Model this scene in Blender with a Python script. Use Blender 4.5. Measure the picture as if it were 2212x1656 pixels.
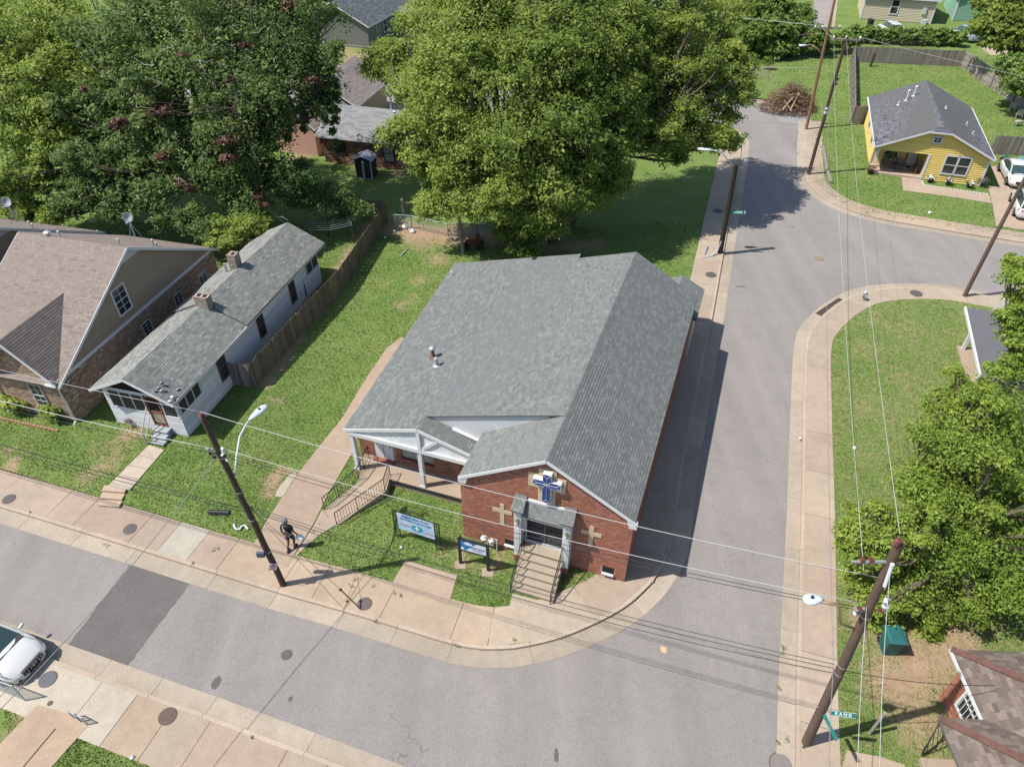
import bpy, bmesh, math, random
import numpy as np
from mathutils import Vector, Matrix
from mathutils.geometry import delaunay_2d_cdt

# ------------------------------------------------------------------ camera
CAM_H = 26.0                      # drone height over the road corner
PITCH = math.radians(40.2)        # looking down
FOC = 1535.0                      # focal length in units of a 2212 x 1656 frame
SUN_EL, SUN_AZ = math.radians(57.0), math.radians(12.0)   # shadows fall towards +x, 12 deg to +y

scene = bpy.context.scene
for o in list(bpy.data.objects):
    bpy.data.objects.remove(o)
cam_d = bpy.data.cameras.new('camera')
cam_d.sensor_fit = 'HORIZONTAL'
cam_d.sensor_width = 36.0
cam_d.lens = 36.0 * FOC / 2212.0
cam_d.clip_start, cam_d.clip_end = 0.5, 3000
cam = bpy.data.objects.new('camera', cam_d)
scene.collection.objects.link(cam)
cam.location = (0, 0, CAM_H)
cam.rotation_euler = (math.pi / 2 - PITCH, 0, 0)
scene.camera = cam

# ------------------------------------------------------------------ light
world = bpy.data.worlds.new('World')
scene.world = world
world.use_nodes = True
wn = world.node_tree
sky = wn.nodes.new('ShaderNodeTexSky')
sky.sky_type = 'NISHITA'
sky.sun_disc = False
sky.sun_elevation = SUN_EL
to_sun = Vector((-math.cos(SUN_AZ) * math.cos(SUN_EL), -math.sin(SUN_AZ) * math.cos(SUN_EL), math.sin(SUN_EL)))
sky.sun_rotation = math.atan2(to_sun.x, to_sun.y)
sky.air_density, sky.dust_density, sky.ozone_density = 1.0, 1.0, 1.0
bg = wn.nodes['Background']
bg.inputs['Strength'].default_value = 0.115
wn.links.new(sky.outputs['Color'], bg.inputs['Color'])
sun_d = bpy.data.lights.new('sun', 'SUN')
sun_d.energy = 4.6
sun_d.angle = math.radians(0.53)
sun_d.color = (1.0, 0.95, 0.87)
sun = bpy.data.objects.new('sun', sun_d)
scene.collection.objects.link(sun)
sun.rotation_euler = to_sun.to_track_quat('Z', 'Y').to_euler()
sun.location = (0, 0, 60)

vs = scene.view_settings
scene.display_settings.display_device = 'sRGB'
vs.view_transform, vs.look, vs.exposure, vs.gamma = 'Standard', 'None', 0.6, 1.0
vs.use_curve_mapping = False
scene.render.engine = 'CYCLES'
scene.cycles.max_bounces = 6
scene.cycles.transparent_max_bounces = 8

R = random.Random(7)
NP = np.random.default_rng(11)
COL = scene.collection

# ------------------------------------------------------------------ surveying helpers
_cp, _sp = math.cos(PITCH), math.sin(PITCH)
def _ray(u, v):
    x, y = (u - 1106) / FOC, -(v - 828) / FOC
    return x, _cp + y * _sp, -_sp + y * _cp
def at_z(u, v, z=0.0):
    x, y, w = _ray(u, v)
    t = (z - CAM_H) / w
    return Vector((x * t, y * t, z))
def at_y(u, v, Y):
    x, y, w = _ray(u, v)
    t = Y / y
    return Vector((x * t, Y, CAM_H + w * t))
def smooth01(t):
    t = max(0.0, min(1.0, t)); return t * t * (3 - 2 * t)
def crop(ox, oy, s=2.16):
    return lambda x, y: ((ox + x / s) / 1.38879, (oy + y / s) / 1.38879)
def nat(x, y): return (x / 1.38879, y / 1.38879)

# terrain: the two lots on the left stand a little above the pavement
_A = at_z(*nat(0, 1435)); _B = at_z(*nat(750, 1650))          # back edge of the front pavement, left stretch
_ax = Vector((_B.x - _A.x, _B.y - _A.y)).normalized(); _an = Vector((-_ax.y, _ax.x))
_C = at_z(*nat(770, 1640)); _D = at_z(*nat(1170, 700))
_cx = Vector((_D.x - _C.x, _D.y - _C.y)).normalized(); _cn = Vector((-_cx.y, _cx.x))
def terrain(x, y):
    d = (x - _A.x) * _an.x + (y - _A.y) * _an.y
    if d <= 0: return 0.0
    e = (x - _C.x) * _cn.x + (y - _C.y) * _cn.y
    return 0.34 * smooth01(d / 1.5) * smooth01(e / 3.2) * (1 - smooth01((y - 46) / 8))
def gr(u, v, dz=0.0):
    z = 0.0
    for _ in range(6):
        p = at_z(u, v, z + dz); z = terrain(p.x, p.y)
    return Vector((p.x, p.y, z + dz))

# ------------------------------------------------------------------ materials
MATS = {}
def mat(name, base, rough=0.85, var=0.12, scale=3.0, bump=0.0, bscale=40.0, attr=False, metal=0.0,
        spec=0.3, var2=0.0, scale2=0.35, tint=None, speck=0.0, speckscale=120.0, bdist=0.02):
    if name in MATS: return MATS[name]
    m = bpy.data.materials.new(name); m.use_nodes = True
    nt = m.node_tree; N, L = nt.nodes, nt.links
    bs = N['Principled BSDF']
    bs.inputs['Roughness'].default_value = rough
    bs.inputs['Metallic'].default_value = metal
    bs.inputs['Specular IOR Level'].default_value = spec
    geo = N.new('ShaderNodeNewGeometry')
    def noise(sc, det=4.0, rg=0.6):
        n = N.new('ShaderNodeTexNoise'); n.inputs['Scale'].default_value = sc
        n.inputs['Detail'].default_value = det; n.inputs['Roughness'].default_value = rg
        L.new(geo.outputs['Position'], n.inputs['Vector']); return n.outputs['Fac']
    def madd(sock, mul, add):
        a = N.new('ShaderNodeMath'); a.operation = 'MULTIPLY_ADD'
        L.new(sock, a.inputs[0]); a.inputs[1].default_value = mul; a.inputs[2].default_value = add
        return a.outputs[0]
    def mul(a, b):
        q = N.new('ShaderNodeMath'); q.operation = 'MULTIPLY'; L.new(a, q.inputs[0]); L.new(b, q.inputs[1]); return q.outputs[0]
    col = None
    if attr:
        at = N.new('ShaderNodeAttribute'); at.attribute_name = 'col'; col = at.outputs['Color']
    else:
        c = N.new('ShaderNodeRGB'); c.outputs[0].default_value = (*base, 1); col = c.outputs[0]
    if tint:                                   # second natural colour in broad patches
        mx = N.new('ShaderNodeMix'); mx.data_type = 'RGBA'
        f = madd(noise(scale2 * 1.7, 5), 3.2, -1.1); cl = N.new('ShaderNodeClamp'); L.new(f, cl.inputs[0])
        L.new(cl.outputs[0], mx.inputs['Factor']); L.new(col, mx.inputs[6]); mx.inputs[7].default_value = (*tint, 1)
        col = mx.outputs[2]
    f = None
    for v, s in ((var, scale), (var2, scale2), (speck, speckscale)):
        if v > 0:
            k = madd(noise(s, 5 if s < 50 else 2), 2.6 * v, 1 - 1.3 * v)
            f = k if f is None else mul(f, k)
    if f is not None:
        hv = N.new('ShaderNodeVectorMath'); hv.operation = 'SCALE'
        L.new(col, hv.inputs[0]); L.new(f, hv.inputs['Scale']); col = hv.outputs[0]
    L.new(col, bs.inputs['Base Color'])
    if bump > 0:
        b = N.new('ShaderNodeBump'); b.inputs['Strength'].default_value = bump; b.inputs['Distance'].default_value = bdist
        L.new(noise(bscale, 3), b.inputs['Height']); L.new(b.outputs[0], bs.inputs['Normal'])
    MATS[name] = m
    return m
def glass(name, base=(0.02, 0.025, 0.03), rough=0.06):
    return mat(name, base, rough, var=0.25, scale=1.5, spec=0.9)

# ------------------------------------------------------------------ mesh building
class MB:
    def __init__(s): s.v, s.f, s.c = [], [], []
    def add(s, vs, fs, col=None):
        n = len(s.v); s.v.extend([tuple(p) for p in vs])
        for f in fs:
            s.f.append([n + i for i in f]); s.c.append(col)
        return s
    def box(s, cx, cy, cz, sx, sy, sz, rz=0.0, col=None, taper=1.0):
        ca, sa = math.cos(rz), math.sin(rz); vs = []
        for k, z in enumerate((-sz / 2, sz / 2)):
            t = taper if k else 1.0
            for x, y in ((-1, -1), (1, -1), (1, 1), (-1, 1)):
                X, Y = x * sx / 2 * t, y * sy / 2 * t
                vs.append((cx + X * ca - Y * sa, cy + X * sa + Y * ca, cz + z))
        return s.add(vs, [(3, 2, 1, 0), (4, 5, 6, 7), (0, 1, 5, 4), (1, 2, 6, 5), (2, 3, 7, 6), (3, 0, 4, 7)], col)
    def bb(s, x0, x1, y0, y1, z0, z1, col=None):
        return s.box((x0 + x1) / 2, (y0 + y1) / 2, (z0 + z1) / 2, abs(x1 - x0), abs(y1 - y0), abs(z1 - z0), 0, col)
    def bar(s, a, b, w, h=None, up=(0, 0, 1), col=None):
        a, b = Vector(a), Vector(b); h = h or w; d = (b - a).normalized()
        u = Vector(up)
        if abs(d.dot(u)) > 0.98: u = Vector((1, 0, 0))
        sd = d.cross(u).normalized(); u = sd.cross(d)
        vs = [p + sd * x * w / 2 + u * y * h / 2 for p in (a, b) for x, y in ((-1, -1), (1, -1), (1, 1), (-1, 1))]
        return s.add(vs, [(0, 1, 2, 3), (7, 6, 5, 4), (4, 5, 1, 0), (5, 6, 2, 1), (6, 7, 3, 2), (7, 4, 0, 3)], col)
    def tube(s, pts, rad, n=8, col=None, cap=True):
        pts = [Vector(p) for p in pts]
        rads = rad if isinstance(rad, (list, tuple)) else [rad] * len(pts)
        base = len(s.v); prev = None
        for i, p in enumerate(pts):
            d = (pts[min(i + 1, len(pts) - 1)] - pts[max(i - 1, 0)]).normalized()
            if prev is None:
                u = Vector((0, 0, 1)) if abs(d.z) < 0.9 else Vector((1, 0, 0))
                u = (u - d * u.dot(d)).normalized()
            else:
                u = (prev - d * prev.dot(d)).normalized()
            prev = u; w = d.cross(u)
            for k in range(n):
                a = 2 * math.pi * k / n
                s.v.append(tuple(p + (u * math.cos(a) + w * math.sin(a)) * rads[i]))
        for i in range(len(pts) - 1):
            for k in range(n):
                a, b = base + i * n + k, base + i * n + (k + 1) % n
                s.f.append([a, b, b + n, a + n]); s.c.append(col)
        if cap:
            s.f.append([base + k for k in range(n)][::-1]); s.c.append(col)
            s.f.append([base + (len(pts) - 1) * n + k for k in range(n)]); s.c.append(col)
        return s
    def lathe(s, prof, c=(0, 0, 0), n=16, col=None):
        base = len(s.v)
        for r, z in prof:
            for k in range(n):
                a = 2 * math.pi * k / n
                s.v.append((c[0] + r * math.cos(a), c[1] + r * math.sin(a), c[2] + z))
        for i in range(len(prof) - 1):
            for k in range(n):
                a, b = base + i * n + k, base + i * n + (k + 1) % n
                s.f.append([a, b, b + n, a + n]); s.c.append(col)
        s.f.append([base + k for k in range(n)][::-1]); s.c.append(col)
        s.f.append([base + (len(prof) - 1) * n + k for k in range(n)]); s.c.append(col)
        return s
    def prism(s, poly, vec, col=None):
        vec = Vector(vec); n = len(poly)
        vs = [Vector(p) for p in poly] + [Vector(p) + vec for p in poly]
        fs = [list(range(n))[::-1], [n + i for i in range(n)]] + [[i, (i + 1) % n, n + (i + 1) % n, n + i] for i in range(n)]
        return s.add(vs, fs, col)
    def build(s, name, m, parent=None, smooth=False, loc=None, fixn=True):
        me = bpy.data.meshes.new(name)
        me.from_pydata(s.v, [], s.f)
        if any(c is not None for c in s.c):
            at = me.attributes.new('col', 'FLOAT_COLOR', 'FACE')
            at.data.foreach_set('color', [x for c in s.c for x in ((*c, 1.0) if c is not None else (1, 1, 1, 1))])
        if fixn:
            bm = bmesh.new(); bm.from_mesh(me); bmesh.ops.recalc_face_normals(bm, faces=bm.faces); bm.to_mesh(me); bm.free()
        if smooth: me.shade_smooth()
        if m is not None: me.materials.append(m)
        o = bpy.data.objects.new(name, me); COL.objects.link(o)
        if parent is not None: o.parent = parent
        if loc is not None: o.location = loc
        return o
def tag(o, label=None, cat=None, group=None, kind=None):
    if label: o['label'] = label
    if cat: o['category'] = cat
    if group: o['group'] = group
    if kind: o['kind'] = kind
    return o
def empty(name, loc=(0, 0, 0), rz=0.0, sc=1.0, label=None, cat=None, group=None):
    o = bpy.data.objects.new(name, None); COL.objects.link(o)
    o.empty_display_size = 0.3
    o.location = loc; o.rotation_euler = (0, 0, rz); o.scale = (sc,) * 3
    return tag(o, label, cat, group)
def copy_tree(o, parent=None, label=None):
    c = o.copy(); COL.objects.link(c); c.parent = parent
    if label: c['label'] = label
    for ch in list(o.children): copy_tree(ch, c)
    return c
def shade(c, f): return tuple(max(0.0, min(1.0, x * f)) for x in c)
def mixc(a, b, t): return tuple(x * (1 - t) + y * t for x, y in zip(a, b))

# ------------------------------------------------------------------ courses: shingles, bricks, boards on a plane
def clip_poly(sub, clip):
    out = sub
    n = len(clip)
    for i in range(n):
        ax, ay = clip[i]; bx, by = clip[(i + 1) % n]
        inp, out = out, []
        if not inp: break
        def side(p): return (bx - ax) * (p[1] - ay) - (by - ay) * (p[0] - ax)
        for k in range(len(inp)):
            p, q = inp[k - 1], inp[k]
            sp_, sq = side(p), side(q)
            if (sp_ >= 0) != (sq >= 0):
                t = sp_ / (sp_ - sq); out.append((p[0] + (q[0] - p[0]) * t, p[1] + (q[1] - p[1]) * t))
            if sq >= 0: out.append(q)
    return out
def parea(p): return 0.5 * sum(p[i - 1][0] * p[i][1] - p[i][0] * p[i - 1][1] for i in range(len(p)))
CAMV = Vector((0, 0, CAM_H))
def courses(parent, poly, vdir, out, part, m, pal, ch, tw, thick, style='shingle', gap=0.006, n_ind=0, holes=(), jit=0.0, lap=0.0, frame=None, seed=1):
    """lay pieces in courses on the planar polygon poly (parent space); returns the joined remainder.
    style shingle: low edge lifted; brick: proud block in a joint; board: one long piece a course."""
    rr = random.Random(seed)
    P0 = Vector(poly[0]); nrm = Vector((0, 0, 0))
    for i in range(len(poly)):
        nrm += (Vector(poly[i - 1]) - P0).cross(Vector(poly[i]) - P0)
    nrm.normalize()
    if nrm.dot(Vector(out)) < 0: nrm = -nrm
    V = Vector(vdir); V = (V - nrm * V.dot(nrm)).normalized(); U = V.cross(nrm).normalized()
    p2 = [((Vector(p) - P0).dot(U), (Vector(p) - P0).dot(V)) for p in poly]
    if parea(p2) < 0: p2 = p2[::-1]
    u0, u1 = min(p[0] for p in p2), max(p[0] for p in p2)
    v0, v1 = min(p[1] for p in p2), max(p[1] for p in p2)
    hol = []
    for h in holes:
        q = [((Vector(p) - P0).dot(U), (Vector(p) - P0).dot(V)) for p in h]
        hol.append((min(a for a, b in q), max(a for a, b in q), min(b for a, b in q), max(b for a, b in q)))
    cells = []
    j = 0; v = v0
    while v < v1 - 0.01:
        if style == 'board': us = [(u0, u1)]
        else:
            off = (j % 2) * tw * 0.5 if style == 'brick' else rr.random() * tw
            us = []; u = u0 - off
            while u < u1:
                w = tw * (1 + rr.uniform(-jit, jit)); us.append((u, u + w)); u += w
        for a, b in us:
            r_ = [(a + gap / 2, v + (gap if style == 'brick' else 0)), (b - gap / 2, v + (gap if style == 'brick' else 0)), (b - gap / 2, v + ch + lap), (a + gap / 2, v + ch + lap)]
            q = clip_poly(r_, p2)
            if len(q) < 3 or abs(parea(q)) < 0.02 * ch * ch: continue
            cu, cv = sum(p[0] for p in q) / len(q), sum(p[1] for p in q) / len(q)
            if style != 'board' and any(h[0] < cu < h[1] and h[2] < cv < h[3] for h in hol): continue
            if style == 'board' and hol:                   # cut a board at openings
                segs = [(min(p[0] for p in q), max(p[0] for p in q))]
                for h in hol:
                    if h[2] < cv < h[3]:
                        segs = [s_ for x0, x1 in segs for s_ in ((x0, min(x1, h[0])), (max(x0, h[1]), x1)) if s_[1] - s_[0] > 0.03]
                for x0, x1 in segs:
                    c_ = clip_poly([(x0, v), (x1, v), (x1, v + ch + lap), (x0, v + ch + lap)], q if parea(q) > 0 else q[::-1])
                    if len(c_) >= 3: cells.append((c_, v, False))
                continue
            full = abs(parea(q) - (b - a - gap) * (ch + lap - (gap if style == 'brick' else 0))) < 1e-4 * 5
            cells.append((q, v, full))
        v += ch; j += 1
    M = parent.matrix_basis if parent is not None else Matrix()
    if frame is not None: M = frame
    def place(q): return P0 + U * q[0] + V * q[1]
    def geom(q, vb, mb, org=None, col=None):
        n = len(q); top = []; bot = []
        for a, b in q:
            h = thick
            if style != 'brick': h = 0.002 + thick * (1 - min(1, max(0, (b - vb) / (ch + lap))))
            base = (U * a + V * b) if org is None else (U * (a - org[0]) + V * (b - org[1]))
            if org is None: base = base + P0
            top.append(base + nrm * h); bot.append(base - nrm * 0.001)
        fs = [list(range(n))]
        for i in range(n):
            k = (i + 1) % n
            if style == 'brick' or abs(q[i][1] - vb) + abs(q[k][1] - vb) < ch * 0.6:
                fs.append([n + i, n + k, k, i])
        mb.add(top + bot, fs, col)
    shades = [pal(rr) for _ in range(24)]
    ind = set()
    if n_ind:
        if n_ind >= len(cells): ind = set(range(len(cells)))
        else:
            full = [i for i, c_ in enumerate(cells) if c_[2]]
            full.sort(key=lambda i: (M @ place(cells[i][0][0]) - CAMV).length)
            ind = set(full[:n_ind])
    joined = MB(); protos = {}
    for i, (q, vb, full) in enumerate(cells):
        if i in ind:
            key = (rr.randrange(8), round(q[1][0] - q[0][0], 3) if full else i)
            if style != 'board' and jit == 0 and full: key = (key[0], 0)
            org = q[0]
            if key not in protos:
                mb = MB(); geom(q, vb, mb, org, shades[key[0]]); o = mb.build(part, m, parent, fixn=False); protos[key] = o.data
            else:
                o = bpy.data.objects.new(part, protos[key]); COL.objects.link(o); o.parent = parent
            o.location = place(org)
        else:
            geom(q, vb, joined, None, rr.choice(shades))
    if joined.f:
        o = joined.build(part + ('s' if not part.endswith('s') else ''), m, parent, fixn=False)
        o['kind'] = 'stuff'
        return o
def pal_mix(cols, v=0.12):
    return lambda r: shade(mixc(r.choice(cols), r.choice(cols), r.random() * 0.6), 1 + r.uniform(-v, v))
# ================================================================== ground, roads, pavements
ROAD_Z = -0.13
def catmull(pts, step=0.6):
    P = [Vector((p[0], p[1])) for p in pts]
    P = [P[0] * 2 - P[1]] + P + [P[-1] * 2 - P[-2]]
    out = []
    for i in range(1, len(P) - 2):
        n = max(1, int((P[i + 1] - P[i]).length / step))
        for k in range(n):
            t = k / n; a, b, c, d = P[i - 1], P[i], P[i + 1], P[i + 2]
            out.append(0.5 * ((2 * b) + (c - a) * t + (2 * a - 5 * b + 4 * c - d) * t * t + (3 * b - a - 3 * c + d) * t ** 3))
    out.append(P[-2]); return out
def resample(line, step):
    L = [0.0]
    for i in range(1, len(line)): L.append(L[-1] + (line[i] - line[i - 1]).length)
    def pt(s):
        s = max(0, min(L[-1], s))
        for i in range(1, len(L)):
            if s <= L[i]:
                t = (s - L[i - 1]) / max(1e-9, L[i] - L[i - 1]); return line[i - 1].lerp(line[i], t), (line[i] - line[i - 1]).normalized()
        return line[-1], (line[-1] - line[-2]).normalized()
    return L[-1], pt
def off(line, d):
    out = []
    for i, p in enumerate(line):
        t = (line[min(i + 1, len(line) - 1)] - line[max(i - 1, 0)]).normalized()
        out.append(p + Vector((-t.y, t.x)) * d)
    return out
W2 = lambda p: (p.x, p.y)
# kerb lines, block on the left-hand side of the walking direction
kc = [nat(-420, 1400), nat(0, 1524), nat(324, 1623), nat(606, 1711), nat(847, 1785), nat(1024, 1835), nat(1193, 1886), nat(1300, 1919), nat(1385, 1943),
      nat(1464, 1953), nat(1547, 1948), nat(1621, 1934), nat(1695, 1913), nat(1765, 1883), nat(1853, 1839), nat(1904, 1802), nat(1950, 1756),
      nat(1987, 1705), nat(2010, 1659), nat(2024, 1603), nat(2033, 1534), nat(2050, 1400), nat(2077, 1266), nat(2108, 1099), nat(2134, 970), nat(2160, 820),
      nat(2180, 705), nat(2197, 605), nat(2211, 530), nat(2222, 460), nat(2222, 420), nat(2203, 397), nat(2165, 380), nat(2090, 362)]
K_CH = catmull([W2(at_z(*p, ROAD_Z)) for p in kc] + [(-2, 74.5), (-30, 77), (-75, 80)])
ke = [nat(2380, 2560), nat(2384, 2300), nat(2388, 1997), nat(2402, 1534), nat(2407, 1229), nat(2414, 1044), nat(2432, 988), nat(2465, 951), nat(2511, 914),
      nat(2576, 882), nat(2650, 869), nat(2742, 865), nat(2835, 870), nat(2928, 886), nat(3072, 908), nat(3400, 955)]
K_E = catmull([W2(at_z(*p, ROAD_Z)) for p in ke])[::-1]
ky = [nat(2277, 305), nat(2340, 322), nat(2407, 343), nat(2411, 463), nat(2414, 532), nat(2432, 565), nat(2479, 602), nat(2548, 634), nat(2650, 662), nat(2742, 678),
      nat(2835, 694), nat(2951, 713), nat(3072, 731), nat(3500, 800)]
K_Y = catmull([(-75, 88), (-30, 85), (-2, 82.5), (14, 81)] + [W2(at_z(*p, ROAD_Z)) for p in ky])
ks = [nat(-400, 1780), nat(0, 1922), nat(153, 1978), nat(259, 2016), nat(477, 2096), nat(597, 2138), nat(796, 2212), nat(1024, 2298), nat(1300, 2405)]
K_S = catmull([W2(at_z(*p, ROAD_Z)) for p in ks])[::-1]

def _stain(m, col=(0.21, 0.165, 0.125, 1), sc=0.9, lo=0.56, hi=0.78, k=0.55):
    nt = m.node_tree; N, L = nt.nodes, nt.links; bs = N['Principled BSDF']; src = bs.inputs['Base Color'].links[0].from_socket
    geo = N.new('ShaderNodeNewGeometry'); nz = N.new('ShaderNodeTexNoise'); nz.inputs['Scale'].default_value = sc; nz.inputs['Detail'].default_value = 9; nz.inputs['Roughness'].default_value = .72; L.new(geo.outputs['Position'], nz.inputs['Vector'])
    mr = N.new('ShaderNodeMapRange'); mr.inputs[1].default_value = lo; mr.inputs[2].default_value = hi; mr.inputs[4].default_value = k; L.new(nz.outputs['Fac'], mr.inputs[0])
    mx = N.new('ShaderNodeMix'); mx.data_type = 'RGBA'; L.new(mr.outputs[0], mx.inputs['Factor']); L.new(src, mx.inputs[6]); mx.inputs[7].default_value = col; L.new(mx.outputs[2], bs.inputs['Base Color'])
def _streak(m):
    nt = m.node_tree; N, L = nt.nodes, nt.links; bs = N['Principled BSDF']; src = bs.inputs['Base Color'].links[0].from_socket
    geo = N.new('ShaderNodeNewGeometry')
    for an, k in ((-8, .16), (68, .10)):              # wheel tracks along the two streets
        mp = N.new('ShaderNodeMapping'); mp.inputs['Rotation'].default_value = (0, 0, math.radians(an)); mp.inputs['Scale'].default_value = (.75, .022, 0); L.new(geo.outputs['Position'], mp.inputs['Vector'])
        nz = N.new('ShaderNodeTexNoise'); nz.inputs['Scale'].default_value = 1.0; nz.inputs['Detail'].default_value = 3; L.new(mp.outputs[0], nz.inputs['Vector'])
        ma = N.new('ShaderNodeMath'); ma.operation = 'MULTIPLY_ADD'; L.new(nz.outputs['Fac'], ma.inputs[0]); ma.inputs[1].default_value = 2.2 * k; ma.inputs[2].default_value = 1 - 1.1 * k
        sc = N.new('ShaderNodeVectorMath'); sc.operation = 'SCALE'; L.new(src, sc.inputs[0]); L.new(ma.outputs[0], sc.inputs['Scale']); src = sc.outputs[0]
    L.new(src, bs.inputs['Base Color'])
M_ASPH = mat('asphalt', (0.198, 0.182, 0.172), 0.9, var=0.07, scale=1.3, var2=0.14, scale2=0.14, speck=0.34, speckscale=19, bump=0.5, bscale=24)
def _asph_extra(m):
    nt = m.node_tree; N, L = nt.nodes, nt.links; bs = N['Principled BSDF']
    src = bs.inputs['Base Color'].links[0].from_socket
    geo = N.new('ShaderNodeNewGeometry')
    vo = N.new('ShaderNodeTexVoronoi'); vo.inputs['Scale'].default_value = 0.55; L.new(geo.outputs['Position'], vo.inputs['Vector'])
    # a few oil drips: small discs round sparse cell points
    mt = N.new('ShaderNodeMath'); mt.operation = 'LESS_THAN'; mt.inputs[1].default_value = 0.055; L.new(vo.outputs['Distance'], mt.inputs[0])
    sp = N.new('ShaderNodeSeparateColor'); L.new(vo.outputs['Color'], sp.inputs[0])
    gt = N.new('ShaderNodeMath'); gt.operation = 'GREATER_THAN'; gt.inputs[1].default_value = 0.72; L.new(sp.outputs[0], gt.inputs[0])
    mu = N.new('ShaderNodeMath'); mu.operation = 'MULTIPLY'; L.new(mt.outputs[0], mu.inputs[0]); L.new(gt.outputs[0], mu.inputs[1])
    # fine winding cracks
    v2 = N.new('ShaderNodeTexVoronoi'); v2.feature = 'DISTANCE_TO_EDGE'; v2.inputs['Scale'].default_value = 0.13
    nz = N.new('ShaderNodeTexNoise'); nz.inputs['Scale'].default_value = 0.9; L.new(geo.outputs['Position'], nz.inputs['Vector'])
    ad = N.new('ShaderNodeVectorMath'); ad.operation = 'MULTIPLY_ADD'; L.new(nz.outputs['Color'], ad.inputs[0]); ad.inputs[1].default_value = (2.5, 2.5, 0); L.new(geo.outputs['Position'], ad.inputs[2])
    L.new(ad.outputs[0], v2.inputs['Vector'])
    ct = N.new('ShaderNodeMath'); ct.operation = 'LESS_THAN'; ct.inputs[1].default_value = 0.0007; L.new(v2.outputs['Distance'], ct.inputs[0])
    c2 = N.new('ShaderNodeMath'); c2.operation = 'MULTIPLY'; L.new(ct.outputs[0], c2.inputs[0]); c2.inputs[1].default_value = 0.45
    mxx = N.new('ShaderNodeMath'); mxx.operation = 'MAXIMUM'; L.new(mu.outputs[0], mxx.inputs[0]); L.new(c2.outputs[0], mxx.inputs[1])
    mx = N.new('ShaderNodeMix'); mx.data_type = 'RGBA'; L.new(mxx.outputs[0], mx.inputs['Factor']); L.new(src, mx.inputs[6]); mx.inputs[7].default_value = (0.075, 0.07, 0.07, 1)
    L.new(mx.outputs[2], bs.inputs['Base Color'])
_asph_extra(M_ASPH)
_stain(M_ASPH, (0.228, 0.210, 0.196, 1), 0.10, .50, .72, .8); _stain(M_ASPH, (0.135, 0.123, 0.116, 1), 0.23, .58, .80, .5); _streak(M_ASPH)
M_PATCH = mat('asphalt patch', (0.108, 0.101, 0.096), 0.9, var=0.18, scale=0.9, speck=0.36, speckscale=20, bump=0.35, bscale=75)
M_CONC = mat('concrete', (0.4, 0.3, 0.22), 0.92, var=0.16, scale=2.3, var2=0.17, scale2=0.45, speck=0.26, speckscale=21, attr=True, bump=0.3, bscale=30)
_stain(M_CONC)
M_DIRT = mat('bare soil', (0.27, 0.19, 0.12), 0.95, var=0.25, scale=3)

# ---- the lie of the land far out, and the asphalt
g = MB(); g.add([(-900, -300, -0.6), (900, -300, -0.6), (900, 1500, -0.6), (-900, 1500, -0.6)], [(0, 1, 2, 3)])
M_FAR = mat('far grass', (0.10, 0.13, 0.045), 0.95, var=0.3, scale=0.2)
tag(g.build('ground', M_FAR), kind='structure')
g = MB(); g.add([(-80, -6, ROAD_Z), (80, -6, ROAD_Z), (80, 92, ROAD_Z), (-80, 92, ROAD_Z)], [(0, 1, 2, 3)])
tag(g.build('road', M_ASPH), kind='structure')
g = MB(); pz = ROAD_Z + 0.004
pc_ = [at_z(*nat(*q), pz) for q in ((393, 1688), (574, 1745), (376, 2006), (195, 1945))]; pl_ = []
for a, b in zip(pc_, pc_[1:] + pc_[:1]):
    for k in range(26):
        q = a.lerp(b, k / 26); pl_.append((q.x + R.uniform(-.03, .03), q.y + R.uniform(-.03, .03), pz))
g.add(pl_, [list(range(len(pl_)))])
tag(g.build('asphalt_patch', M_PATCH), kind='structure')
g = MB(); pp = [(565, 690), (640, 700), (770, 745), (820, 790), (720, 800), (640, 790), (590, 745)]
g.add([at_z(*crop(2048, 0)(*p), pz) for p in pp], [list(range(len(pp)))])
tag(g.build('asphalt_patch', mat('pale patch', (0.215, 0.215, 0.215), 0.9, var=0.1, speck=0.2, speckscale=60)), kind='structure')

# ---- kerbs, gutters and pavements, laid piece by piece
TAN = [(0.352, 0.282, 0.217), (0.359, 0.289, 0.223), (0.349, 0.278, 0.217)]
PALE = [(0.378, 0.308, 0.235), (0.382, 0.314, 0.242)]
ORNG = [(0.368, 0.288, 0.208), (0.374, 0.292, 0.212)]
PINK = [(0.352, 0.275, 0.215), (0.348, 0.27, 0.212)]
def strip_piece(name, pt, s0, s1, d0, d1, z0, z1, parent, col, gap=0.014, drop=0.0):
    n = max(1, int((s1 - s0) / 0.55)); lo, hi = [], []
    for k in range(n + 1):
        p, t = pt(s0 + gap / 2 + (s1 - s0 - gap) * k / n); nn = Vector((-t.y, t.x))
        lo.append(p + nn * d0); hi.append(p + nn * d1)
    poly = [(p.x, p.y) for p in lo] + [(p.x, p.y) for p in hi[::-1]]
    mb = MB(); m = len(poly)
    vs = [(x, y, z0) for x, y in poly] + [(x, y, z1 + (drop if i < n + 1 else 0)) for i, (x, y) in enumerate(poly)]
    fs = [[m + i, m + i + 1, m + m - 2 - i, m + m - 1 - i] for i in range(n)] + [[i, (i + 1) % m, m + (i + 1) % m, m + i] for i in range(m)]
    mb.add(vs, fs, shade(col, .84))
    return mb.build(name, M_CONC, parent)
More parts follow.
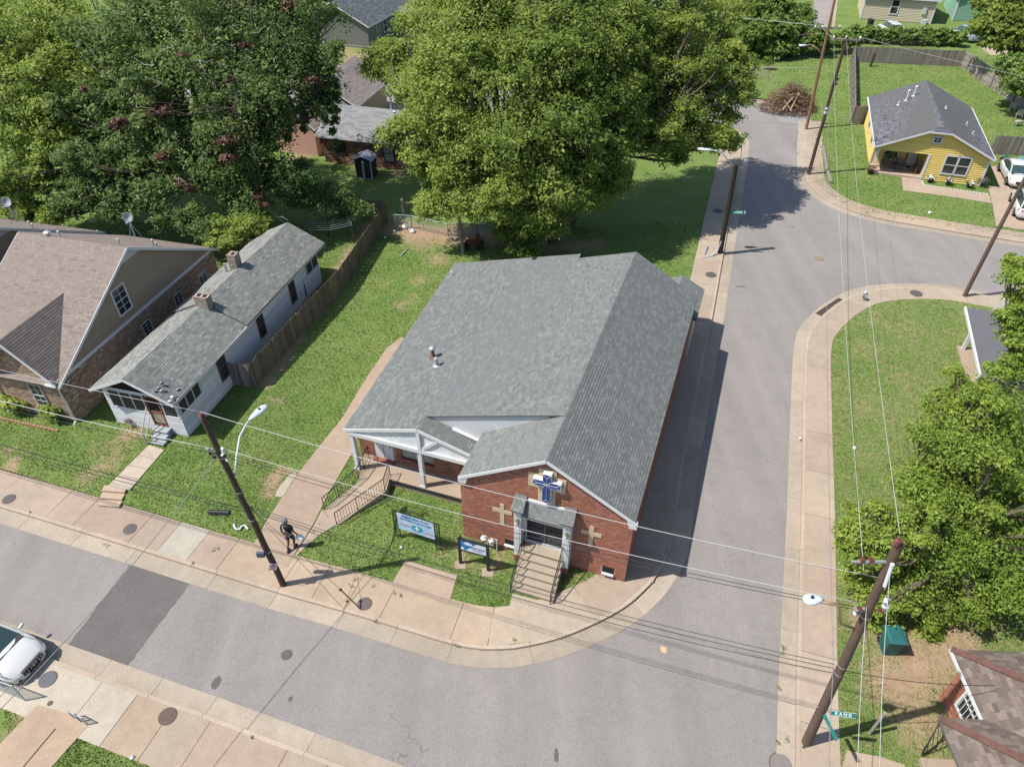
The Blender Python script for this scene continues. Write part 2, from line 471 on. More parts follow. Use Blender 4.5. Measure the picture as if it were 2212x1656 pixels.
def edge(line, name, walk_w, gut_w, spacing, s_rng, pick, label=None):
    """kerb, gutter and pavement along one block edge; pick(s) gives a slab's colour"""
    tot, pt = resample(line, 0.5)
    s_a, s_b = max(0, s_rng[0]), min(tot, s_rng[1])
    kerb = tag(empty('kerb'), kind='structure'); gut = tag(empty('gutter'), kind='structure'); walk = tag(empty('pavement'), kind='structure')
    rr = random.Random(hash(name) % 1000 if False else len(name) * 13)
    s = s_a
    while s < s_b:
        e = min(s_b, s + rr.choice((2.4, 3.0, 3.1, 4.2)))
        c = shade(rr.choice(PALE), rr.uniform(1.02, 1.14))
        strip_piece('kerb_stone', pt, s, e, 0.0, 0.16, -0.3, 0.008, kerb, c, 0.016)
        c = shade(mixc(rr.choice(PALE), (.33, .29, .235), .5), rr.uniform(0.9, 1.08))
        strip_piece('gutter_pan', pt, s, e, -gut_w, -0.003, -0.3, ROAD_Z + 0.012, gut, c, 0.016)
        s = e
    s = s_a
    while s < s_b and walk_w > 0:
        e = min(s_b, s + spacing * rr.choice((1, 1, 1, 2)) if rr.random() < 0.9 else s + spacing * 1.5)
        strip_piece('slab', pt, s, e, 0.164, 0.164 + walk_w, -0.12, 0.004 + rr.uniform(0, 0.008), walk, shade(pick(s, rr), rr.uniform(0.94, 1.06)), 0.022)
        s = e
    return pt, tot
def arc_of(line, p):
    best, s, acc = 1e9, 0, 0
    for i in range(1, len(line)):
        acc += (line[i] - line[i - 1]).length
        d = (line[i] - Vector((p[0], p[1]))).length
        if d < best: best, s = d, acc
    return s
sA = arc_of(K_CH, at_z(*nat(1100, 1860))); sB = arc_of(K_CH, at_z(*nat(1385, 1943))); sG = arc_of(K_CH, at_z(*nat(430, 1660))); sP = arc_of(K_CH, at_z(*nat(610, 1712)))
def pick_ch(s, r):
    if abs(s - sG) < 0.8: return (0.365, 0.34, 0.28)
    if sP < s < sB: return r.choice(ORNG)
    if s > sB + 30: return r.choice(PALE + TAN)
    if s > sB: return r.choice(PALE + [TAN[0]])
    return r.choice(TAN + PINK)
s0c, s1c = arc_of(K_CH, at_z(*nat(-200, 1465))), arc_of(K_CH, at_z(*nat(2120, 366)))
edge(K_CH, 'church', 1.72, 0.72, 1.55, (s0c, s1c), pick_ch)
edge(K_E, 'eastern', 1.32, 0.62, 2.9, (arc_of(K_E, at_z(*nat(3200, 930))), arc_of(K_E, at_z(*nat(2382, 2420)))), lambda s, r: r.choice(TAN + PINK + [PALE[0]]))
sy = arc_of(K_Y, at_z(*nat(2407, 360)))
edge(K_Y, 'yellow', 1.45, 0.6, 2.2, (sy, arc_of(K_Y, at_z(*nat(3300, 770)))), lambda s, r: r.choice(TAN + PALE) if s < sy + 16 else r.choice(ORNG + PINK))
s1 = arc_of(K_S, at_z(*nat(477, 2096)))
edge(K_S, 'south', 1.95, 0.72, 1.6, (arc_of(K_S, at_z(*nat(1230, 2380))), arc_of(K_S, at_z(*nat(-120, 1880)))), lambda s, r: (.435, .385, .31) if s > s1 - 0.2 else r.choice(ORNG + TAN + PINK))
# the far street behind the trees: plain kerb lines
edge(K_CH, 'far_church', 1.5, 0.5, 3.0, (s1c + 0.05, s1c + 55), lambda s, r: r.choice(TAN))
edge(K_Y, 'far_yellow', 0, 0.5, 3.0, (12, sy - 6.5), lambda s, r: r.choice(TAN))

# ---- lawns: one sheet a block, with worn and dry places carried as an attribute of the turf
WORN = []      # (x, y, radius, strength, stretch, angle)
def worn(u, v, r, k=1.0, st=1.0, an=0.0):
    p = gr(u, v); WORN.append((p.x, p.y, r, k, st, an))
def worn_line(a, b, r, k):
    a, b = gr(*a), gr(*b); n = max(2, int((b - a).length / (r * 0.8)))
    for i in range(n + 1):
        p = a.lerp(b, i / n); WORN.append((p.x + R.uniform(-.2, .2), p.y + R.uniform(-.2, .2), r * R.uniform(.8, 1.25), k, 1, 0))
worn_line((575, 830), (805, 480), 0.42, 0.9)                       # foot of the board fence
worn_line((840, 490), (1010, 515), 1.3, 0.8); worn_line((900, 505), (1180, 512), 1.5, 0.9); worn_line((1180, 530), (1290, 530), 1.0, 0.6)
for u, v, r, k in ((865, 660, .8, .5), (905, 605, .9, .5), (945, 560, 1.2, .55), (800, 700, .6, .4), (890, 640, 0.8, .45), (830, 610, .7, .35), (915, 530, 1.3, .5), (640, 830, .5, .45),
                   (600, 862, .5, .6), (590, 866, .35, .6), (230, 1000, 1.0, .55), (285, 935, .9, .6), (190, 1030, .8, .5), (255, 960, .8, .5), (25, 1005, .5, .9), (15, 975, .4, .7), (340, 870, .5, .5), (205, 965, .7, .4),
                   (590, 1040, .55, .9), (610, 1015, .5, .9), (583, 1062, .5, .85), (640, 1018, .4, .8), (830, 1065, .35, .4), (915, 1140, .5, .45), (985, 1175, .45, .5), (955, 1190, .5, .5), (1000, 1205, .5, .55),
                   (1070, 1180, .4, .75), (1090, 1200, .4, .8), (1080, 1215, .35, .7), (955, 1060, .55, .6), (985, 1050, .5, .7), (1000, 1075, .45, .6), (1045, 1230, .5, .5), (1065, 1280, .35, .5), (1020, 1270, .45, .4), (1090, 1262, .4, .45), (1243, 1248, .4, .6), (1232, 1262, .35, .5), (1030, 1225, .4, .5),
                   (1940, 1480, 1.4, .9), (1990, 1440, 1.3, .95), (2050, 1400, 1.3, .9), (1960, 1400, 1.2, .8), (1900, 1330, 1.2, .9), (1985, 1560, 1.2, .7), (1900, 1560, .8, .35), (2060, 1340, 1.5, .9), (1900, 1430, .9, .6), (2000, 1620, 1.0, .45), (1850, 1350, .6, .8), (1850, 1250, .6, .8),
                   (755, 100, 2.2, .9), (785, 150, 2.2, .85), (770, 125, 2.5, .8), (800, 118, 2.0, .6), (740, 150, 1.8, .6), (820, 95, 2.0, .5), (1660, 145, 2.0, .5), (1640, 165, 1.5, .6), (1645, 140, 1.2, .7),
                   (655, 330, 1.4, .7), (640, 345, 1.2, .7), (860, 375, 1.3, .5),
                   (1720, 215, .6, .8), (1722, 255, .5, .8), (1728, 300, .5, .8), (1735, 330, .5, .6), (1700, 205, .9, .7),
                   (1905, 230, 1.5, .35), (1870, 185, 2.0, .35), (1960, 220, 1.5, .3), (2040, 150, 2.5, .3), (1870, 265, 1.2, .6), (2130, 240, 2.0, .25), (1990, 190, 2.0, .25), (2100, 160, 1.2, .6),
                   (1870, 760, 2.2, .34), (1900, 700, 2.2, .34), (1860, 880, 2.0, .34), (1880, 980, 1.8, .3), (1960, 720, 2.2, .36), (1830, 1000, 1.2, .25), (1950, 820, 2.2, .34), (1920, 900, 2.0, .32), (1330, 480, 1.0, .3),
                   (50, 1560, .8, .45), (20, 1590, .6, .4), (300, 1610, .5, .25), (200, 1612, .4, .2)):
    worn(u, v, r, k)
def lawn(name, line, inner, extra, keep, step, dry=0.0):
    """turf sheet bounded by the pavement's back edge and the far points"""
    b = [Vector((p.x, p.y)) for p in off(line, inner)]
    poly = b + [Vector(p) for p in extra]
    # thin the boundary
    out = [poly[0]]
    for p in poly[1:]:
        if (p - out[-1]).length > 0.25: out.append(p)
    n = len(out); verts = list(out)
    x0, x1, y0, y1, fine = keep
    def inside(x, y):
        c = False
        for i in range(n):
            a, d = out[i - 1], out[i]
            if (a.y > y) != (d.y > y) and x < (d.x - a.x) * (y - a.y) / (d.y - a.y) + a.x: c = not c
        return c
    y = y0
    while y < y1:
        st = step * (1 + max(0, (y - 40)) / 25)
        x = x0
        while x < x1:
            px, py = x + R.uniform(-.2, .2) * st, y + R.uniform(-.2, .2) * st
            if inside(px, py): verts.append(Vector((px, py)))
            x += st
        y += st
    r = delaunay_2d_cdt(verts, [], [list(range(n))], 1, 1e-4)
    V, F = r[0], r[2]
    me = bpy.data.meshes.new(name)
    me.from_pydata([(p.x, p.y, -0.01 + terrain(p.x, p.y)) for p in V], [], [list(f) for f in F])
    A = np.array([(p.x, p.y) for p in V]); w = np.full(len(A), dry)
    for wx, wy, wr, k, st, an in WORN:
        d = (A[:, 0] - wx) ** 2 + (A[:, 1] - wy) ** 2
        w = np.maximum(w, k * np.exp(-d / (wr * wr)))
    at = me.attributes.new('worn', 'FLOAT', 'POINT'); at.data.foreach_set('value', w.astype(np.float32))
    me.materials.append(M_TURF)
    bm = bmesh.new(); bm.from_mesh(me)
    for f in bm.faces:
        f.normal_update()
        if f.normal.z < 0: f.normal_flip()
    bm.to_mesh(me); bm.free()
    o = bpy.data.objects.new(name, me); COL.objects.link(o); tag(o, kind='structure')
    return o
def make_turf():
    m = bpy.data.materials.new('turf'); m.use_nodes = True
    nt = m.node_tree; N, L = nt.nodes, nt.links; bs = N['Principled BSDF']
    bs.inputs['Roughness'].default_value = 0.95; bs.inputs['Specular IOR Level'].default_value = 0.1
    geo = N.new('ShaderNodeNewGeometry')
    def noise(sc, det=5, rg=0.65):
        n = N.new('ShaderNodeTexNoise'); n.inputs['Scale'].default_value = sc; n.inputs['Detail'].default_value = det; n.inputs['Roughness'].default_value = rg
        L.new(geo.outputs['Position'], n.inputs['Vector']); return n.outputs['Fac']
    def ramp(s, stops):
        r = N.new('ShaderNodeValToRGB'); L.new(s, r.inputs[0]); e = r.color_ramp.elements
        e[0].position, e[0].color = stops[0][0], (*stops[0][1], 1); e[1].position, e[1].color = stops[-1][0], (*stops[-1][1], 1)
        for p, c in stops[1:-1]:
            k = e.new(p); k.color = (*c, 1)
        return r.outputs[0]
    def mixn(f, a, b):
        x = N.new('ShaderNodeMix'); x.data_type = 'RGBA'; L.new(f, x.inputs['Factor']); L.new(a, x.inputs[6]); L.new(b, x.inputs[7]); return x.outputs[2]
    green = ramp(noise(5.0), [(0.30, (0.072, 0.125, 0.030)), (0.52, (0.118, 0.182, 0.046)), (0.72, (0.180, 0.232, 0.074))])
    broad = ramp(noise(0.33, 3), [(0.35, (0.092, 0.160, 0.036)), (0.65, (0.200, 0.222, 0.082))])
    g2 = N.new('ShaderNodeMix'); g2.data_type = 'RGBA'; g2.inputs['Factor'].default_value = 0.42; L.new(green, g2.inputs[6]); L.new(broad, g2.inputs[7])
    straw = ramp(noise(7.0), [(0.3, (0.20, 0.155, 0.085)), (0.7, (0.33, 0.26, 0.16))])
    soil = ramp(noise(2.2), [(0.3, (0.25, 0.165, 0.105)), (0.7, (0.36, 0.255, 0.175))])
    at = N.new('ShaderNodeAttribute'); at.attribute_name = 'worn'
    def shift(s, amp, lo, hi, sc):
        a = N.new('ShaderNodeMath'); a.operation = 'MULTIPLY_ADD'; L.new(noise(sc, 6, 0.7), a.inputs[0]); a.inputs[1].default_value = amp; a.inputs[2].default_value = -amp / 2
        b = N.new('ShaderNodeMath'); b.operation = 'ADD'; L.new(a.outputs[0], b.inputs[0]); L.new(s, b.inputs[1])
        r = N.new('ShaderNodeMapRange'); r.inputs[1].default_value = lo; r.inputs[2].default_value = hi; L.new(b.outputs[0], r.inputs[0]); return r.outputs[0]
    c = mixn(shift(at.outputs['Fac'], 1.1, 0.22, 0.55, 2.4), g2.outputs[2], straw)
    c = mixn(shift(at.outputs['Fac'], 0.7, 0.55, 0.85, 1.7), c, soil)
    L.new(c, bs.inputs['Base Color'])
    b = N.new('ShaderNodeBump'); b.inputs['Strength'].default_value = 0.9; b.inputs['Distance'].default_value = 0.06
    L.new(noise(16, 4), b.inputs['Height']); L.new(b.outputs[0], bs.inputs['Normal'])
    return m
M_TURF = make_turf()
L_CH = lawn('church_block_lawn', K_CH, 0.164 + 1.72, [(-75, 40), ], (-50, 26, 18, 76, 0), 0.55)
L_E = lawn('eastern_block_lawn', K_E, 0.164 + 1.32, [(70, -4), (70, 45)], (10, 45, 4, 44, 0), 0.7, 0.25)
L_Y = lawn('northern_block_lawn', K_Y, 0.164 + 0.5, [(140, 60), (260, 330), (-260, 330), (-140, 95)], (-60, 90, 50, 130, 0), 0.9, 0.06)
L_S = lawn('southern_block_lawn', K_S, 0.164 + 1.95, [(-50, 20), (-50, -5), (0, -5)], (-22, 2, 1, 18, 0), 0.6)

# ---- concrete laid on the lots
PADS = []
def pad(name, pts, col, dz=0.018, joints=None, kind='structure', th=0.10):
    P_ = [gr(*p) for p in pts]; mb = MB(); PADS.append([(p.x, p.y) for p in P_]); col = shade(mixc(col, (.34, .285, .225), .35), .84)
    top = [Vector((p.x, p.y, p.z + dz)) for p in P_]
    mb.prism([p - Vector((0, 0, th)) for p in top], (0, 0, th), col)
    return tag(mb.build(name, M_CONC), kind=kind)
N_ = nat
pad('church_driveway', [N_(748, 1655), N_(806, 1552), N_(843, 1496), N_(907, 1404), N_(954, 1343), N_(1024, 1258), N_(1100, 1132), N_(1160, 1045), N_(1202, 1012), N_(1230, 1020), N_(1150, 1150), N_(1085, 1260), N_(1062, 1350),
                        N_(985, 1480), N_(952, 1548), N_(938, 1575), N_(872, 1680), N_(862, 1700)], (0.335, 0.245, 0.18))
pad('ramp_walk', [N_(966, 1530), N_(1010, 1573), N_(955, 1606), N_(877, 1678), N_(941, 1577)], (0.36, 0.275, 0.21), 0.022)
pad('broken_slab', [N_(838, 1462), N_(868, 1425), N_(885, 1416), N_(893, 1424), N_(872, 1452), N_(858, 1478), N_(845, 1492), N_(824, 1488)], (0.40, 0.35, 0.28), 0.035)
cc = crop(800, 1200)
pad('sign_pad', [cc(900, 1036), cc(1238, 1130), cc(1178, 1326), cc(798, 1212)], (0.375, 0.28, 0.20))
ca = crop(1024, 1534)
pad('corner_apron', [ca(860, 645), ca(1078, 660), ca(1110, 530), ca(1380, 600), ca(1540, 540), ca(1700, 424), ca(1836, 456), ca(1960, 480), ca(1900, 560), ca(1700, 690), ca(1450, 790), ca(1200, 840), ca(1000, 830), ca(850, 790)], (0.395, 0.325, 0.245), 0.001)
pad('side_apron', [N_(1872, 1745), N_(1960, 1745), N_(2035, 1500), N_(2080, 1230), N_(2140, 930), N_(2152, 850), N_(2110, 880), N_(2080, 960), N_(2040, 1100)], (0.33, 0.28, 0.23), 0.001)
# walk and low steps to the white house
cl = crop(0, 1200)
fw = tag(empty('front_walk'), kind='structure')
qa, qb, qc, qd = (gr(*cl(*p)) for p in ((965, 292), (1065, 322), (845, 588), (700, 574)))
for k in range(4):
    q = [qa.lerp(qd, k / 4 + .004), qb.lerp(qc, k / 4 + .004), qb.lerp(qc, (k + 1) / 4 - .004), qa.lerp(qd, (k + 1) / 4 - .004)]
    MB().prism([(p.x, p.y, 0.2) for p in q], (0, 0, 0.17), shade((0.36, 0.305, 0.245), 1 - .03 * (k % 2))).build('slab', M_CONC, fw)
wa, wb, wc, wd = at_z(*cl(695, 582)), at_z(*cl(845, 592)), at_z(*cl(775, 702)), at_z(*cl(640, 690))
st = tag(empty('pavement_steps'), kind='structure')
for k in range(3):
    t0, t1 = k / 3, (k + 1) / 3
    zt = 0.36 - 0.115 * k
    q = [wa.lerp(wd, t0), wb.lerp(wc, t0), wb.lerp(wc, t1), wa.lerp(wd, t1)]
    MB().prism([(p.x, p.y, -0.05) for p in q], (0, 0, zt + 0.05), shade((0.36, 0.27, 0.2), 1 - 0.03 * k)).build('step', M_CONC, st)
# southern block: drive and its strip of soil
cs = crop(0, 1534)
pad('southern_driveway', [cs(245, 1252), cs(470, 1316), cs(570, 1388), cs(330, 1660), cs(230, 1800), cs(-150, 1640), cs(0, 1505)], (0.40, 0.285, 0.19), 0.02)
mb = MB(); a, b = at_z(*cs(362, 1405), .0), at_z(*cs(140, 1670), .0); mb.bar(a + Vector((0, 0, .013)), b + Vector((0, 0, .013)), .05, .02)
tag(mb.build('driveway_seam', mat('tar', (0.04, 0.03, 0.028), .8)), kind='structure')
# yellow house: walk, drive
y_ = crop(2560, 360, 4.3125)
pad('house_walk', [y_(625, 740), y_(640, 912), y_(900, 945), y_(1400, 1015), y_(1790, 1078), y_(1760, 978), y_(1400, 925), y_(890, 850), y_(870, 765)], (0.40, 0.30, 0.225))
pad('house_driveway', [y_(1780, 600), y_(1882, 860), y_(1742, 866), y_(1800, 1080), y_(1845, 1365), y_(2100, 1410), y_(2900, 1500), y_(2900, 900), y_(2400, 520)], (0.40, 0.30, 0.22), 0.012)
c3 = crop(2048, 0)
pad('far_driveway', [c3(1188, 190), c3(1290, 185), c3(1400, 228), c3(1505, 232), c3(1500, 262), c3(1180, 255)], (0.42, 0.31, 0.22))
pad('far_driveway', [c3(1930, 310), c3(2060, 250), c3(2230, 250), c3(2230, 350), c3(2000, 360)], (0.42, 0.32, 0.23))
pad('far_street', [c3(850, -40), c3(985, -40), c3(975, 60), c3(955, 130), c3(940, 240), c3(830, 240), c3(850, 120)], (0.25, 0.24, 0.235))
pad('far_footway', [c3(990, -40), c3(1010, -40), c3(985, 170), c3(965, 190)], (0.40, 0.32, 0.25), 0.02)
# eastern block: bare footpath by the bin
pad('eastern_front_walk', [crop(2048, 1534)(1060, 1545), crop(2048, 1534)(1290, 1590), crop(2048, 1534)(1440, 1640), crop(2048, 1534)(1400, 1800), crop(2048, 1534)(1000, 1800)], (0.38, 0.28, 0.2), 0.012)
# ================================================================== the church
M_BRICK = mat('red brick', (0.3, 0.1, 0.06), 0.9, var=0.10, scale=9, attr=True, bump=0.25, bscale=90, bdist=0.006)
M_MORTAR = mat('mortar', (0.50, 0.40, 0.33), 0.95, var=0.12, scale=6)
M_SHING = mat('asphalt shingle', (0.2, 0.2, 0.2), 0.95, var=0.09, scale=5, attr=True, speck=0.22, speckscale=24, bump=0.3, bscale=40, spec=0.15, bdist=0.004)
M_DECK = mat('roof underlay', (0.085, 0.087, 0.087), 0.95)
M_WHITE = mat('white paint', (0.53, 0.54, 0.55), 0.6, var=0.07, scale=2.5, speck=0.06, speckscale=40)
M_OFFW = mat('weathered white paint', (0.48, 0.49, 0.50), 0.75, var=0.13, scale=3.2, speck=0.12, speckscale=25)
M_IRON = mat('black iron', (0.018, 0.018, 0.02), 0.5, var=0.2)
M_TANB = mat('tan board', (0.44, 0.36, 0.245), 0.8, var=0.06, scale=4)
M_BLUE = mat('blue enamel', (0.016, 0.045, 0.20), 0.35, var=0.08)
M_STEP = mat('step concrete', (0.285, 0.24, 0.18), 0.92, var=0.14, scale=3, speck=0.25, speckscale=60, bump=0.3)
M_PLCONC = mat('plain concrete', (0.295, 0.23, 0.172), 0.92, var=0.12, scale=1.8, var2=0.1, scale2=0.5, speck=0.2, speckscale=60, bump=0.25)
M_DGLASS = glass('dark glass')
M_GALV = mat('galvanised steel', (0.50, 0.52, 0.54), 0.4, var=0.1, metal=0.7)
M_DARK = mat('dark void', (0.012, 0.012, 0.013), 0.9, var=0)
M_BLINDS = mat('pale blind', (0.42, 0.42, 0.40), 0.6, var=0.05)
RED = [(0.265, 0.096, 0.058), (0.295, 0.112, 0.067), (0.22, 0.076, 0.048), (0.32, 0.14, 0.09), (0.275, 0.10, 0.06), (0.185, 0.07, 0.05)]
OLDRED = [(0.22, 0.085, 0.05), (0.25, 0.10, 0.058), (0.17, 0.062, 0.042), (0.26, 0.125, 0.07), (0.12, 0.05, 0.04)]
GREY = [(0.138, 0.150, 0.143), (0.155, 0.168, 0.158), (0.120, 0.129, 0.126), (0.168, 0.180, 0.169), (0.137, 0.137, 0.143)]

FR_CH = Matrix.Translation((4.78, 17.68, 0)) @ Matrix.Rotation(math.radians(-19.3), 4, 'Z')
ch = empty('brick_church', (4.78, 17.68, 0), math.radians(-19.3), 1.0,
           'red brick church with blue cross on its gable and wide grey shingle roof', 'church')
FRAME = ch.matrix_basis.copy()
W, EV, RG, RR = 7.37, 4.0, 6.35, -3.62
zlow = lambda r: RG - 0.313 * (RR - r)                # the long low slope to the left
zst = lambda r: RG - 0.603 * abs(r - RR)              # the nave's own slopes
zpr = lambda r: 4.33 - 0.30 * (r + 10.06)             # right slope of the porch gable
# ---- walls (mortar body) and their bricks
mb = MB()
mb.prism([(-W, 0, -0.3), (0, 0, -0.3), (0, 0, EV), (RR, 0, RG - 0.12), (-W, 0, EV)], (0, 0.25, 0))
mb.bb(-0.25, 0, 0.25, 16.5, -0.3, EV - 0.02); mb.bb(-W, -W + .25, 0.25, 2.8, -0.3, EV - 0.05)
mb.prism([(-W + .25, 16.25, -.3), (0, 16.25, -.3), (0, 16.25, EV - .05), (RR, 16.25, RG - .15), (-W + .25, 16.25, zlow(-W) - .15)], (0, .25, 0))
wl = mb.build('nave_wall', M_MORTAR, ch)
vents = [(-5.40, -4.95, 0.27, 0.65), (-1.0, -0.49, 0.26, 0.70)]
hol = [[(a, 0, c), (b, 0, c), (b, 0, d), (a, 0, d)] for a, b, c, d in vents] + [[(-4.45, 0, -1), (-2.66, 0, -1), (-2.66, 0, 3.55), (-4.45, 0, 3.55)]]
courses(ch, [(-W, -0.001, -0.05), (0, -0.001, -0.05), (0, -0.001, EV), (RR, -0.001, RG - .12), (-W, -0.001, EV)], (0, 0, 1), (0, -1, 0), 'brick', M_BRICK, pal_mix(RED, .16),
        0.068, 0.2065, 0.007, 'brick', 0.0155, n_ind=300, holes=hol, frame=FRAME, seed=3)
courses(ch, [(0.001, 0, -0.05), (0.001, 16.5, -0.05), (0.001, 16.5, EV - .05), (0.001, 0, EV - .05)], (0, 0, 1), (1, 0, 0), 'side_brick', M_BRICK, pal_mix(RED, .16),
        0.068, 0.2065, 0.007, 'brick', 0.0155, frame=FRAME, seed=4)
# ---- rear and left walls of the wing
mb = MB()
mb.bb(-14.0, -W, 2.75, 2.98, -0.2, 3.02)                                     # porch back wall
mb.prism([(-14.0, 2.98, -.2), (-14.9, 17.2, -.2), (-14.9, 17.2, zlow(-14.9) - .15), (-14.0, 2.98, zlow(-14) - .15)], (0.25, 0, 0))
mb.prism([(-14.8, 17.0, -.2), (-6.8, 16.4, -.2), (-6.8, 16.4, zlow(-6.8) - .2), (-14.8, 17.0, zlow(-14.8) - .2)], (0, .2, 0))
mb.bb(-2.5, 0.12, 16.5, 19.5, -0.2, 2.72)
mb.build('wing_wall', M_MORTAR, ch)
phol = [[(-13.16, 2.75, .4), (-12.11, 2.75, .4), (-12.11, 2.75, 2.62), (-13.16, 2.75, 2.62)], [(-11.62, 2.75, .98), (-10.05, 2.75, .98), (-10.05, 2.75, 2.3), (-11.62, 2.75, 2.3)]]
courses(ch, [(-14, 2.749, -.05), (-W, 2.749, -.05), (-W, 2.749, 3.0), (-14, 2.749, 3.0)], (0, 0, 1), (0, -1, 0), 'porch_brick', M_BRICK, pal_mix(OLDRED, .2),
        0.068, 0.2065, 0.007, 'brick', 0.0155, holes=phol, frame=FRAME, seed=5)
# ---- roofs: deck, then shingles
TH = 0.13
def deck(poly, name='roof_deck', th=TH):
    mb = MB(); mb.prism([(x, y, z - th) for x, y, z in poly], (0, 0, th - 0.003)); return mb.build(name, M_DECK, ch)
P_R = [(RR, -.16, RG), (0.05, -.16, zst(.05)), (0.05, 16.5, zst(.05)), (RR, 16.5, RG)]
P_L = [(RR, -.16, RG), (RR, 2.95, RG), (-W + .02, 2.95, zst(-W + .02)), (-W + .02, -.16, zst(-W + .02))]
P_B1 = [(RR, 2.49, RG), (RR, 16.45, RG), (-6.8, 16.45, zlow(-6.8)), (-6.8, 16.95, zlow(-6.8)), (-10.06, 17.2, zlow(-10.06)), (-10.06, 2.49, zlow(-10.06))]
P_B2 = [(-10.06, 1.64, zlow(-10.06)), (-10.06, 17.2, zlow(-10.06)), (-15.1, 17.6, zlow(-15.1)), (-13.9, 1.64, zlow(-13.9))]
P_PR = [(-10.06, 1.64, 4.33), (-7.30, 1.64, zpr(-7.30)), (-7.30, 2.86, zpr(-7.30)), (-10.06, 2.86, 4.33)]
AZ, AE = 3.45, 2.75
P_AR = [(-1.13, 16.4, AZ), (0.28, 16.4, AE), (0.28, 19.75, AE), (-1.13, 19.75, AZ)]
P_AL = [(-1.13, 16.4, AZ), (-1.13, 19.75, AZ), (-2.6, 19.75, AE), (-2.6, 16.4, AE)]
for k, (P_, n_) in enumerate(((P_R, 110), (P_L, 80), (P_B1, 40), (P_B2, 60), (P_PR, 10), (P_AR, 0), (P_AL, 0))):
    deck(P_, th=.05 if P_ is P_B1 else TH)
    if P_ is P_B1:                                  # two convex pieces
        parts = [[(RR, 2.49, RG), (RR, 16.45, RG), (-6.8, 16.45, zlow(-6.8)), (-6.8, 2.49, zlow(-6.8))],
                 [(-6.8, 2.49, zlow(-6.8)), (-6.8, 16.95, zlow(-6.8)), (-10.06, 17.2, zlow(-10.06)), (-10.06, 2.49, zlow(-10.06))]]
    else: parts = [P_]
    for j, q in enumerate(parts):
        courses(ch, q, (0, 0, 1), (0, 0, 1), 'shingle', M_SHING, pal_mix(GREY, .085), 0.132, 0.235, 0.016, 'shingle', 0.006, n_ind=n_ // len(parts), jit=0.42, lap=0.004, frame=FRAME, seed=20 + k * 3 + j)
# ridge caps
mb = MB(); s = -0.16
while s < 16.4:
    c = pal_mix(GREY, .12)(R)
    for sg in (-1, 1):
        dz = 0.603 if sg > 0 else (0.603 if s < 2.4 else 0.313)
        a = Vector((RR, s, RG + .022)); w = Vector((sg * .14, 0, -.14 * dz))
        mb.add([a, a + w, a + w + Vector((0, .2, -.012)), a + Vector((0, .2, -.012))], [(0, 1, 2, 3) if sg > 0 else (3, 2, 1, 0)], c)
    s += 0.2
tag(mb.build('ridge_caps', M_SHING, ch, fixn=False), kind='stuff')
# ---- gable trims
def trim(name, pts, w, h, m=M_WHITE):
    for a, b in zip(pts[:-1], pts[1:]):
        MB().bar(a, b, w, h).build(name, m, ch)
trim('rake_board', [(-W + .02, -.17, zst(-W + .02) - .075), (RR, -.17, RG - .075), (.12, -.17, zst(.12) - .075)], .035, .14)
MB().prism([(0.0, -.16, EV - .28), (.14, -.16, EV - .28), (.14, -.16, zst(.12) - .03), (-.30, -.16, zst(-.3) - .15), (-.16, -.16, EV - .28)], (0, .15, 0)).build('cornice_return', M_WHITE, ch)
MB().prism([(-W - .02, -.16, EV - .24), (-W + .30, -.16, EV - .24), (-W + .42, -.16, zst(-W + .4) - .15), (-W - .02, -.16, zst(-W) - .03)], (0, .15, 0)).build('cornice_return', M_WHITE, ch)
MB().bb(.051, .07, -.16, 16.5, zst(.05) - .13, zst(.05) - .01).build('eave_board', M_DECK, ch)
# white brick infill between the slopes (behind the porch roof)
mb = MB(); mb.prism([(-10.2, 2.58, zpr(-10.2) - .2), (-7.3, 2.58, zpr(-7.3) - .3), (-7.0, 2.58, zst(-7.0) - .2), (-4.3, 2.58, zlow(-4.3) - .3), (-4.3, 2.58, zlow(-4.3) - .06), (-10.2, 2.58, zlow(-10.2) - .06)], (0, .1, 0))
mb.build('infill_wall', M_OFFW, ch)
MW = mat('painted brick', (0.52, 0.53, 0.55), 0.7, var=0.1, scale=6, attr=True, bump=.2, bscale=60)
WHITES = [(0.60, 0.61, 0.63), (0.64, 0.65, 0.66), (0.56, 0.575, 0.59)]
courses(ch, [(-9.9, 2.578, zpr(-9.9) + .02), (-7.3, 2.578, zpr(-7.3) + .02), (-7.0, 2.578, zst(-7.0) - .02), (-4.6, 2.578, zst(-4.6)), (-4.6, 2.578, zlow(-4.6) - .1), (-9.9, 2.578, zlow(-9.9) - .1)], (0, 0, 1), (0, -1, 0), 'white_brick', MW,
        pal_mix(WHITES, .05), 0.068, 0.2065, 0.006, 'brick', 0.011, frame=FRAME, seed=6)
MB().bar((-8.75, 2.50, zpr(-8.75) + .06), (-7.1, 2.46, zpr(-7.3) + .09), .16, .05).build('flashing_board', M_WHITE, ch)
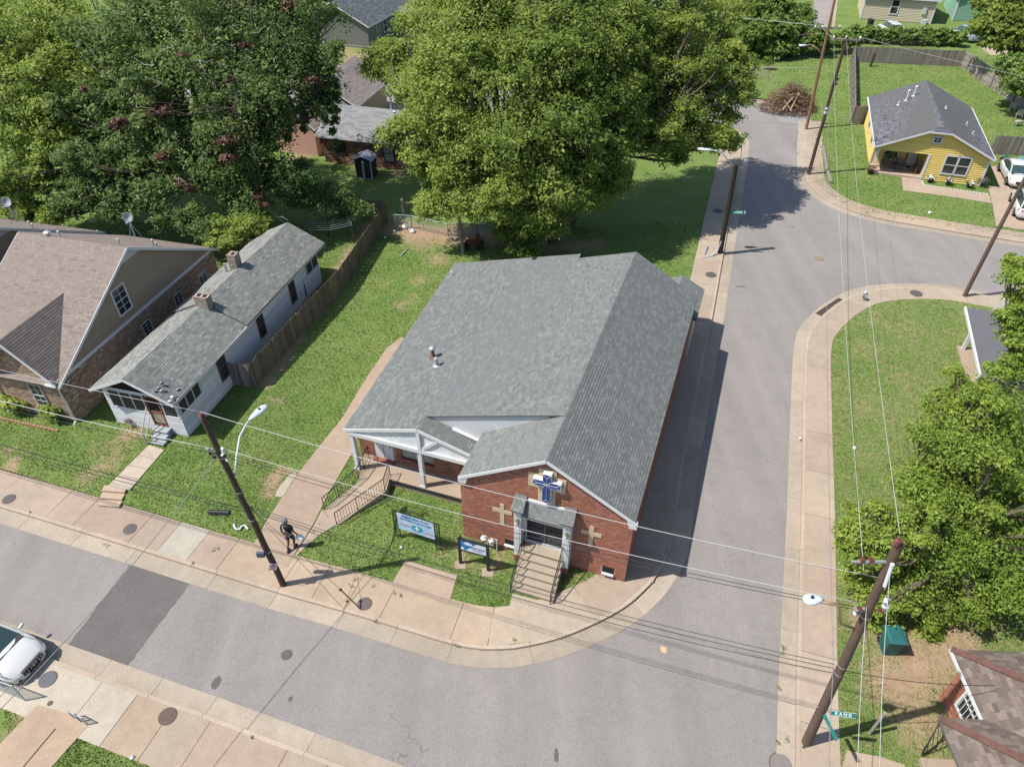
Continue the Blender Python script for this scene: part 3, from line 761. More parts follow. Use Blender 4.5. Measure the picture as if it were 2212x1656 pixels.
# ---- porch gable
mb = MB(); mb.prism([(-13.75, 1.72, 3.02), (-7.45, 1.72, 3.02), (-7.45, 1.72, zpr(-7.45) - .1), (-10.06, 1.72, 4.22), (-13.75, 1.72, zlow(-13.75) - .1)], (0, .10, 0)); mb.build('porch_gable', M_OFFW, ch)
courses(ch, [(-13.6, 1.719, 3.03), (-7.45, 1.719, 3.03), (-7.45, 1.719, zpr(-7.45) - .12), (-10.06, 1.719, 4.2), (-13.6, 1.719, zlow(-13.6) - .1)], (0, 0, 1), (0, -1, 0), 'white_brick', MW,
        pal_mix(WHITES, .05), 0.068, 0.2065, 0.006, 'brick', 0.011, frame=FRAME, seed=7)
trim('rake_board', [(-13.92, 1.62, zlow(-13.9) - .09), (-10.06, 1.62, 4.23), (-7.32, 1.62, zpr(-7.32) - .09)], .04, .17)
MB().bb(-13.8, -7.4, 1.62, 1.86, 2.80, 3.02).build('porch_beam', M_WHITE, ch)
MB().bar((-10.06, 1.64, 3.02), (-10.06, 1.64, 4.16), .16, .06, up=(0, -1, 0)).build('king_post', M_WHITE, ch)
MB().bar((-9.95, 1.66, 3.06), (-9.05, 1.66, 3.92), .15, .06, up=(0, -1, 0)).build('brace', M_WHITE, ch)
for r_ in (-13.62, -10.12):
    p = MB().bb(r_ - .10, r_ + .10, 1.66, 1.86, .44, 2.80).build('porch_post', M_WHITE, ch)
    MB().bb(r_ - .13, r_ + .13, 1.63, 1.89, .44, .56).build('post_base', M_WHITE, p)
MB().bb(-13.85, -W, 1.62, 2.75, -.1, .45).build('porch_slab', M_PLCONC, ch)
MB().bb(-11.9, -W, 1.55, 1.62, .30, .42).build('slab_edge_pipe', M_IRON, ch)
MB().bb(-13.85, -7.4, 1.7, 2.75, 2.98, 3.03).build('porch_ceiling', M_OFFW, ch)
d = MB().bb(-13.12, -12.15, 2.70, 2.76, .50, 2.58).build('side_door', M_WHITE, ch)
MB().bb(-12.66, -12.645, 2.69, 2.70, .52, 2.56).build('door_joint', M_DARK, d)
MB().lathe([(.0, 0), (.03, .0), (.03, .05), (0, .05)], (-12.25, 2.66, 1.45), 8).build('knob', M_IRON, d)
MB().bb(-13.2, -12.1, 2.45, 2.76, .44, .53).build('door_step', mat('brick step', (0.2, 0.08, 0.055), .9), d)
w_ = MB().bb(-11.6, -10.07, 2.71, 2.77, 1.0, 2.28).build('porch_window', M_BLINDS, ch)
for k in range(13): MB().bar((-11.55 + k * .12, 2.68, 1.0), (-11.55 + k * .12, 2.68, 2.28), .016).build('bar', M_IRON, w_)
for z_ in (1.03, 1.62, 2.24): MB().bar((-11.6, 2.67, z_), (-10.07, 2.67, z_), .022).build('bar', M_IRON, w_)
MB().bb(-10.88, -10.80, 2.69, 2.72, 1.0, 2.28).build('mullion', M_OFFW, w_)
MB().bb(-11.68, -10.0, 2.62, 2.76, .92, .99).build('sill', mat('brick sill', (0.12, 0.05, 0.04), .9), w_)
# ---- front crosses
def cross(name, rc, z0, z1, w, a0, a1, az0, az1, m, y0, y1):
    return MB().prism([(rc - w, y0, z0), (rc + w, y0, z0), (rc + w, y0, az0), (a1, y0, az0), (a1, y0, az1), (rc + w, y0, az1), (rc + w, y0, z1), (rc - w, y0, z1), (rc - w, y0, az1), (a0, y0, az1), (a0, y0, az0), (rc - w, y0, az0)], (0, y1 - y0, 0)).build(name, m, ch)
cross('tan_cross', -5.50, 1.60, 2.93, .095, -5.93, -5.07, 2.36, 2.58, M_TANB, -.035, -.001)
cross('tan_cross', -1.63, 1.76, 3.07, .095, -2.05, -1.20, 2.50, 2.72, M_TANB, -.035, -.001)
cross('cross_backing', -3.58, 3.75, 5.70, .37, -4.37, -2.82, 4.56, 5.34, M_TANB, -.04, -.001)
bc = cross('illuminated_cross', -3.545, 4.02, 5.66, .175, -4.12, -2.97, 4.92, 5.27, M_WHITE, -.25, -.04)
cx_, cz_ = -3.545, 5.095
def facet(pts):
    mbf = MB(); pk = Vector((0, -.285, 0))
    mbf.add([Vector((x, -.252, z)) for x, z in pts], [list(range(len(pts)))]); mbf.build('blue_face', M_BLUE, bc)
hw = .165
facet([(cx_ - hw, cz_ + .175), (cx_ + hw, cz_ + .175), (cx_ + hw, 5.64), (cx_ - hw, 5.64)]); facet([(cx_ - hw, 4.04), (cx_ + hw, 4.04), (cx_ + hw, cz_ - .175), (cx_ - hw, cz_ - .175)])
facet([(-4.10, 4.94), (cx_ - hw, 4.94), (cx_ - hw, 5.25), (-4.10, 5.25)]); facet([(cx_ + hw, 4.94), (-2.99, 4.94), (-2.99, 5.25), (cx_ + hw, 5.25)]); facet([(cx_ - hw, cz_ - .175), (cx_ + hw, cz_ - .175), (cx_ + hw, cz_ + .175), (cx_ - hw, cz_ + .175)])
def lead(a, b): MB().bar((a[0], -.262, a[1]), (b[0], -.262, b[1]), .009, .014, up=(0, 1, 0)).build('white_line', M_WHITE, bc)
ends = [((cx_, 5.45), (cx_ - hw, 5.64), (cx_ + hw, 5.64)), ((cx_, 4.22), (cx_ - hw, 4.04), (cx_ + hw, 4.04)), ((-3.93, cz_), (-4.10, 5.25), (-4.10, 4.94)), ((-3.16, cz_), (-2.99, 5.25), (-2.99, 4.94))]
for e, p, q in ends:
    lead((cx_, cz_), e); lead(e, p); lead(e, q)
for sx in (-1, 1):
    for sz in (-1, 1): lead((cx_, cz_), (cx_ + sx * hw, cz_ + sz * .175))
# ---- foundation vents
for a, b, c, d_ in vents:
    v = MB().bb(a, b, -.012, .02, c, d_).build('foundation_vent', M_DARK, ch)
    MB().prism([(a, -.015, c), (b, -.015, c), (b, -.015, c + .05), (a, -.015, c + .05)], (0, -.12, 0)).build('vent_sill', M_OFFW, v)
# ---- entrance: pillars, little roofs, doors
for k, (a, b) in enumerate(((-4.80, -4.50), (-2.70, -2.40))):
    p = MB().bb(a, b, -.50, -.002, .46, 3.52).build('entrance_pillar', M_WHITE, ch)
    MB().bb(a - .03, b + .03, -.54, -.002, 3.24, 3.30).build('capital', M_WHITE, p)
    MB().bb(a + .06, b - .06, -.515, -.50, .75, 3.1).build('panel', M_OFFW, p)
    base = MB().bb(a - .01, b + .01, -.51, -.002, -.1, .46).build('pillar_base', M_MORTAR, p)
    courses(p, [(a - .01, -.511, -.05), (b + .01, -.511, -.05), (b + .01, -.511, .46), (a - .01, -.511, .46)], (0, 0, 1), (0, -1, 0), 'base_brick', M_BRICK, pal_mix(RED, .15), .068, .2065, .007, 'brick', .011, frame=FRAME, seed=40 + k)
    courses(p, [(b + .011, -.51, -.05), (b + .011, 0, -.05), (b + .011, 0, .46), (b + .011, -.51, .46)], (0, 0, 1), (1, 0, 0), 'base_brick', M_BRICK, pal_mix(RED, .15), .068, .2065, .007, 'brick', .011, frame=FRAME, seed=42 + k)
    capp = [(a - .13, -.66, 3.50), (b + .13, -.66, 3.50), (b + .10, -.04, 3.86), (a - .10, -.04, 3.86)]
    cap = MB().prism([(x, y, z - .08) for x, y, z in capp], (0, 0, .075)).build('pillar_roof', M_DECK, ch)
    courses(cap, capp, (0, 1, .5), (0, -1, 1), 'shingle', M_SHING, pal_mix(GREY, .12), .142, .22, .012, 'shingle', .006, jit=.25, n_ind=99, frame=FRAME, seed=44 + k)
    MB().prism([(a - .1, -.04, 3.5), (b + .1, -.04, 3.5), (b + .1, -.04, 3.86), (a - .1, -.04, 3.86)], (0, .036, 0)).build('roof_side', M_SHING if False else M_DECK, cap)
    MB().prism([(b + .10, -.60, 3.47), (b + .10, -.04, 3.47), (b + .10, -.04, 3.80)], (.01, 0, 0)).build('roof_side', M_DECK, cap)
    ln = MB().lathe([(.02, 0), (.07, .04), (.085, .16), (.06, .26), (.02, .32)], ((a + b) / 2, -.60, 2.55), 10).build('lantern', mat('lantern glass', (0.5, 0.5, 0.42), .25, spec=.8), ch, smooth=True)
    MB().lathe([(.09, 0), (.095, .03), (.03, .10), (0, .12)], ((a + b) / 2, -.60, 2.86), 10).build('lantern_cap', mat('old brass', (0.22, 0.2, 0.13), .45, metal=.5), ln)
    MB().bar(((a + b) / 2, -.5, 2.75), ((a + b) / 2, -.60, 2.75), .04).build('bracket', M_IRON, ln)
cp_ = [(-4.50, -.52, 3.16), (-2.70, -.52, 3.16), (-2.70, -.03, 3.66), (-4.50, -.03, 3.66)]
cnp = MB().prism([(x, y, z - .07) for x, y, z in cp_], (0, 0, .066)).build('entrance_canopy', M_DECK, ch)
courses(cnp, cp_, (0, 1, .9), (0, -1, 1), 'shingle', M_SHING, pal_mix(GREY, .12), .142, .26, .012, 'shingle', .006, jit=.25, n_ind=99, frame=FRAME, seed=48)
MB().bb(-4.42, -2.76, -.09, -.002, 3.62, 3.74).build('canopy_flashing', M_WHITE, cnp)
MB().bb(-4.50, -2.70, -.50, -.05, 3.02, 3.08).build('canopy_soffit', M_WHITE, cnp)
dr = MB().bb(-4.42, -2.72, -.03, .0, 1.02, 3.06).build('front_door', mat('navy door', (0.012, 0.017, 0.038), .45), ch)
for a, b in ((-4.50, -4.38), (-2.80, -2.70)): MB().bb(a, b, -.10, -.0, 1.05, 3.06).build('jamb', M_WHITE, dr)
MB().bb(-4.45, -2.70, -.12, -.0, 1.05, 1.15).build('threshold', M_WHITE, dr)
M_GRILL = mat('iron grille', (0.10, 0.10, 0.105), 0.45, metal=.4)
for k, (a, b) in enumerate(((-4.35, -3.60), (-3.54, -2.80))):
    for x in (a, b): MB().bb(x - .02, x + .02, -.075, -.03, 1.17, 3.04).build('stile', M_GRILL, dr)
    for z_ in (1.18, 1.60, 2.0, 2.45, 3.02): MB().bb(a, b, -.07, -.035, z_ - .015, z_ + .015).build('rail', M_GRILL, dr)
    mbg = MB()
    for j in range(9):
        x = a + (b - a) * (j + 1) / 10
        mbg.bar((x, -.055, 2.0), (x, -.055, 2.45), .012); 
        if j in (3, 4, 5): mbg.bar((x, -.055, 1.2), (x, -.055, 3.0), .014)
    for zc in (1.39, 1.80, 2.72):
        for xc in (a + .16, b - .16, (a + b) / 2):
            for rad in (.13, .07):
                ring = [(xc + rad * math.cos(t * math.pi / 5), -.055, zc + rad * 1.05 * math.sin(t * math.pi / 5)) for t in range(10 if rad > .1 else 8)]
                mbg.tube(ring + ring[:1] if rad > .1 else ring, .009, 4)
    mbg.build('scrollwork', M_GRILL, dr)
MB().bb(-3.60, -3.54, -.085, -.03, 1.17, 3.04).build('meeting_stile', mat('bronze', (0.10, 0.085, 0.06), .5, metal=.4), dr)
# ---- stairs with iron rails
stp = [(-.02, -.56, 1.05), (-.56, -.86, .875), (-.86, -1.13, .70), (-1.13, -1.40, .525), (-1.40, -1.67, .35), (-1.67, -1.98, .175)]
stair = MB().bb(-4.36, -2.66, -.56, -.002, -.1, 1.02).build('front_stair', M_STEP, ch)
for k, (b0, b1, z_) in enumerate(stp):
    a, b = -4.46 + .01 * k, -2.62 + .012 * k
    mb = MB().bb(a, b, b1 - .03, b0, z_ - .06, z_).bb(a + .02, b - .02, b1, b0, -.1, z_ - .06)
    mb.build('step', M_STEP, stair)
for sd, x in ((-1, -4.40), (1, -2.66)):
    hr = MB().tube([(x, -.20, 1.05 + .80), (x, -.56, 1.88), (x, -1.98, .86), (x, -2.08, .74), (x, -2.08, .0)], .022, 6).build('handrail', M_IRON, stair)
    MB().tube([(x, -.30, 1.16), (x, -.60, 1.15), (x, -2.05, .16)], .014, 6).build('low_rail', M_IRON, hr)
    for k in range(9):
        t = k / 8; y = -.30 - 1.70 * t; zb = (1.05 if y > -.56 else 1.05 - (-.56 - y) * .64) + .06; 
        zt = zb + .74; zg = Vector((x, y, zb)); pts = [zg, Vector((x, y - .05, zb + .19)), Vector((x, y + .06, zb + .38)), Vector((x, y - .05, zb + .57)), Vector((x, y, zt))]
        MB().tube(pts if k % 2 else [zg, Vector((x, y, zt))], .011, 5).build('baluster', M_IRON, hr)
    MB().bar((x, -.25, 1.0), (x, -.25, 1.86), .03).build('post', M_IRON, hr)
# ---- ramp with iron rails
def rz_(b): return .45 * max(0, min(1, (b + 1.1) / 2.7)) + .01
mb = MB()
rp = [(-14.10, -.85), (-13.05, -1.42), (-12.55, -.45), (-11.72, .95), (-11.85, 1.62), (-13.40, 1.62), (-13.28, .9), (-13.75, -.05)]
mb.prism([(x, y, -.1) for x, y in rp], (0, 0, .001))
n = len(rp); top = [(x, y, rz_(y)) for x, y in rp]; bot = [(x, y, -.1) for x, y in rp]
mb = MB().add(top + bot, [list(range(n))] + [[i, (i + 1) % n, n + (i + 1) % n, n + i] for i in range(n)])
ramp = mb.build('access_ramp', M_PLCONC, ch)
for line in ([(-14.06, -.80), (-13.72, .0), (-13.27, 1.15), (-13.30, 1.75), (-13.45, 2.55)], [(-13.10, -1.36), (-12.55, -.35), (-11.78, .95), (-11.95, 1.85)]):
    pts = [Vector((x, y, rz_(y))) for x, y in line]
    rail = MB().tube([p + Vector((0, 0, .82)) for p in pts], .022, 6).build('ramp_rail', M_IRON, ramp)
    MB().tube([p + Vector((0, 0, .10)) for p in pts], .014, 5).build('low_rail', M_IRON, rail)
    for i in range(len(pts) - 1):
        m_ = max(2, int((pts[i + 1] - pts[i]).length / .135))
        for k in range(m_):
            p = pts[i].lerp(pts[i + 1], k / m_)
            MB().bar(p + Vector((0, 0, .1 if k else -.05)), p + Vector((0, 0, .82)), .014 if k else .03).build('baluster' if k else 'post', M_IRON, rail)
    MB().bar(pts[-1], pts[-1] + Vector((0, 0, .84)), .03).build('post', M_IRON, rail)
# ---- roof vents
for (r_, b_, h_, cap_, colr) in ((-11.80, 7.15, .52, True, M_IRON), (-11.25, 6.38, .48, False, M_GALV)):
    z_ = zlow(r_)
    v = MB().lathe([(.20, -.06), (.20, .05), (.085, .09), (.085, h_)], (r_, b_, z_), 12).build('roof_vent', mat('rusty pipe', (0.16, 0.07, 0.05), .7) if cap_ else M_GALV, ch, smooth=False)
    MB().lathe([(.06, h_ - .02), (.17, h_ + .02), (.17, h_ + .10), (.10, h_ + .17), (0, h_ + .19)] if cap_ else [(.11, h_ - .08), (.11, h_ + .02), (.09, h_ + .04)], (r_, b_, z_), 12).build('vent_cap', M_GALV, v)
MB().lathe([(.05, -.05), (.05, .32)], (-14.55, 15.9, zlow(-14.55)), 8).build('roof_vent', M_WHITE, ch)
MB().lathe([(.16, -.05), (.16, .03), (.12, .10), (.0, .12)], (-9.6, 17.0, zlow(-9.6)), 10).build('roof_vent', M_DARK, ch)
# annex gable fill
MB().prism([(-2.5, 19.4, 2.6), (.12, 19.4, 2.6), (-1.13, 19.4, 3.32)], (0, .1, 0)).build('annex_gable', M_MORTAR, ch)
# ================================================================== houses on the left
M_SIDEW = mat('white clapboard', (0.58, 0.59, 0.60), 0.7, var=0.09, scale=2.2, attr=True, speck=0.08, speckscale=30)
M_SCREEN = mat('insect screen', (0.035, 0.036, 0.038), 0.6, var=0.3, scale=3)
M_TANSID = mat('tan clapboard', (0.2, 0.15, 0.1), 0.75, var=0.06, scale=3, attr=True)
M_YARD = None
WH = [(0.50, 0.515, 0.53), (0.54, 0.55, 0.56), (0.46, 0.47, 0.485)]
OLDG = [(0.185, 0.192, 0.178), (0.205, 0.21, 0.198), (0.165, 0.17, 0.162), (0.225, 0.227, 0.215), (0.14, 0.145, 0.14)]
BRN = [(0.188, 0.158, 0.14), (0.205, 0.172, 0.152), (0.172, 0.144, 0.13), (0.22, 0.186, 0.165)]
TBR = [(0.33, 0.23, 0.155), (0.39, 0.29, 0.205), (0.26, 0.16, 0.11), (0.42, 0.33, 0.24), (0.20, 0.13, 0.10), (0.31, 0.22, 0.16)]
Z0 = 0.34; SC = (CAM_H - Z0) / CAM_H
def house_root(name, ox, oy, az, label, z0=Z0):
    s_ = (CAM_H - z0) / CAM_H
    return empty(name, (ox * s_, oy * s_, z0), math.radians(-az), s_, label, 'house')
def plate(par, poly, out, name, m, th=.12):
    q = [Vector(p) for p in poly]; o = Vector(out).normalized()
    return MB().prism([p - o * th for p in q], o * (th - .003)).build(name, m, par)
def window(par, axis, a0, a1, z0, z1, d, name='window', cols=2, rows=4, trimw=.08, fm=None, gm=None, sgn=-1, sash=True):
    """flat window on the plane x=d (axis 'x') or y=d (axis 'y'); sgn = outward direction"""
    fm = fm or M_WHITE; gm = gm or M_DGLASS
    def B(p0, p1, q0, q1, e0, e1):
        if axis == 'x': return MB().bb(d + sgn * e0, d + sgn * e1, p0, p1, q0, q1)
        return MB().bb(p0, p1, d + sgn * e0, d + sgn * e1, q0, q1)
    w = B(a0, a1, z0, z1, .0, .022).build(name, gm, par)
    for p0, p1, q0, q1 in ((a0 - trimw, a0, z0 - trimw, z1 + trimw), (a1, a1 + trimw, z0 - trimw, z1 + trimw), (a0, a1, z1, z1 + trimw), (a0, a1, z0 - trimw, z0)):
        B(p0, p1, q0, q1, .0, .06).build('frame', fm, w)
    if sash: B(a0, a1, (z0 + z1) / 2 - .025, (z0 + z1) / 2 + .025, .02, .045).build('sash_bar', fm, w)
    for k in range(1, cols): x = a0 + (a1 - a0) * k / cols; B(x - .012, x + .012, z0, z1, .02, .036).build('glazing_bar', fm, w)
    for k in range(1, rows):
        z = z0 + (z1 - z0) * k / rows
        if not (sash and abs(z - (z0 + z1) / 2) < .02): B(a0, a1, z - .012, z + .012, .02, .036).build('glazing_bar', fm, w)
    return w

# ---------------------------------------------------------------- narrow white clapboard house
wh = house_root('clapboard_house', -16.83, 26.51, 14.5, 'long narrow white clapboard house with weathered grey roof and screened porch')
FW = wh.matrix_basis.copy()
LW, WW, EVW = 15.5, 4.28, 2.66
RZ = 3.83; RX = -2.1
def rzl(b): return RZ - .09 * math.sin(max(0, min(1, b / 16)) * math.pi) + (.05 if b > 6.4 else 0)
MB().bb(-WW + .03, -.03, .03, LW, -.4, 2.62).build('wall', M_OFFW, wh)
MB().prism([(-WW, .02, 2.55), (0, .02, 2.55), (RX, .02, RZ - .15)], (0, .08, 0)).build('front_gable', M_SIDEW, wh)
hs = [(0.12, 1.85, 1.47, 2.36), (3.55, 4.22, .86, 2.48), (7.70, 8.30, .84, 2.36), (11.55, 12.15, .79, 2.30), (13.85, 15.42, 1.45, 2.2)]
hol = [[(0, a - .07, c - .07), (0, b + .07, c - .07), (0, b + .07, d + .07), (0, a - .07, d + .07)] for a, b, c, d in hs]
courses(wh, [(0.0, 0, -.2), (0.0, LW, -.2), (0.0, LW, 2.58), (0.0, 0, 2.58)], (0, 0, 1), (1, 0, 0), 'clapboard', M_SIDEW, pal_mix(WH, .05), .115, 1, .026, 'board', 0, n_ind=999, holes=hol, frame=FW, seed=50)
fhol = [[(-4.0, 0, 1.26), (-.1, 0, 1.26), (-.1, 0, 2.4), (-4.0, 0, 2.4)], [(-1.86, 0, .3), (-1.0, 0, .3), (-1.0, 0, 2.4), (-1.86, 0, 2.4)]]
courses(wh, [(-WW, 0, -.2), (0, 0, -.2), (0, 0, 2.58), (-WW, 0, 2.58)], (0, 0, 1), (0, -1, 0), 'clapboard', M_SIDEW, pal_mix(WH, .05), .115, 1, .026, 'board', 0, n_ind=999, holes=fhol, frame=FW, seed=51)
# porch screens, front and side, with white posts
for a, b in ((-4.0, -1.95), (-.9, -.12)):
    s_ = MB().bb(a, b, -.004, .03, 1.27, 2.38).build('porch_screen', M_SCREEN, wh)
    k = max(1, round((b - a) / .68))
    for j in range(k + 1): MB().bb(a + (b - a) * j / k - .025, a + (b - a) * j / k + .025, -.03, -.004, 1.22, 2.42).build('screen_post', M_WHITE, s_)
    for z_ in (1.24, 2.42): MB().bb(a - .05, b + .05, -.035, -.004, z_ - .03, z_ + .03).build('screen_rail', M_WHITE, s_)
s_ = MB().bb(-.03, .006, .12, 1.85, 1.47, 2.36).build('porch_screen', M_SCREEN, wh)
for j in range(4): MB().bb(.006, .03, .12 + .577 * j - .025, .12 + .577 * j + .025, 1.42, 2.4).build('screen_post', M_WHITE, s_)
for z_ in (1.44, 2.4): MB().bb(.006, .035, .08, 1.9, z_ - .03, z_ + .03).build('screen_rail', M_WHITE, s_)
dr = MB().bb(-1.82, -1.06, .02, .05, .42, 2.36).build('screen_door', M_DARK, wh)
M_RED = mat('red brown frame', (0.17, 0.065, 0.045), .7)
for a, b, c, d in ((-1.86, -1.78, .4, 2.42), (-1.10, -1.02, .4, 2.42), (-1.86, -1.02, 2.36, 2.42), (-1.8, -1.08, 1.35, 1.42), (-1.8, -1.08, .42, .5)): MB().bb(a, b, -.035, .02, c, d).build('door_frame', M_RED if b < -1.04 or True else M_WHITE, dr)
MB().bb(-1.75, -1.12, -.0, .018, .6, 1.3).build('door_panel', mat('old yellow paint', (0.30, 0.27, 0.18), .7), dr)
for a, b, c, d in hs[1:4]:
    window(wh, 'x', a, b, c, d, .0, cols=1, rows=2, trimw=.06, gm=M_SCREEN, sgn=1, fm=mat('brown frame', (0.14, 0.10, 0.085), .7))
bp = MB().bb(.0, .012, 13.9, 15.4, 1.48, 2.18).build('back_porch_screen', M_SCREEN, wh)
for j in range(3): MB().bb(.012, .03, 13.9 + .75 * j - .03, 13.9 + .75 * j + .03, 1.4, 2.25).build('screen_post', M_WHITE, bp)
MB().bb(.012, .05, 13.2, 13.28, .2, 1.2).build('drain_pipe', M_IRON, wh)
# roof in two lengths, the rear one a touch higher
for k, (b0, b1, dz) in enumerate(((-.5, 6.4, 0), (6.4, 16.2, .05))):
    for sg, x in ((1, .33), (-1, -4.52)):
        P_ = [(RX, b0, RZ + dz), (x, b0, EVW + dz), (x, b1, EVW - .06 + dz), (RX, b1, RZ - .06 + dz)]
        plate(wh, P_, (sg * .4, 0, 1), 'roof_deck', M_DECK, .10)
        courses(wh, P_, (0, 0, 1), (0, 0, 1), 'shingle', M_SHING, pal_mix(OLDG, .14), .125, .30, .011, 'shingle', .01, n_ind=(120 if k == 0 and sg > 0 else 60 if k == 0 else 50), jit=.12, frame=FW, seed=54 + k * 2 + sg)
for sg, x in ((1, .33), (-1, -4.52)):
    MB().bar((RX, -.52, RZ - .07), (x, -.52, EVW - .07), .03, .13).build('rake_board', M_WHITE, wh)
    MB().bar((x, -.5, EVW - .07), (x, 16.2, EVW - .10), .03, .09).build('eave_board', M_OFFW, wh)
# broken corner of the roof: lifted and slipped shingles
for k in range(16):
    r_, b_ = R.uniform(-.9, .25), R.uniform(-.45, .55)
    z_ = RZ - (r_ - RX) * (RZ - EVW) / 2.43 + .03
    o = MB().box(0, 0, 0, R.uniform(.15, .32), R.uniform(.1, .2), .012).build('slipped_shingle', mat('torn shingle', (0.22, 0.23, 0.22), .9) if k % 4 else M_OFFW, wh, loc=(r_, b_, z_))
    o.rotation_euler = (R.uniform(-.25, .25), .45 + R.uniform(-.3, .3), R.uniform(0, 3))
# chimneys
M_CHIM = mat('chimney brick', (0.3, 0.24, 0.2), .9, attr=True, var=.15, scale=8)
for (r_, b_, sx, sy, h_, fl) in ((-2.0, 6.35, .78, .48, .50, 2), (-2.45, 10.4, .52, .52, .80, 1)):
    zb = RZ - .35
    c = MB().bb(r_ - sx / 2, r_ + sx / 2, b_ - sy / 2, b_ + sy / 2, zb, RZ + h_).build('chimney', M_MORTAR, wh)
    for out, p in (((0, -1, 0), [(r_ - sx / 2, b_ - sy / 2 - .001, zb), (r_ + sx / 2, b_ - sy / 2 - .001, zb), (r_ + sx / 2, b_ - sy / 2 - .001, RZ + h_), (r_ - sx / 2, b_ - sy / 2 - .001, RZ + h_)]),
                   ((1, 0, 0), [(r_ + sx / 2 + .001, b_ - sy / 2, zb), (r_ + sx / 2 + .001, b_ + sy / 2, zb), (r_ + sx / 2 + .001, b_ + sy / 2, RZ + h_), (r_ + sx / 2 + .001, b_ - sy / 2, RZ + h_)]),
                   ((-1, 0, 0), [(r_ - sx / 2 - .001, b_ - sy / 2, zb), (r_ - sx / 2 - .001, b_ + sy / 2, zb), (r_ - sx / 2 - .001, b_ + sy / 2, RZ + h_), (r_ - sx / 2 - .001, b_ - sy / 2, RZ + h_)])):
        courses(c, p, (0, 0, 1), out, 'brick', M_CHIM, pal_mix([(0.30, 0.255, 0.215), (0.25, 0.185, 0.155), (0.34, 0.31, 0.275), (0.20, 0.17, 0.145)], .15), .072, .21, .01, 'brick', .012, n_ind=99, frame=FW, seed=int(b_ * 10))
    for k in range(fl):
        fx = r_ + (k - (fl - 1) / 2) * .36
        MB().bb(fx - .13, fx + .13, b_ - .14, b_ + .14, RZ + h_, RZ + h_ + .012).build('flue', M_DARK, c)
    MB().bb(r_ - sx / 2 - .02, r_ + sx / 2 + .02, b_ - sy / 2 - .02, b_ - sy / 2 + .1, RZ + h_ - .03, RZ + h_ + .03).build('cap_brick', mat('pink brick', (0.26, 0.19, 0.165), .9), c)
    MB().bb(r_ - sx / 2 - .02, r_ + sx / 2 + .02, b_ + sy / 2 - .1, b_ + sy / 2 + .02, RZ + h_ - .03, RZ + h_ + .03).build('cap_brick', MATS['pink brick'], c)
MB().lathe([(.07, -.2), (.07, .55), (.1, .56), (.1, .62)], (-3.05, 10.2, RZ - .45), 10).build('flue_pipe', M_GALV, wh)
# wooden steps and hand rail
ws = MB().bb(-1.75, -.95, -.34, -.0, -.2, .40).build('wooden_steps', mat('grey paint', (0.27, 0.29, 0.32), .6, var=.15), wh)
for k, (y0, y1, z_) in enumerate(((-.34, -.0, .42), (-.64, -.34, .28), (-.92, -.64, .14))):
    MB().bb(-1.78 + k * .12, -.88 + k * .05, y0 - .1, y1, z_ - .05, z_).bb(-1.74 + k * .12, -.92 + k * .05, y0, y1, -.2, z_ - .05).build('tread', MATS['grey paint'], ws)
MB().bar((-1.9, -.05, 1.65), (-1.75, -1.05, .85), .05).bar((-1.75, -1.05, -.2), (-1.75, -1.05, .9), .06).bar((-1.9, -.1, 1.0), (-1.75, -1.05, .3), .04).build('hand_rail', mat('grey wood', (0.33, 0.30, 0.27), .85, var=.2), ws)
for a, b in ((-3.9, -2.2), (-.75, -.05)): MB().bb(a, b, -.03, -.02, -.25, .14).build('skirt_board', M_OFFW, wh)

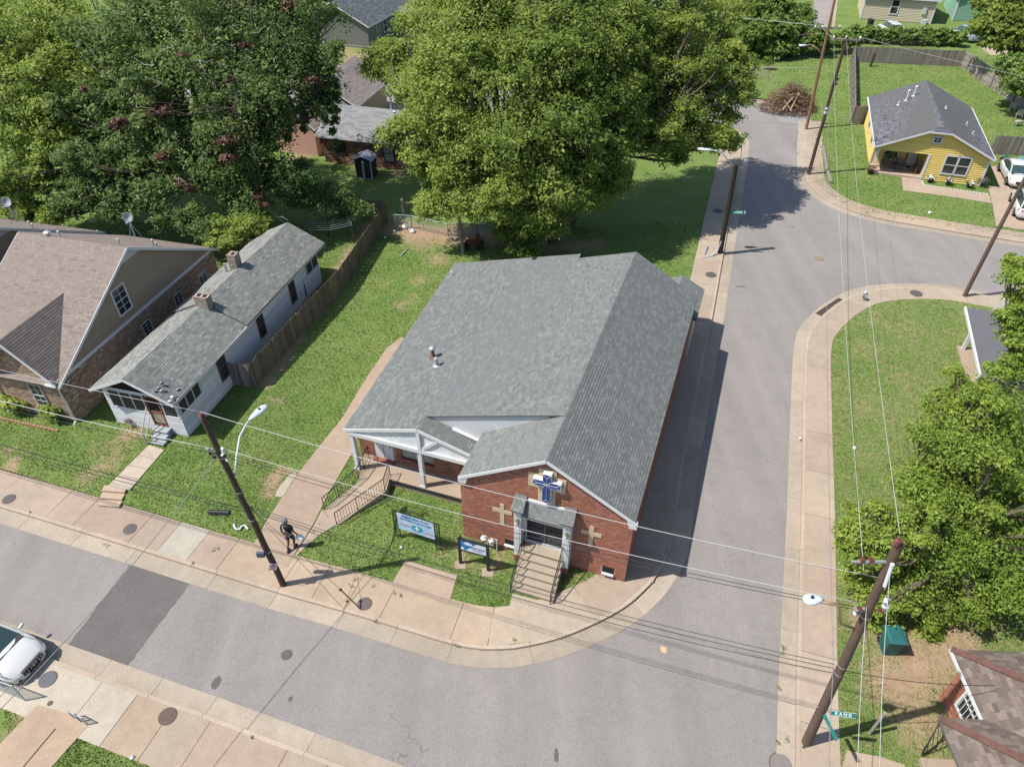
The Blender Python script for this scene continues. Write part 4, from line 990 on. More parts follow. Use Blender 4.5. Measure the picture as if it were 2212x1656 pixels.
# ---------------------------------------------------------------- tan brick house with steep brown roof (and its twin further left)
def tan_house(ox, oy, label, near=True):
    h = house_root('brick_house', ox, oy, 14.5, label); FB = h.matrix_basis.copy()
    DP, LL, EV, RZ_, RB = 13.9, 6.6, 2.75, 6.62, 7.1
    sl = (RZ_ - EV) / (RB + .1)
    MB().bb(-LL, -.02, .02, DP, -.4, EV).build('wall', mat('tan mortar', (0.33, 0.28, 0.23), .95), h)
    MB().prism([(-.03, -.05, EV), (-.03, DP, EV), (-.03, RB, RZ_ - .12)], (-.1, 0, 0)).build('gable_wall', M_TANSID, h)
    wins = [(6.25, 6.93, 1.10, 1.95), (9.3, 10.0, 1.1, 1.95), (11.9, 12.6, 1.1, 1.95)]
    hol = [[(0, a, c), (0, b, c), (0, b, d), (0, a, d)] for a, b, c, d in wins]
    courses(h, [(0, 0, -.3), (0, DP, -.3), (0, DP, EV - .05), (0, 0, EV - .05)], (0, 0, 1), (1, 0, 0), 'brick' if near else 'side_brick', M_BRICK, pal_mix(TBR, .2), .0775, .21, .008, 'brick', .012, n_ind=180 if near else 0, holes=hol, frame=FB, seed=70)
    gh = [[(0, 5.08, 3.29), (0, 6.2, 3.29), (0, 6.2, 4.97), (0, 5.08, 4.97)]]
    courses(h, [(0.0, .1, EV + .14), (0.0, DP - .2, EV + .14), (0.0, RB + .35, RZ_ - .35), (0.0, RB - .35, RZ_ - .35)], (0, 0, 1), (1, 0, 0), 'clapboard', M_TANSID, pal_mix([(0.265, 0.205, 0.145), (0.255, 0.197, 0.14), (0.275, 0.213, 0.152)], .03), .135, 1, .024, 'board', 0, n_ind=99, holes=gh, frame=FB, seed=71)
    MB().bb(0.0, .05, -.05, DP + .1, EV - .08, EV + .12).build('band_board', M_WHITE, h)
    # white louvred tip under the ridge
    lv = MB().prism([(.0, RB - 1.15, RZ_ - .78), (.0, RB + 1.05, RZ_ - .75), (.0, RB, RZ_ - .16)], (.03, 0, 0)).build('gable_vent', M_WHITE, h)
    for k in range(5): MB().bar((.04, RB - .95 + k * .19, RZ_ - .7 + k * .1), (.04, RB + .85 - k * .17, RZ_ - .7 + k * .1), .02, .03).build('louvre', mat('grey shade slat', (0.42, 0.45, 0.5), .6), lv)
    window(h, 'x', 5.16, 6.1, 3.38, 4.88, .0, cols=2, rows=4, sgn=1)
    for a, b, c, d in wins: window(h, 'x', a, b, c, d, .0, cols=2, rows=4, trimw=.03, sgn=1, fm=M_OFFW, sash=False)
    # roof
    P_F = [(.28, RB, RZ_), (-LL - .2, RB, RZ_), (-LL - .2, -.3, EV - .11), (.28, -.3, EV - .11)]
    P_K = [(.28, RB, RZ_), (.28, DP + .35, EV - .12), (-LL - .2, DP + .35, EV - .12), (-LL - .2, RB, RZ_)]
    for k, P_ in enumerate((P_F, P_K)):
        plate(h, P_, (0, (-1, 1)[k] * sl, 1), 'roof_deck', M_DECK, .12)
        courses(h, P_, (0, 0, 1), (0, 0, 1), 'shingle', M_SHING, pal_mix(BRN, .09), .142, .32, .010, 'shingle', .006, n_ind=(150 if near and k == 0 else 0), jit=.2, frame=FB, seed=73 + k)
    for x in (.29, -LL - .21):
        MB().bar((x, RB, RZ_ - .06), (x, -.32, EV - .18), .03, .15).build('rake_board', M_WHITE, h)
        MB().bar((x, RB, RZ_ - .06), (x, DP + .35, EV - .18), .03, .15).build('rake_board', M_WHITE, h)
    # front cross gable
    GX, GZ, GW = -2.12, 5.10, 2.22
    gb = lambda z: (z - EV + .11) / sl - .3
    MB().prism([(GX - GW, -.02, EV - .4), (GX + GW - .1, -.02, EV - .4), (GX + GW - .1, -.02, EV), (GX, -.02, GZ - .15), (GX - GW, -.02, EV)], (0, .15, 0)).build('front_wall', MATS['tan mortar'], h)
    fw = [[(-2.05, 0, .78), (-1.36, 0, .78), (-1.36, 0, 2.25), (-2.05, 0, 2.25)]]
    courses(h, [(-4.35, -.021, -.3), (0, -.021, -.3), (0, -.021, EV), (GX, -.021, GZ - .2), (-4.35, -.021, EV)], (0, 0, 1), (0, -1, 0), 'brick' if near else 'front_brick', M_BRICK, pal_mix(TBR, .18), .0775, .21, .008, 'brick', .012, n_ind=120 if near else 0, holes=fw, frame=FB, seed=76)
    window(h, 'y', -2.05, -1.36, .78, 2.25, -.03, cols=2, rows=4, trimw=.03, fm=M_OFFW, sgn=-1)
    for sg in (1, -1):
        ex = GX + sg * GW
        P_ = [(GX, -.32, GZ), (GX, gb(GZ), GZ), (ex, gb(EV + .02), EV + .02), (ex, -.32, EV + .02)]
        plate(h, P_, (sg * 1.1, 0, 1), 'roof_deck', M_DECK, .09)
        courses(h, P_, (0, 0, 1), (0, 0, 1), 'shingle', M_SHING, pal_mix([shade(c, .86) for c in BRN], .09), .142, .32, .010, 'shingle', .006, n_ind=30 if near and sg > 0 else 0, jit=.2, frame=FB, seed=78 + sg)
        MB().bar((GX, -.33, GZ - .07), (ex, -.33, EV - .05), .03, .15).build('rake_board', M_WHITE, h)
    MB().prism([(GX - .5, -.03, GZ - .75), (GX + .5, -.03, GZ - .75), (GX, -.03, GZ - .2)], (0, -.02, 0)).build('gable_vent', M_WHITE, h)
    g = MB().bb(-.55, .12, -.36, -.24, EV - .12, EV - .02).build('gutter', M_WHITE, h)
    for x in (-.10, -4.30):
        MB().tube([(x, -.30, EV - .1), (x, -.10, EV - .35), (x, -.08, .1), (x, -.3, -.05)], .045, 6).build('downspout', M_WHITE, h)
    # roof furniture
    for (r_, b_, hh) in ((-4.6, 7.6, .35), (-1.5, 8.4, .3), (-.9, 10.2, .35), (-.5, 10.0, .22)):
        zz = RZ_ - (b_ - RB) * sl
        MB().lathe([(.06, -.1), (.06, hh)], (r_, b_, zz), 8).build('vent_pipe', M_WHITE, h)
    MB().lathe([(.12, -.1), (.12, .1), (.2, .12), (.2, .2), (.1, .26)], (-4.9, 7.2, RZ_), 10).build('roof_vent', M_GALV, h)
    return h
tan_house(-23.08, 27.63, 'tan brick house with steep brown roof and one white window in the siding gable')
tan_house(-31.6, 29.9, 'brown gabled house at the left edge, only its roof and siding gable in view', False)
# ================================================================== fences
def mw(name, c, **k): return mat(name, c, .9, var=k.get('var', .22), scale=k.get('scale', 4), var2=.15, scale2=.8, speck=.18, speckscale=35)
M_FWOOD = mw('weathered cedar', (0.130, 0.108, 0.084)); M_GWOOD = mw('grey weathered cedar', (0.235, 0.205, 0.18)); M_PWOOD = mw('creosoted pole', (0.070, 0.046, 0.036), var=.4, scale=7); M_PWOOD2 = mw('pale pole wood', (0.20, 0.115, 0.07)); M_PWOOD3 = mw('brown pole wood', (0.105, 0.070, 0.054), var=.35, scale=6)
M_FW2 = mw('mossy cedar', (0.145, 0.125, 0.078)); M_FW3 = mw('dark cedar', (0.095, 0.078, 0.062)); M_GW2 = mw('dark grey cedar', (0.19, 0.165, 0.15)); M_GW3 = mw('pale grey cedar', (0.27, 0.24, 0.215))
BOARD = {}
def board_mesh(h, w, m):
    k = (round(h, 2), round(w, 2), m.name)
    if k not in BOARD:
        mb = MB(); t = .018
        mb.prism([(-w / 2, -t / 2, 0), (w / 2, -t / 2, 0), (w / 2, -t / 2, h - .04), (w / 2 - .035, -t / 2, h), (-w / 2 + .035, -t / 2, h), (-w / 2, -t / 2, h - .04)], (0, t, 0))
        o = mb.build('board', m); BOARD[k] = o.data; bpy.data.objects.remove(o)
    return BOARD[k]
def board_fence(name, label, pts, h, mats, posts_side=1, rails=True, w=.145):
    pts = [Vector(p) for p in pts]
    f = empty(name, (0, 0, 0), label=label, cat='fence')
    for a, b in zip(pts[:-1], pts[1:]):
        L = (Vector((b.x, b.y)) - Vector((a.x, a.y))).length; n = max(1, int(L / w)); an = math.atan2(b.y - a.y, b.x - a.x)
        nn = Vector((-math.sin(an), math.cos(an), 0)) * posts_side
        for k in range(n):
            p = a.lerp(b, (k + .5) / n); z = terrain(p.x, p.y) - .03
            hh = round(h + R.choice((-.03, 0, 0, .02, .04)), 2)
            o = bpy.data.objects.new('board', board_mesh(hh, w - .008, R.choice(mats))); COL.objects.link(o); o.parent = f
            o.location = (p.x, p.y, z); o.rotation_euler = (R.uniform(-.015, .015), R.uniform(-.015, .015), an + R.uniform(-.02, .02))
        m = max(1, round(L / 2.4))
        for k in range(m + 1):
            p = a.lerp(b, k / m) + nn * .09; z = terrain(p.x, p.y)
            MB().box(0, 0, h * .46, .09, .09, h * .94).build('post', mats[-1], f, loc=(p.x, p.y, z)).rotation_euler = (0, 0, an)
        if rails:
            for zz in (.3, h * .55, h - .25):
                MB().bar(a + nn * .035 + Vector((0, 0, zz + terrain(a.x, a.y) - a.z)), b + nn * .035 + Vector((0, 0, zz + terrain(b.x, b.y) - b.z)), .04, .09).build('rail', mats[-1], f)
    return f
kq = crop(0, 600)
fa, fb = gr(*kq(1652, 1212)), gr(*kq(2212, 590)); fc = gr(*nat(1165, 660))
board_fence('board_fence', 'tall brown board fence along the white house, dark on its shaded side', [fa, fb, fc], 1.62, [M_FWOOD, M_FWOOD, M_FW2, M_FW3], 1)
board_fence('board_gate', 'short run of grey boards closing the gap beside the white house', [gr(*kq(1500, 1196)), gr(*kq(1648, 1213))], 1.62, [M_FWOOD, M_GWOOD, M_GW2], 1)
board_fence('board_fence', 'low leaning grey boards behind the clothes lines', [gr(*nat(1085, 652)), gr(*nat(1150, 650))], 1.5, [M_GWOOD, M_GW2], 1)
yk = crop(2048, 0)
board_fence('board_fence', 'grey board fence along the far side of the yellow house yard', [gr(*yk(1092, 402)), gr(*yk(1800, 432))], 1.8, [M_GWOOD, M_GW2, M_GW2], 1)
board_fence('board_fence', 'grey board fence with posts and rails showing, right of the yellow house yard', [gr(*yk(1800, 432)), gr(*yk(2215, 725))], 1.8, [M_GW3, M_GWOOD, M_GWOOD], -1)
board_fence('board_fence', 'grey board fence on the street side of the yellow house yard', [gr(*yk(1092, 402)), gr(*yk(1090, 800)), ], 1.75, [M_GWOOD, M_GW2, M_GW2], -1)
board_fence('board_fence', 'short grey board fence meeting the left side of the yellow house', [gr(*yk(1085, 800)), gr(*yk(1190, 800))], 1.75, [M_GWOOD, M_GW2], 1)
board_fence('board_fence', 'grey board fence behind the green bins of the yellow house', [gr(*yk(1990, 1000)), gr(*yk(2290, 1010))], 1.75, [M_GWOOD, M_GW2], 1)

# ================================================================== poles and wires
M_CER = mat('red insulator', (0.13, 0.03, 0.022), .25, spec=.7); M_LAMP = mat('lamp housing', (0.46, 0.52, 0.56), .45, var=.06); M_WIRE = mat('bare aluminium wire', (0.42, 0.42, 0.42), .4, var=0); M_CABLE = mat('black cable', (0.025, 0.025, 0.027), .6, var=0)
M_RUSTARM = mat('rusted arm', (0.30, 0.20, 0.12), .7); M_GALV2 = mat('dull zinc', (0.36, 0.39, 0.42), .5, metal=.3); M_SGREEN = mat('sign green', (0.01, 0.16, 0.13), .4, var=.05); M_SWHITE = mat('sign white', (0.62, 0.65, 0.66), .45, var=.04); M_SRED = mat('sign red', (0.30, 0.02, 0.03), .4)
def text_mesh(s, size, m, parent, loc, rot, name='lettering', bold=0.0):
    c = bpy.data.curves.new(name, 'FONT'); c.body = s; c.size = size; c.align_x = 'CENTER'; c.align_y = 'CENTER'; c.extrude = .002; c.offset = bold
    t = bpy.data.objects.new(name, c); COL.objects.link(t)
    dg = bpy.context.evaluated_depsgraph_get(); me = bpy.data.meshes.new_from_object(t.evaluated_get(dg)); bpy.data.objects.remove(t)
    me.name = name; me.materials.clear(); me.materials.append(m)
    o = bpy.data.objects.new(name, me); COL.objects.link(o); o.parent = parent; o.location = loc; o.rotation_euler = rot
    return o
def pole(label, base, top, r0, r1, m, group=None):
    """wooden pole as a thing: root at the foot, shaft follows the lean"""
    root = empty('utility_pole', base, label=label, cat='utility pole')
    d = Vector(top) - Vector(base); n = 7; pts = []; rad = []
    for k in range(n + 1):
        t = k / n; pts.append(d * t + Vector((R.uniform(-.012, .012), R.uniform(-.012, .012), -.3 if k == 0 else 0))); rad.append(r0 + (r1 - r0) * t)
    MB().tube(pts, rad, 14).build('shaft', m, root, smooth=False)
    return root, d
def insulator(root, p, m=None, s=1.0):
    MB().lathe([(.03 * s, 0), (.075 * s, .03 * s), (.05 * s, .06 * s), (.08 * s, .09 * s), (.05 * s, .12 * s), (.085 * s, .15 * s), (.03 * s, .2 * s)], tuple(p), 10).build('insulator', m or M_CER, root)
def lamp(root, pts, head_dir, arm_m, L=.75):
    """cobra-head lamp on a curved arm: pts local to the pole"""
    a = MB().tube(pts, .035, 8).build('lamp_arm', arm_m, root, smooth=True)
    p = Vector(pts[-1]); d = Vector(head_dir).normalized(); sd = d.cross(Vector((0, 0, 1))).normalized(); up = sd.cross(d)
    mb = MB(); ring = []
    prof = [(-.05, .05, .05), (.12, .12, .07), (.38, .19, .10), (.62, .17, .09), (.75, .07, .05)]
    for s, w, h in prof:
        c = p + d * s * L / .75; base = len(mb.v)
        for k in range(10):
            an = 2 * math.pi * k / 10; mb.v.append(tuple(c + sd * w * math.cos(an) + up * (h * math.sin(an) if math.sin(an) > 0 else .6 * h * math.sin(an))))
        ring.append(base)
    for i in range(len(ring) - 1):
        for k in range(10):
            mb.f.append([ring[i] + k, ring[i] + (k + 1) % 10, ring[i + 1] + (k + 1) % 10, ring[i + 1] + k]); mb.c.append(None)
    mb.f.append([ring[0] + k for k in range(10)]); mb.c.append(None); mb.f.append([ring[-1] + k for k in range(10)]); mb.c.append(None)
    hd = mb.build('lamp_head', M_LAMP, a, smooth=True)
    MB().lathe([(.045, 0), (.045, .06), (.02, .08)], tuple(p + d * .42 * L / .75 + up * .09), 8).build('photocell', M_IRON, hd)
    return hd
WIRES = []
def wire(label, a, b, sag=.35, r=.0075, m=None, n=18, name='overhead_wire'):
    a, b = Vector(a), Vector(b); pts = []
    for k in range(n + 1):
        t = k / n; p = a.lerp(b, t); p.z -= sag * 4 * t * (1 - t); pts.append(p)
    return tag(MB().tube(pts, r, 5).build(name, m or M_WIRE, smooth=True), label, 'wire')

# --- pole left of the driveway
pb = gr(*cl(1838, 1195)); pt_ = at_y(438, 901, pb.y)
PL, dL = pole('dark leaning wooden pole with lamp beside the church driveway', pb, pt_, .135, .10, M_PWOOD)
onL = lambda t: pb + dL * t
insulator(PL, dL + Vector((0, 0, .0)), s=1.2)
M_HARD = mat('line hardware', (0.30, 0.29, 0.28), .5, metal=.4)
for k in range(12):
    p = dL * R.uniform(.775, .865) + Vector((R.choice((-.2, .2, .16, -.24)) + R.uniform(-.06, .06), -.12, R.uniform(-.1, .1)))
    MB().box(*p, R.uniform(.06, .14), .08, R.uniform(.06, .12), R.random() * 3).build('clamp', (M_HARD, M_IRON, M_SWHITE)[k % 3], PL)
for t in (.80, .61, .445): MB().lathe([(.128, 0), (.128, .05)], tuple(dL * t), 12).build('band', M_HARD, PL)
lb = dL * .69; lh = at_y(541, 905, pb.y + 2.4) - pb
lamp(PL, [lb + Vector((.1, 0, 0)), lb.lerp(lh, .25) + Vector((.05, 0, .28)), lb.lerp(lh, .55) + Vector((.0, 0, .42)), lb.lerp(lh, .85) + Vector((0, 0, .2)), lh], (.40, .9, -.05), M_LAMP, .95)
# splice case, control box, no parking sign
sp_ = dL * .50 + Vector((-1.1, 0, -.1))
MB().tube([sp_ + Vector((-.42, 0, .03)), sp_ + Vector((-.36, 0, .02)), sp_ + Vector((.36, 0, -.02)), sp_ + Vector((.42, 0, -.03))], [.06, .11, .11, .06], 10).build('splice_case', M_IRON, PL)
bx = dL * .235
MB().bb(bx.x - .36, bx.x - .06, bx.y - .26, bx.y - .14, bx.z - .02, bx.z + .22).build('control_box', mat('blue grey box', (0.06, 0.08, 0.12), .4), PL)
MB().lathe([(.132, 0), (.132, .03)], tuple(bx + Vector((0, 0, .05))), 12).build('band', M_SWHITE, PL)
sg = dL * .155
sroot = MB().box(0, 0, 0, .32, .012, .42).build('parking_sign', M_SWHITE, PL, loc=sg + Vector((.04, -.19, .03)))
sroot.rotation_euler = (0, .35, .25); sroot['label'] = 'white sign with a red no parking ring'
ring = [(.11 * math.cos(t * math.pi / 8), -.012, .06 + .11 * math.sin(t * math.pi / 8)) for t in range(17)]
MB().tube(ring, .014, 5).build('ring', M_SRED, sroot); MB().bar((-.075, -.012, .135), (.075, -.012, -.015), .022, .008, up=(0, 1, 0)).build('slash', M_SRED, sroot)
text_mesh('P', .2, M_IRON, sroot, (0, -.009, .06), (math.pi / 2, 0, 0))
MB().bb(-.12, .12, -.012, -.008, -.17, -.13).build('small_print', M_SRED, sroot)

# --- big pole at the right
rb = gr(*crop(2048, 1534)(803, 1492)); rt = at_y(1942, 1172, rb.y)
PR, dR = pole('tall weathered wooden pole with lamp and green street sign at right corner', rb, rt, .17, .12, M_PWOOD3)
insulator(PR, dR + Vector((-.1, -.05, .0)), s=1.15)
for t, dx in ((.93, -.75), (.93, -.52)): MB().tube([dR * t + Vector((dx, 0, -.1)), dR * t + Vector((dx, 0, .16))], [.05, .05], 8).build('fuse', M_CER, PR)
MB().bar(dR * .93 + Vector((-1.0, 0, 0)), dR * .93 + Vector((.05, 0, 0)), .07, .07).build('bracket_arm', M_HARD, PR)
for k in range(16):
    p = dR * R.uniform(.735, .80) + Vector((R.choice((-.3, .3, -.36, .26)) + R.uniform(-.08, .08), -.12, R.uniform(-.1, .1)))
    MB().box(*p, R.uniform(.06, .16), .1, R.uniform(.06, .14), R.random() * 3).build('clamp', (M_HARD, M_CER, M_SWHITE)[k % 3], PR)
MB().tube([dR * .95 + Vector((-.03, -.15, -.1)), dR * .87 + Vector((.0, -.2, -.1))], .05, 8).build('arrester', M_SWHITE, PR)
for t in (.71, .47, .43): MB().lathe([(.152, 0), (.152, .05)], tuple(dR * t), 12).build('band', M_HARD, PR)
lb = dR * .645; lh = at_y(1775, 1293, rb.y + .05) - rb
lamp(PR, [lb, lb + Vector((-.6, 0, .32)), lb.lerp(lh, .6) + Vector((0, 0, .25)), lh], (-1, -.05, -.02), M_RUSTARM, .52)
p = dR * .225
sb = MB().bb(0, .82, -.006, .006, -.09, .09).build('street_sign', M_SGREEN, PR, loc=p + Vector((.16, -.2, .10))); sb['label'] = 'green street sign reading RAND'
sb.rotation_euler = (math.radians(-28), 0, math.radians(-7))
text_mesh('R A N D', .15, M_SWHITE, sb, (.42, -.012, 0), (math.pi / 2, 0, 0), bold=.004)
for z_ in (-.088, .088): MB().bb(0, .82, -.009, -.005, z_ - .006, z_ + .006).build('border', M_SWHITE, sb)
s2 = MB().bb(-.006, .006, -.82, 0, -.09, .09).build('street_sign', M_SGREEN, PR, loc=p + Vector((-.02, -.22, .0))); s2['label'] = 'green street sign seen edge on'
s2.rotation_euler = (0, math.radians(8), math.radians(10))
MB().bar(p + Vector((-.2, 0, .1)), p + Vector((.2, -.2, .12)), .03).build('sign_bracket', M_HARD, PR)
MB().bar((-.2, -.2, .0), (-.2, -.2, .25), .03).build('ground_rod', M_IRON, PR)

# --- other poles
k2 = crop(2048, 0)
yb = gr(*k2(815, 1128)); yt = at_y(*k2(1066, 238), yb.y)
PY, dY = pole('dark wooden pole with cross arm on the pavement in front of the yellow house', yb, yt, .15, .11, M_PWOOD)
MB().bar(dY * .985 + Vector((-1.05, 0, .0)), dY * .985 + Vector((1.1, 0, -.1)), .10, .12).build('cross_arm', M_GWOOD, PY)
for dx in (-1.0, -.05, 1.05): insulator(PY, dY * .985 + Vector((dx, 0, .05 - .05 * (dx > 0))), M_SWHITE, .9)
for k in range(8):
    p = dY * R.uniform(.67, .73) + Vector((R.uniform(-.28, .3), -.15, 0)); MB().box(*p, .12, .1, .12).build('clamp', (M_HARD, M_IRON)[k % 2], PY)
for t in (.5, .47): MB().lathe([(.14, 0), (.14, .22)], tuple(dY * t), 12).build('marker_band', mat('pale blue tape', (0.4, 0.42, 0.6), .5), PY)
bb_ = gr(*k2(800, 836)); bt = at_y(*k2(985, 0), bb_.y)
PB, dB = pole('pale brown wooden pole with street lamp beside the brush pile', bb_, bt * 1.0, .15, .11, M_PWOOD2)
MB().bar(dB * .80 + Vector((-1.3, 0, .0)), dB * .80 + Vector((1.1, 0, 0)), .10, .12).build('cross_arm', M_GWOOD, PB)
for dx in (-1.2, -.6, 1.0): insulator(PB, dB * .80 + Vector((dx, 0, .05)), M_SWHITE, .9)
lb = dB * .59; lh = at_y(*k2(800, 295), bb_.y + .5) - bb_
lamp(PB, [lb, lb + Vector((-.45, 0, .55)), lb.lerp(lh, .7) + Vector((0, 0, .35)), lh], (-1, -.1, 0), M_RUSTARM, .7)
cb = gr(2083, 639); ct = at_y(2224, 366, cb.y)
PC, dC = pole('leaning brown wooden pole on the cross street opposite the yellow house', cb, ct, .14, .105, M_PWOOD3)
q = crop(2040, 420, 3.45)
sb_ = gr(*q(415, 1168)); st_ = at_y(*q(582, 250), sb_.y)
PS, dS = pole('black short pole with lamp and green street sign under the big tree', sb_, st_, .19, .155, mw('tarred pole', (0.032, 0.024, 0.02)))
lb = dS * .90; lh = at_y(*q(330, 105), sb_.y) - sb_
lamp(PS, [lb, lb + Vector((-.4, 0, .75)), lb.lerp(lh, .65) + Vector((0, 0, .45)), lh], (-1, 0, .08), M_GALV2, .95)
p = dS * .47; s3 = MB().bb(0, 1.0, -.006, .006, -.11, .11).build('street_sign', M_SGREEN, PS, loc=p + Vector((.2, -.05, .1))); s3['label'] = 'green street sign with white letters'
s3.rotation_euler = (math.radians(-20), 0, math.radians(-3))
text_mesh('E LORISL', .17, M_SWHITE, s3, (.5, -.012, 0), (math.pi / 2, 0, 0), bold=.004)
MB().bb(.96, 1.0, -.01, -.006, -.11, .11).build('border', M_SWHITE, s3)
MB().tube([Vector((-.1, -.1, 1.1)), Vector((-.25, -.15, .35)), Vector((-.75, -.5, .02)), Vector((-1.5, -.8, .0))], .06, 7).tube([Vector((-1.2, -.3, .05)), Vector((-.9, .5, .1)), Vector((-.7, .9, .05))], .05, 7).build('cable_guard', M_GALV2, PS)

# --- wires; those that leave the picture run on to the next pole outside it
RL = lambda t, dx=0, dz=0: rb + dR * t + Vector((dx, 0, dz))
LL_ = lambda t, dx=0, dz=0: pb + dL * t + Vector((dx, 0, dz))
YY = lambda t, dx=0, dz=0: yb + dY * t + Vector((dx, 0, dz))
def ext(a, u, v, y): return at_y(u, v, y)
wire('top bare wire between the driveway pole and the big corner pole', LL_(1.0, 0, .25), RL(.87, -.1), .40, .010)
wire('second bare wire across the church front to the corner pole', LL_(.845, .15), RL(.765, -.3), .40, .0095)
wire('thin dark line just under the second bare wire', LL_(.82, .2), RL(.745, -.25), .45, .010, M_CABLE)
wire('thin dark line third below the bare wires', LL_(.80, .2), RL(.735, -.25), .55, .010, M_CABLE)
wire('upper black cable over the signs to the corner pole', LL_(.53, .15), RL(.475, -.25), .55, .010, M_CABLE)
wire('middle black cable over the signs to the corner pole', LL_(.515, .15), RL(.455, -.25), .65, .011, M_CABLE)
wire('lowest black cable over the signs to the corner pole', LL_(.50, .15), RL(.43, -.2), .80, .011, M_CABLE)
farL = Vector((pb.x - 30, pb.y + 9.8, 0))
wire('top bare wire running left from the driveway pole', LL_(1.0, 0, .25), farL + Vector((0, 0, 9.6)), .5)
wire('second bare wire running left from the driveway pole', LL_(.845, -.15), farL + Vector((0, 0, 8.0)), .6, .013)
wire('thin black wire running left above the lawns', LL_(.82, -.15), farL + Vector((0, 0, 7.5)), .7, .011, M_CABLE)
wire('black telephone cable running left to the splice case', LL_(.52, -.3), farL + Vector((0, 0, 5.2)), .5, .018, M_CABLE)
wire('lower black telephone cable running left from the driveway pole', LL_(.50, -.3), farL + Vector((0, 0, 4.9)), .6, .014, M_CABLE)
wire('grey twisted service line running down over the dark patch towards the white car', LL_(.80, -.2), at_y(-60, 1575, 14.0) if False else Vector((-15.2, 7.4, 6.2)), .45, .014, mat('grey service line', (0.2, 0.2, 0.21), .5))
wire('bare wire along the right street to the cross arm, left of the pair', RL(.87, -.55, .15), YY(.985, -1.0, .15), .7, .007)
wire('bare wire along the right street to the cross arm, right of the pair', RL(1.0, -.1, .35), YY(.985, -.05, .2), .7, .007)
wire('bare wire leaving the corner pole at the bottom, rightmost of three', RL(.90, .1), at_z(1899, 1980, 11.0), .3, .008)
wire('bare wire leaving the corner pole at the bottom, middle of three', RL(.76, -.1), at_z(1850, 1980, 9.0), .3, .008)
wire('grey cable leaving the corner pole at the bottom, leftmost of three', RL(.44, -.2), at_z(1793, 1980, 5.2), .3, .012, MATS['grey service line'])
wire('grey cable along the right street pavement side', RL(.44, -.2), YY(.50, .2), .7, .013, MATS['grey service line'])
wire('black service cable from the corner pole to the brown roof', RL(.44, .2), at_z(2150, 1480, 3.4), .25, .012, M_CABLE)
wire('bare wire between the two poles by the brush pile', YY(.985, -1.0, .15), bb_ + dB * .80 + Vector((-.6, 0, .2)), .2, .012)
wire('white wire over the yellow house roof from the cross arm', YY(.985, 1.05, .12), Vector((62, 40, 9.0)), .8, .010)
wire('white service line from the dark pole to the yellow house porch', YY(.505, .15), gr(2002, 388) + Vector((-.5, 1.6, 2.2)), .6, .014)
wire('bare wire running left from the brush pile pole', bb_ + dB * .80 + Vector((-1.2, 0, .2)), Vector((-15, 96, 10.5)), .7, .007)
wire('second bare wire running left from the brush pile pole', bb_ + dB * .80 + Vector((-.6, 0, .2)), Vector((-15, 97.5, 10.0)), .8, .014)
sc = at_y(*k2(760, 483), yb.y + 8)
wire('telephone cable with splice case left of the brush pile pole', bb_ + dB * .50, Vector((-20, 80, 5.2)), .6, .02, mat('pale cable', (0.40, 0.40, 0.38), .6))
# guy wire with rusty anchor rod
ga = gr(*crop(1050, 1640, 4.325)(165, 815)); gt_ = LL_(.52, .15)
gm = ga.lerp(gt_, .21)
gy = empty('guy_wire', ga, label='rusty guy rod and wire anchored in the pavement beside a round lid', cat='guy wire')
MB().tube([Vector((0, 0, -.1)), gm - ga], .028, 7).build('anchor_rod', mat('rusty rod', (0.13, 0.075, 0.055), .7), gy)
MB().tube([gm - ga, gt_ - ga], .009, 5).build('strand', M_IRON, gy)
MB().tube([(gm - ga) * .98, (gm - ga) * 1.03], .06, 7).build('clamp', M_IRON, gy)
g2 = gr(*crop(1050, 1640, 4.325)(5, 520)); 
wire('thin guy strand ending at the crack in the pavement', ga + Vector((-.75, .0, 0)), LL_(.53, .1), .0, .008, M_IRON, 2, 'guy_strand')

# ================================================================== signs in front of the church
M_SKYB = mat('printed sky banner', (0.19, 0.40, 0.58), .5, var=.35, scale=1.2, tint=(0.48, 0.56, 0.66), scale2=1.0)
M_INKB = mat('dark blue ink', (0.03, 0.07, 0.22), .6); M_INKR = mat('red ink', (0.38, 0.08, 0.09), .6)
a, b = at_z(*crop(1150, 1480, 5.34)(245, 690)), at_z(*crop(1150, 1480, 5.34)(890, 900))
an = math.atan2(b.y - a.y, b.x - a.x); Lb = (b - a).length
bn = empty('banner_sign', (*((a + b) / 2).xy, 0), an, label='pale blue church banner between two black ironwork panels', cat='sign')
for s in (-1, 1):
    x = s * Lb / 2
    pn = MB().bar((x - .13, 0, -.1), (x - .13, 0, 1.85), .03).bar((x + .13, 0, -.1), (x + .13, 0, 1.85), .03).build('iron_panel', M_IRON, bn)
    mbp = MB()
    for k in range(11):
        z0_ = .12 + k * .158
        for c_, ph in ((-.05, 0), (.05, 1.5)):
            mbp.tube([(x + c_ + .055 * math.cos(t * .9 + ph), 0, z0_ + .08 * math.sin(t * .9 + ph)) for t in range(7)], .009, 4)
        mbp.bar((x - .13, 0, z0_), (x + .13, 0, z0_ + .05), .012)
    mbp.build('scrollwork', M_IRON, pn)
    MB().bar((x - s * .05, -.02, 1.85), (x + s * .13, -.02, 1.85), .03).build('cap', M_IRON, pn)
    MB().tube([(x + s * .1, -.02, .95), (x + s * .14, -.30, -.1)], .012, 5).build('stay', M_IRON, pn)
pn = MB().bb(-Lb / 2 + .12, Lb / 2 - .12, -.035, -.02, .70, 1.78).build('banner', M_SKYB, bn)
text_mesh('RESTORATION', .19, M_INKB, pn, (.0, -.04, 1.66), (math.pi / 2, 0, 0), bold=.004)
text_mesh('OUTREACH MINISTRIES', .145, M_INKB, pn, (.0, -.04, 1.46), (math.pi / 2, 0, 0), bold=.003)
gl = MB(); nseg = 20
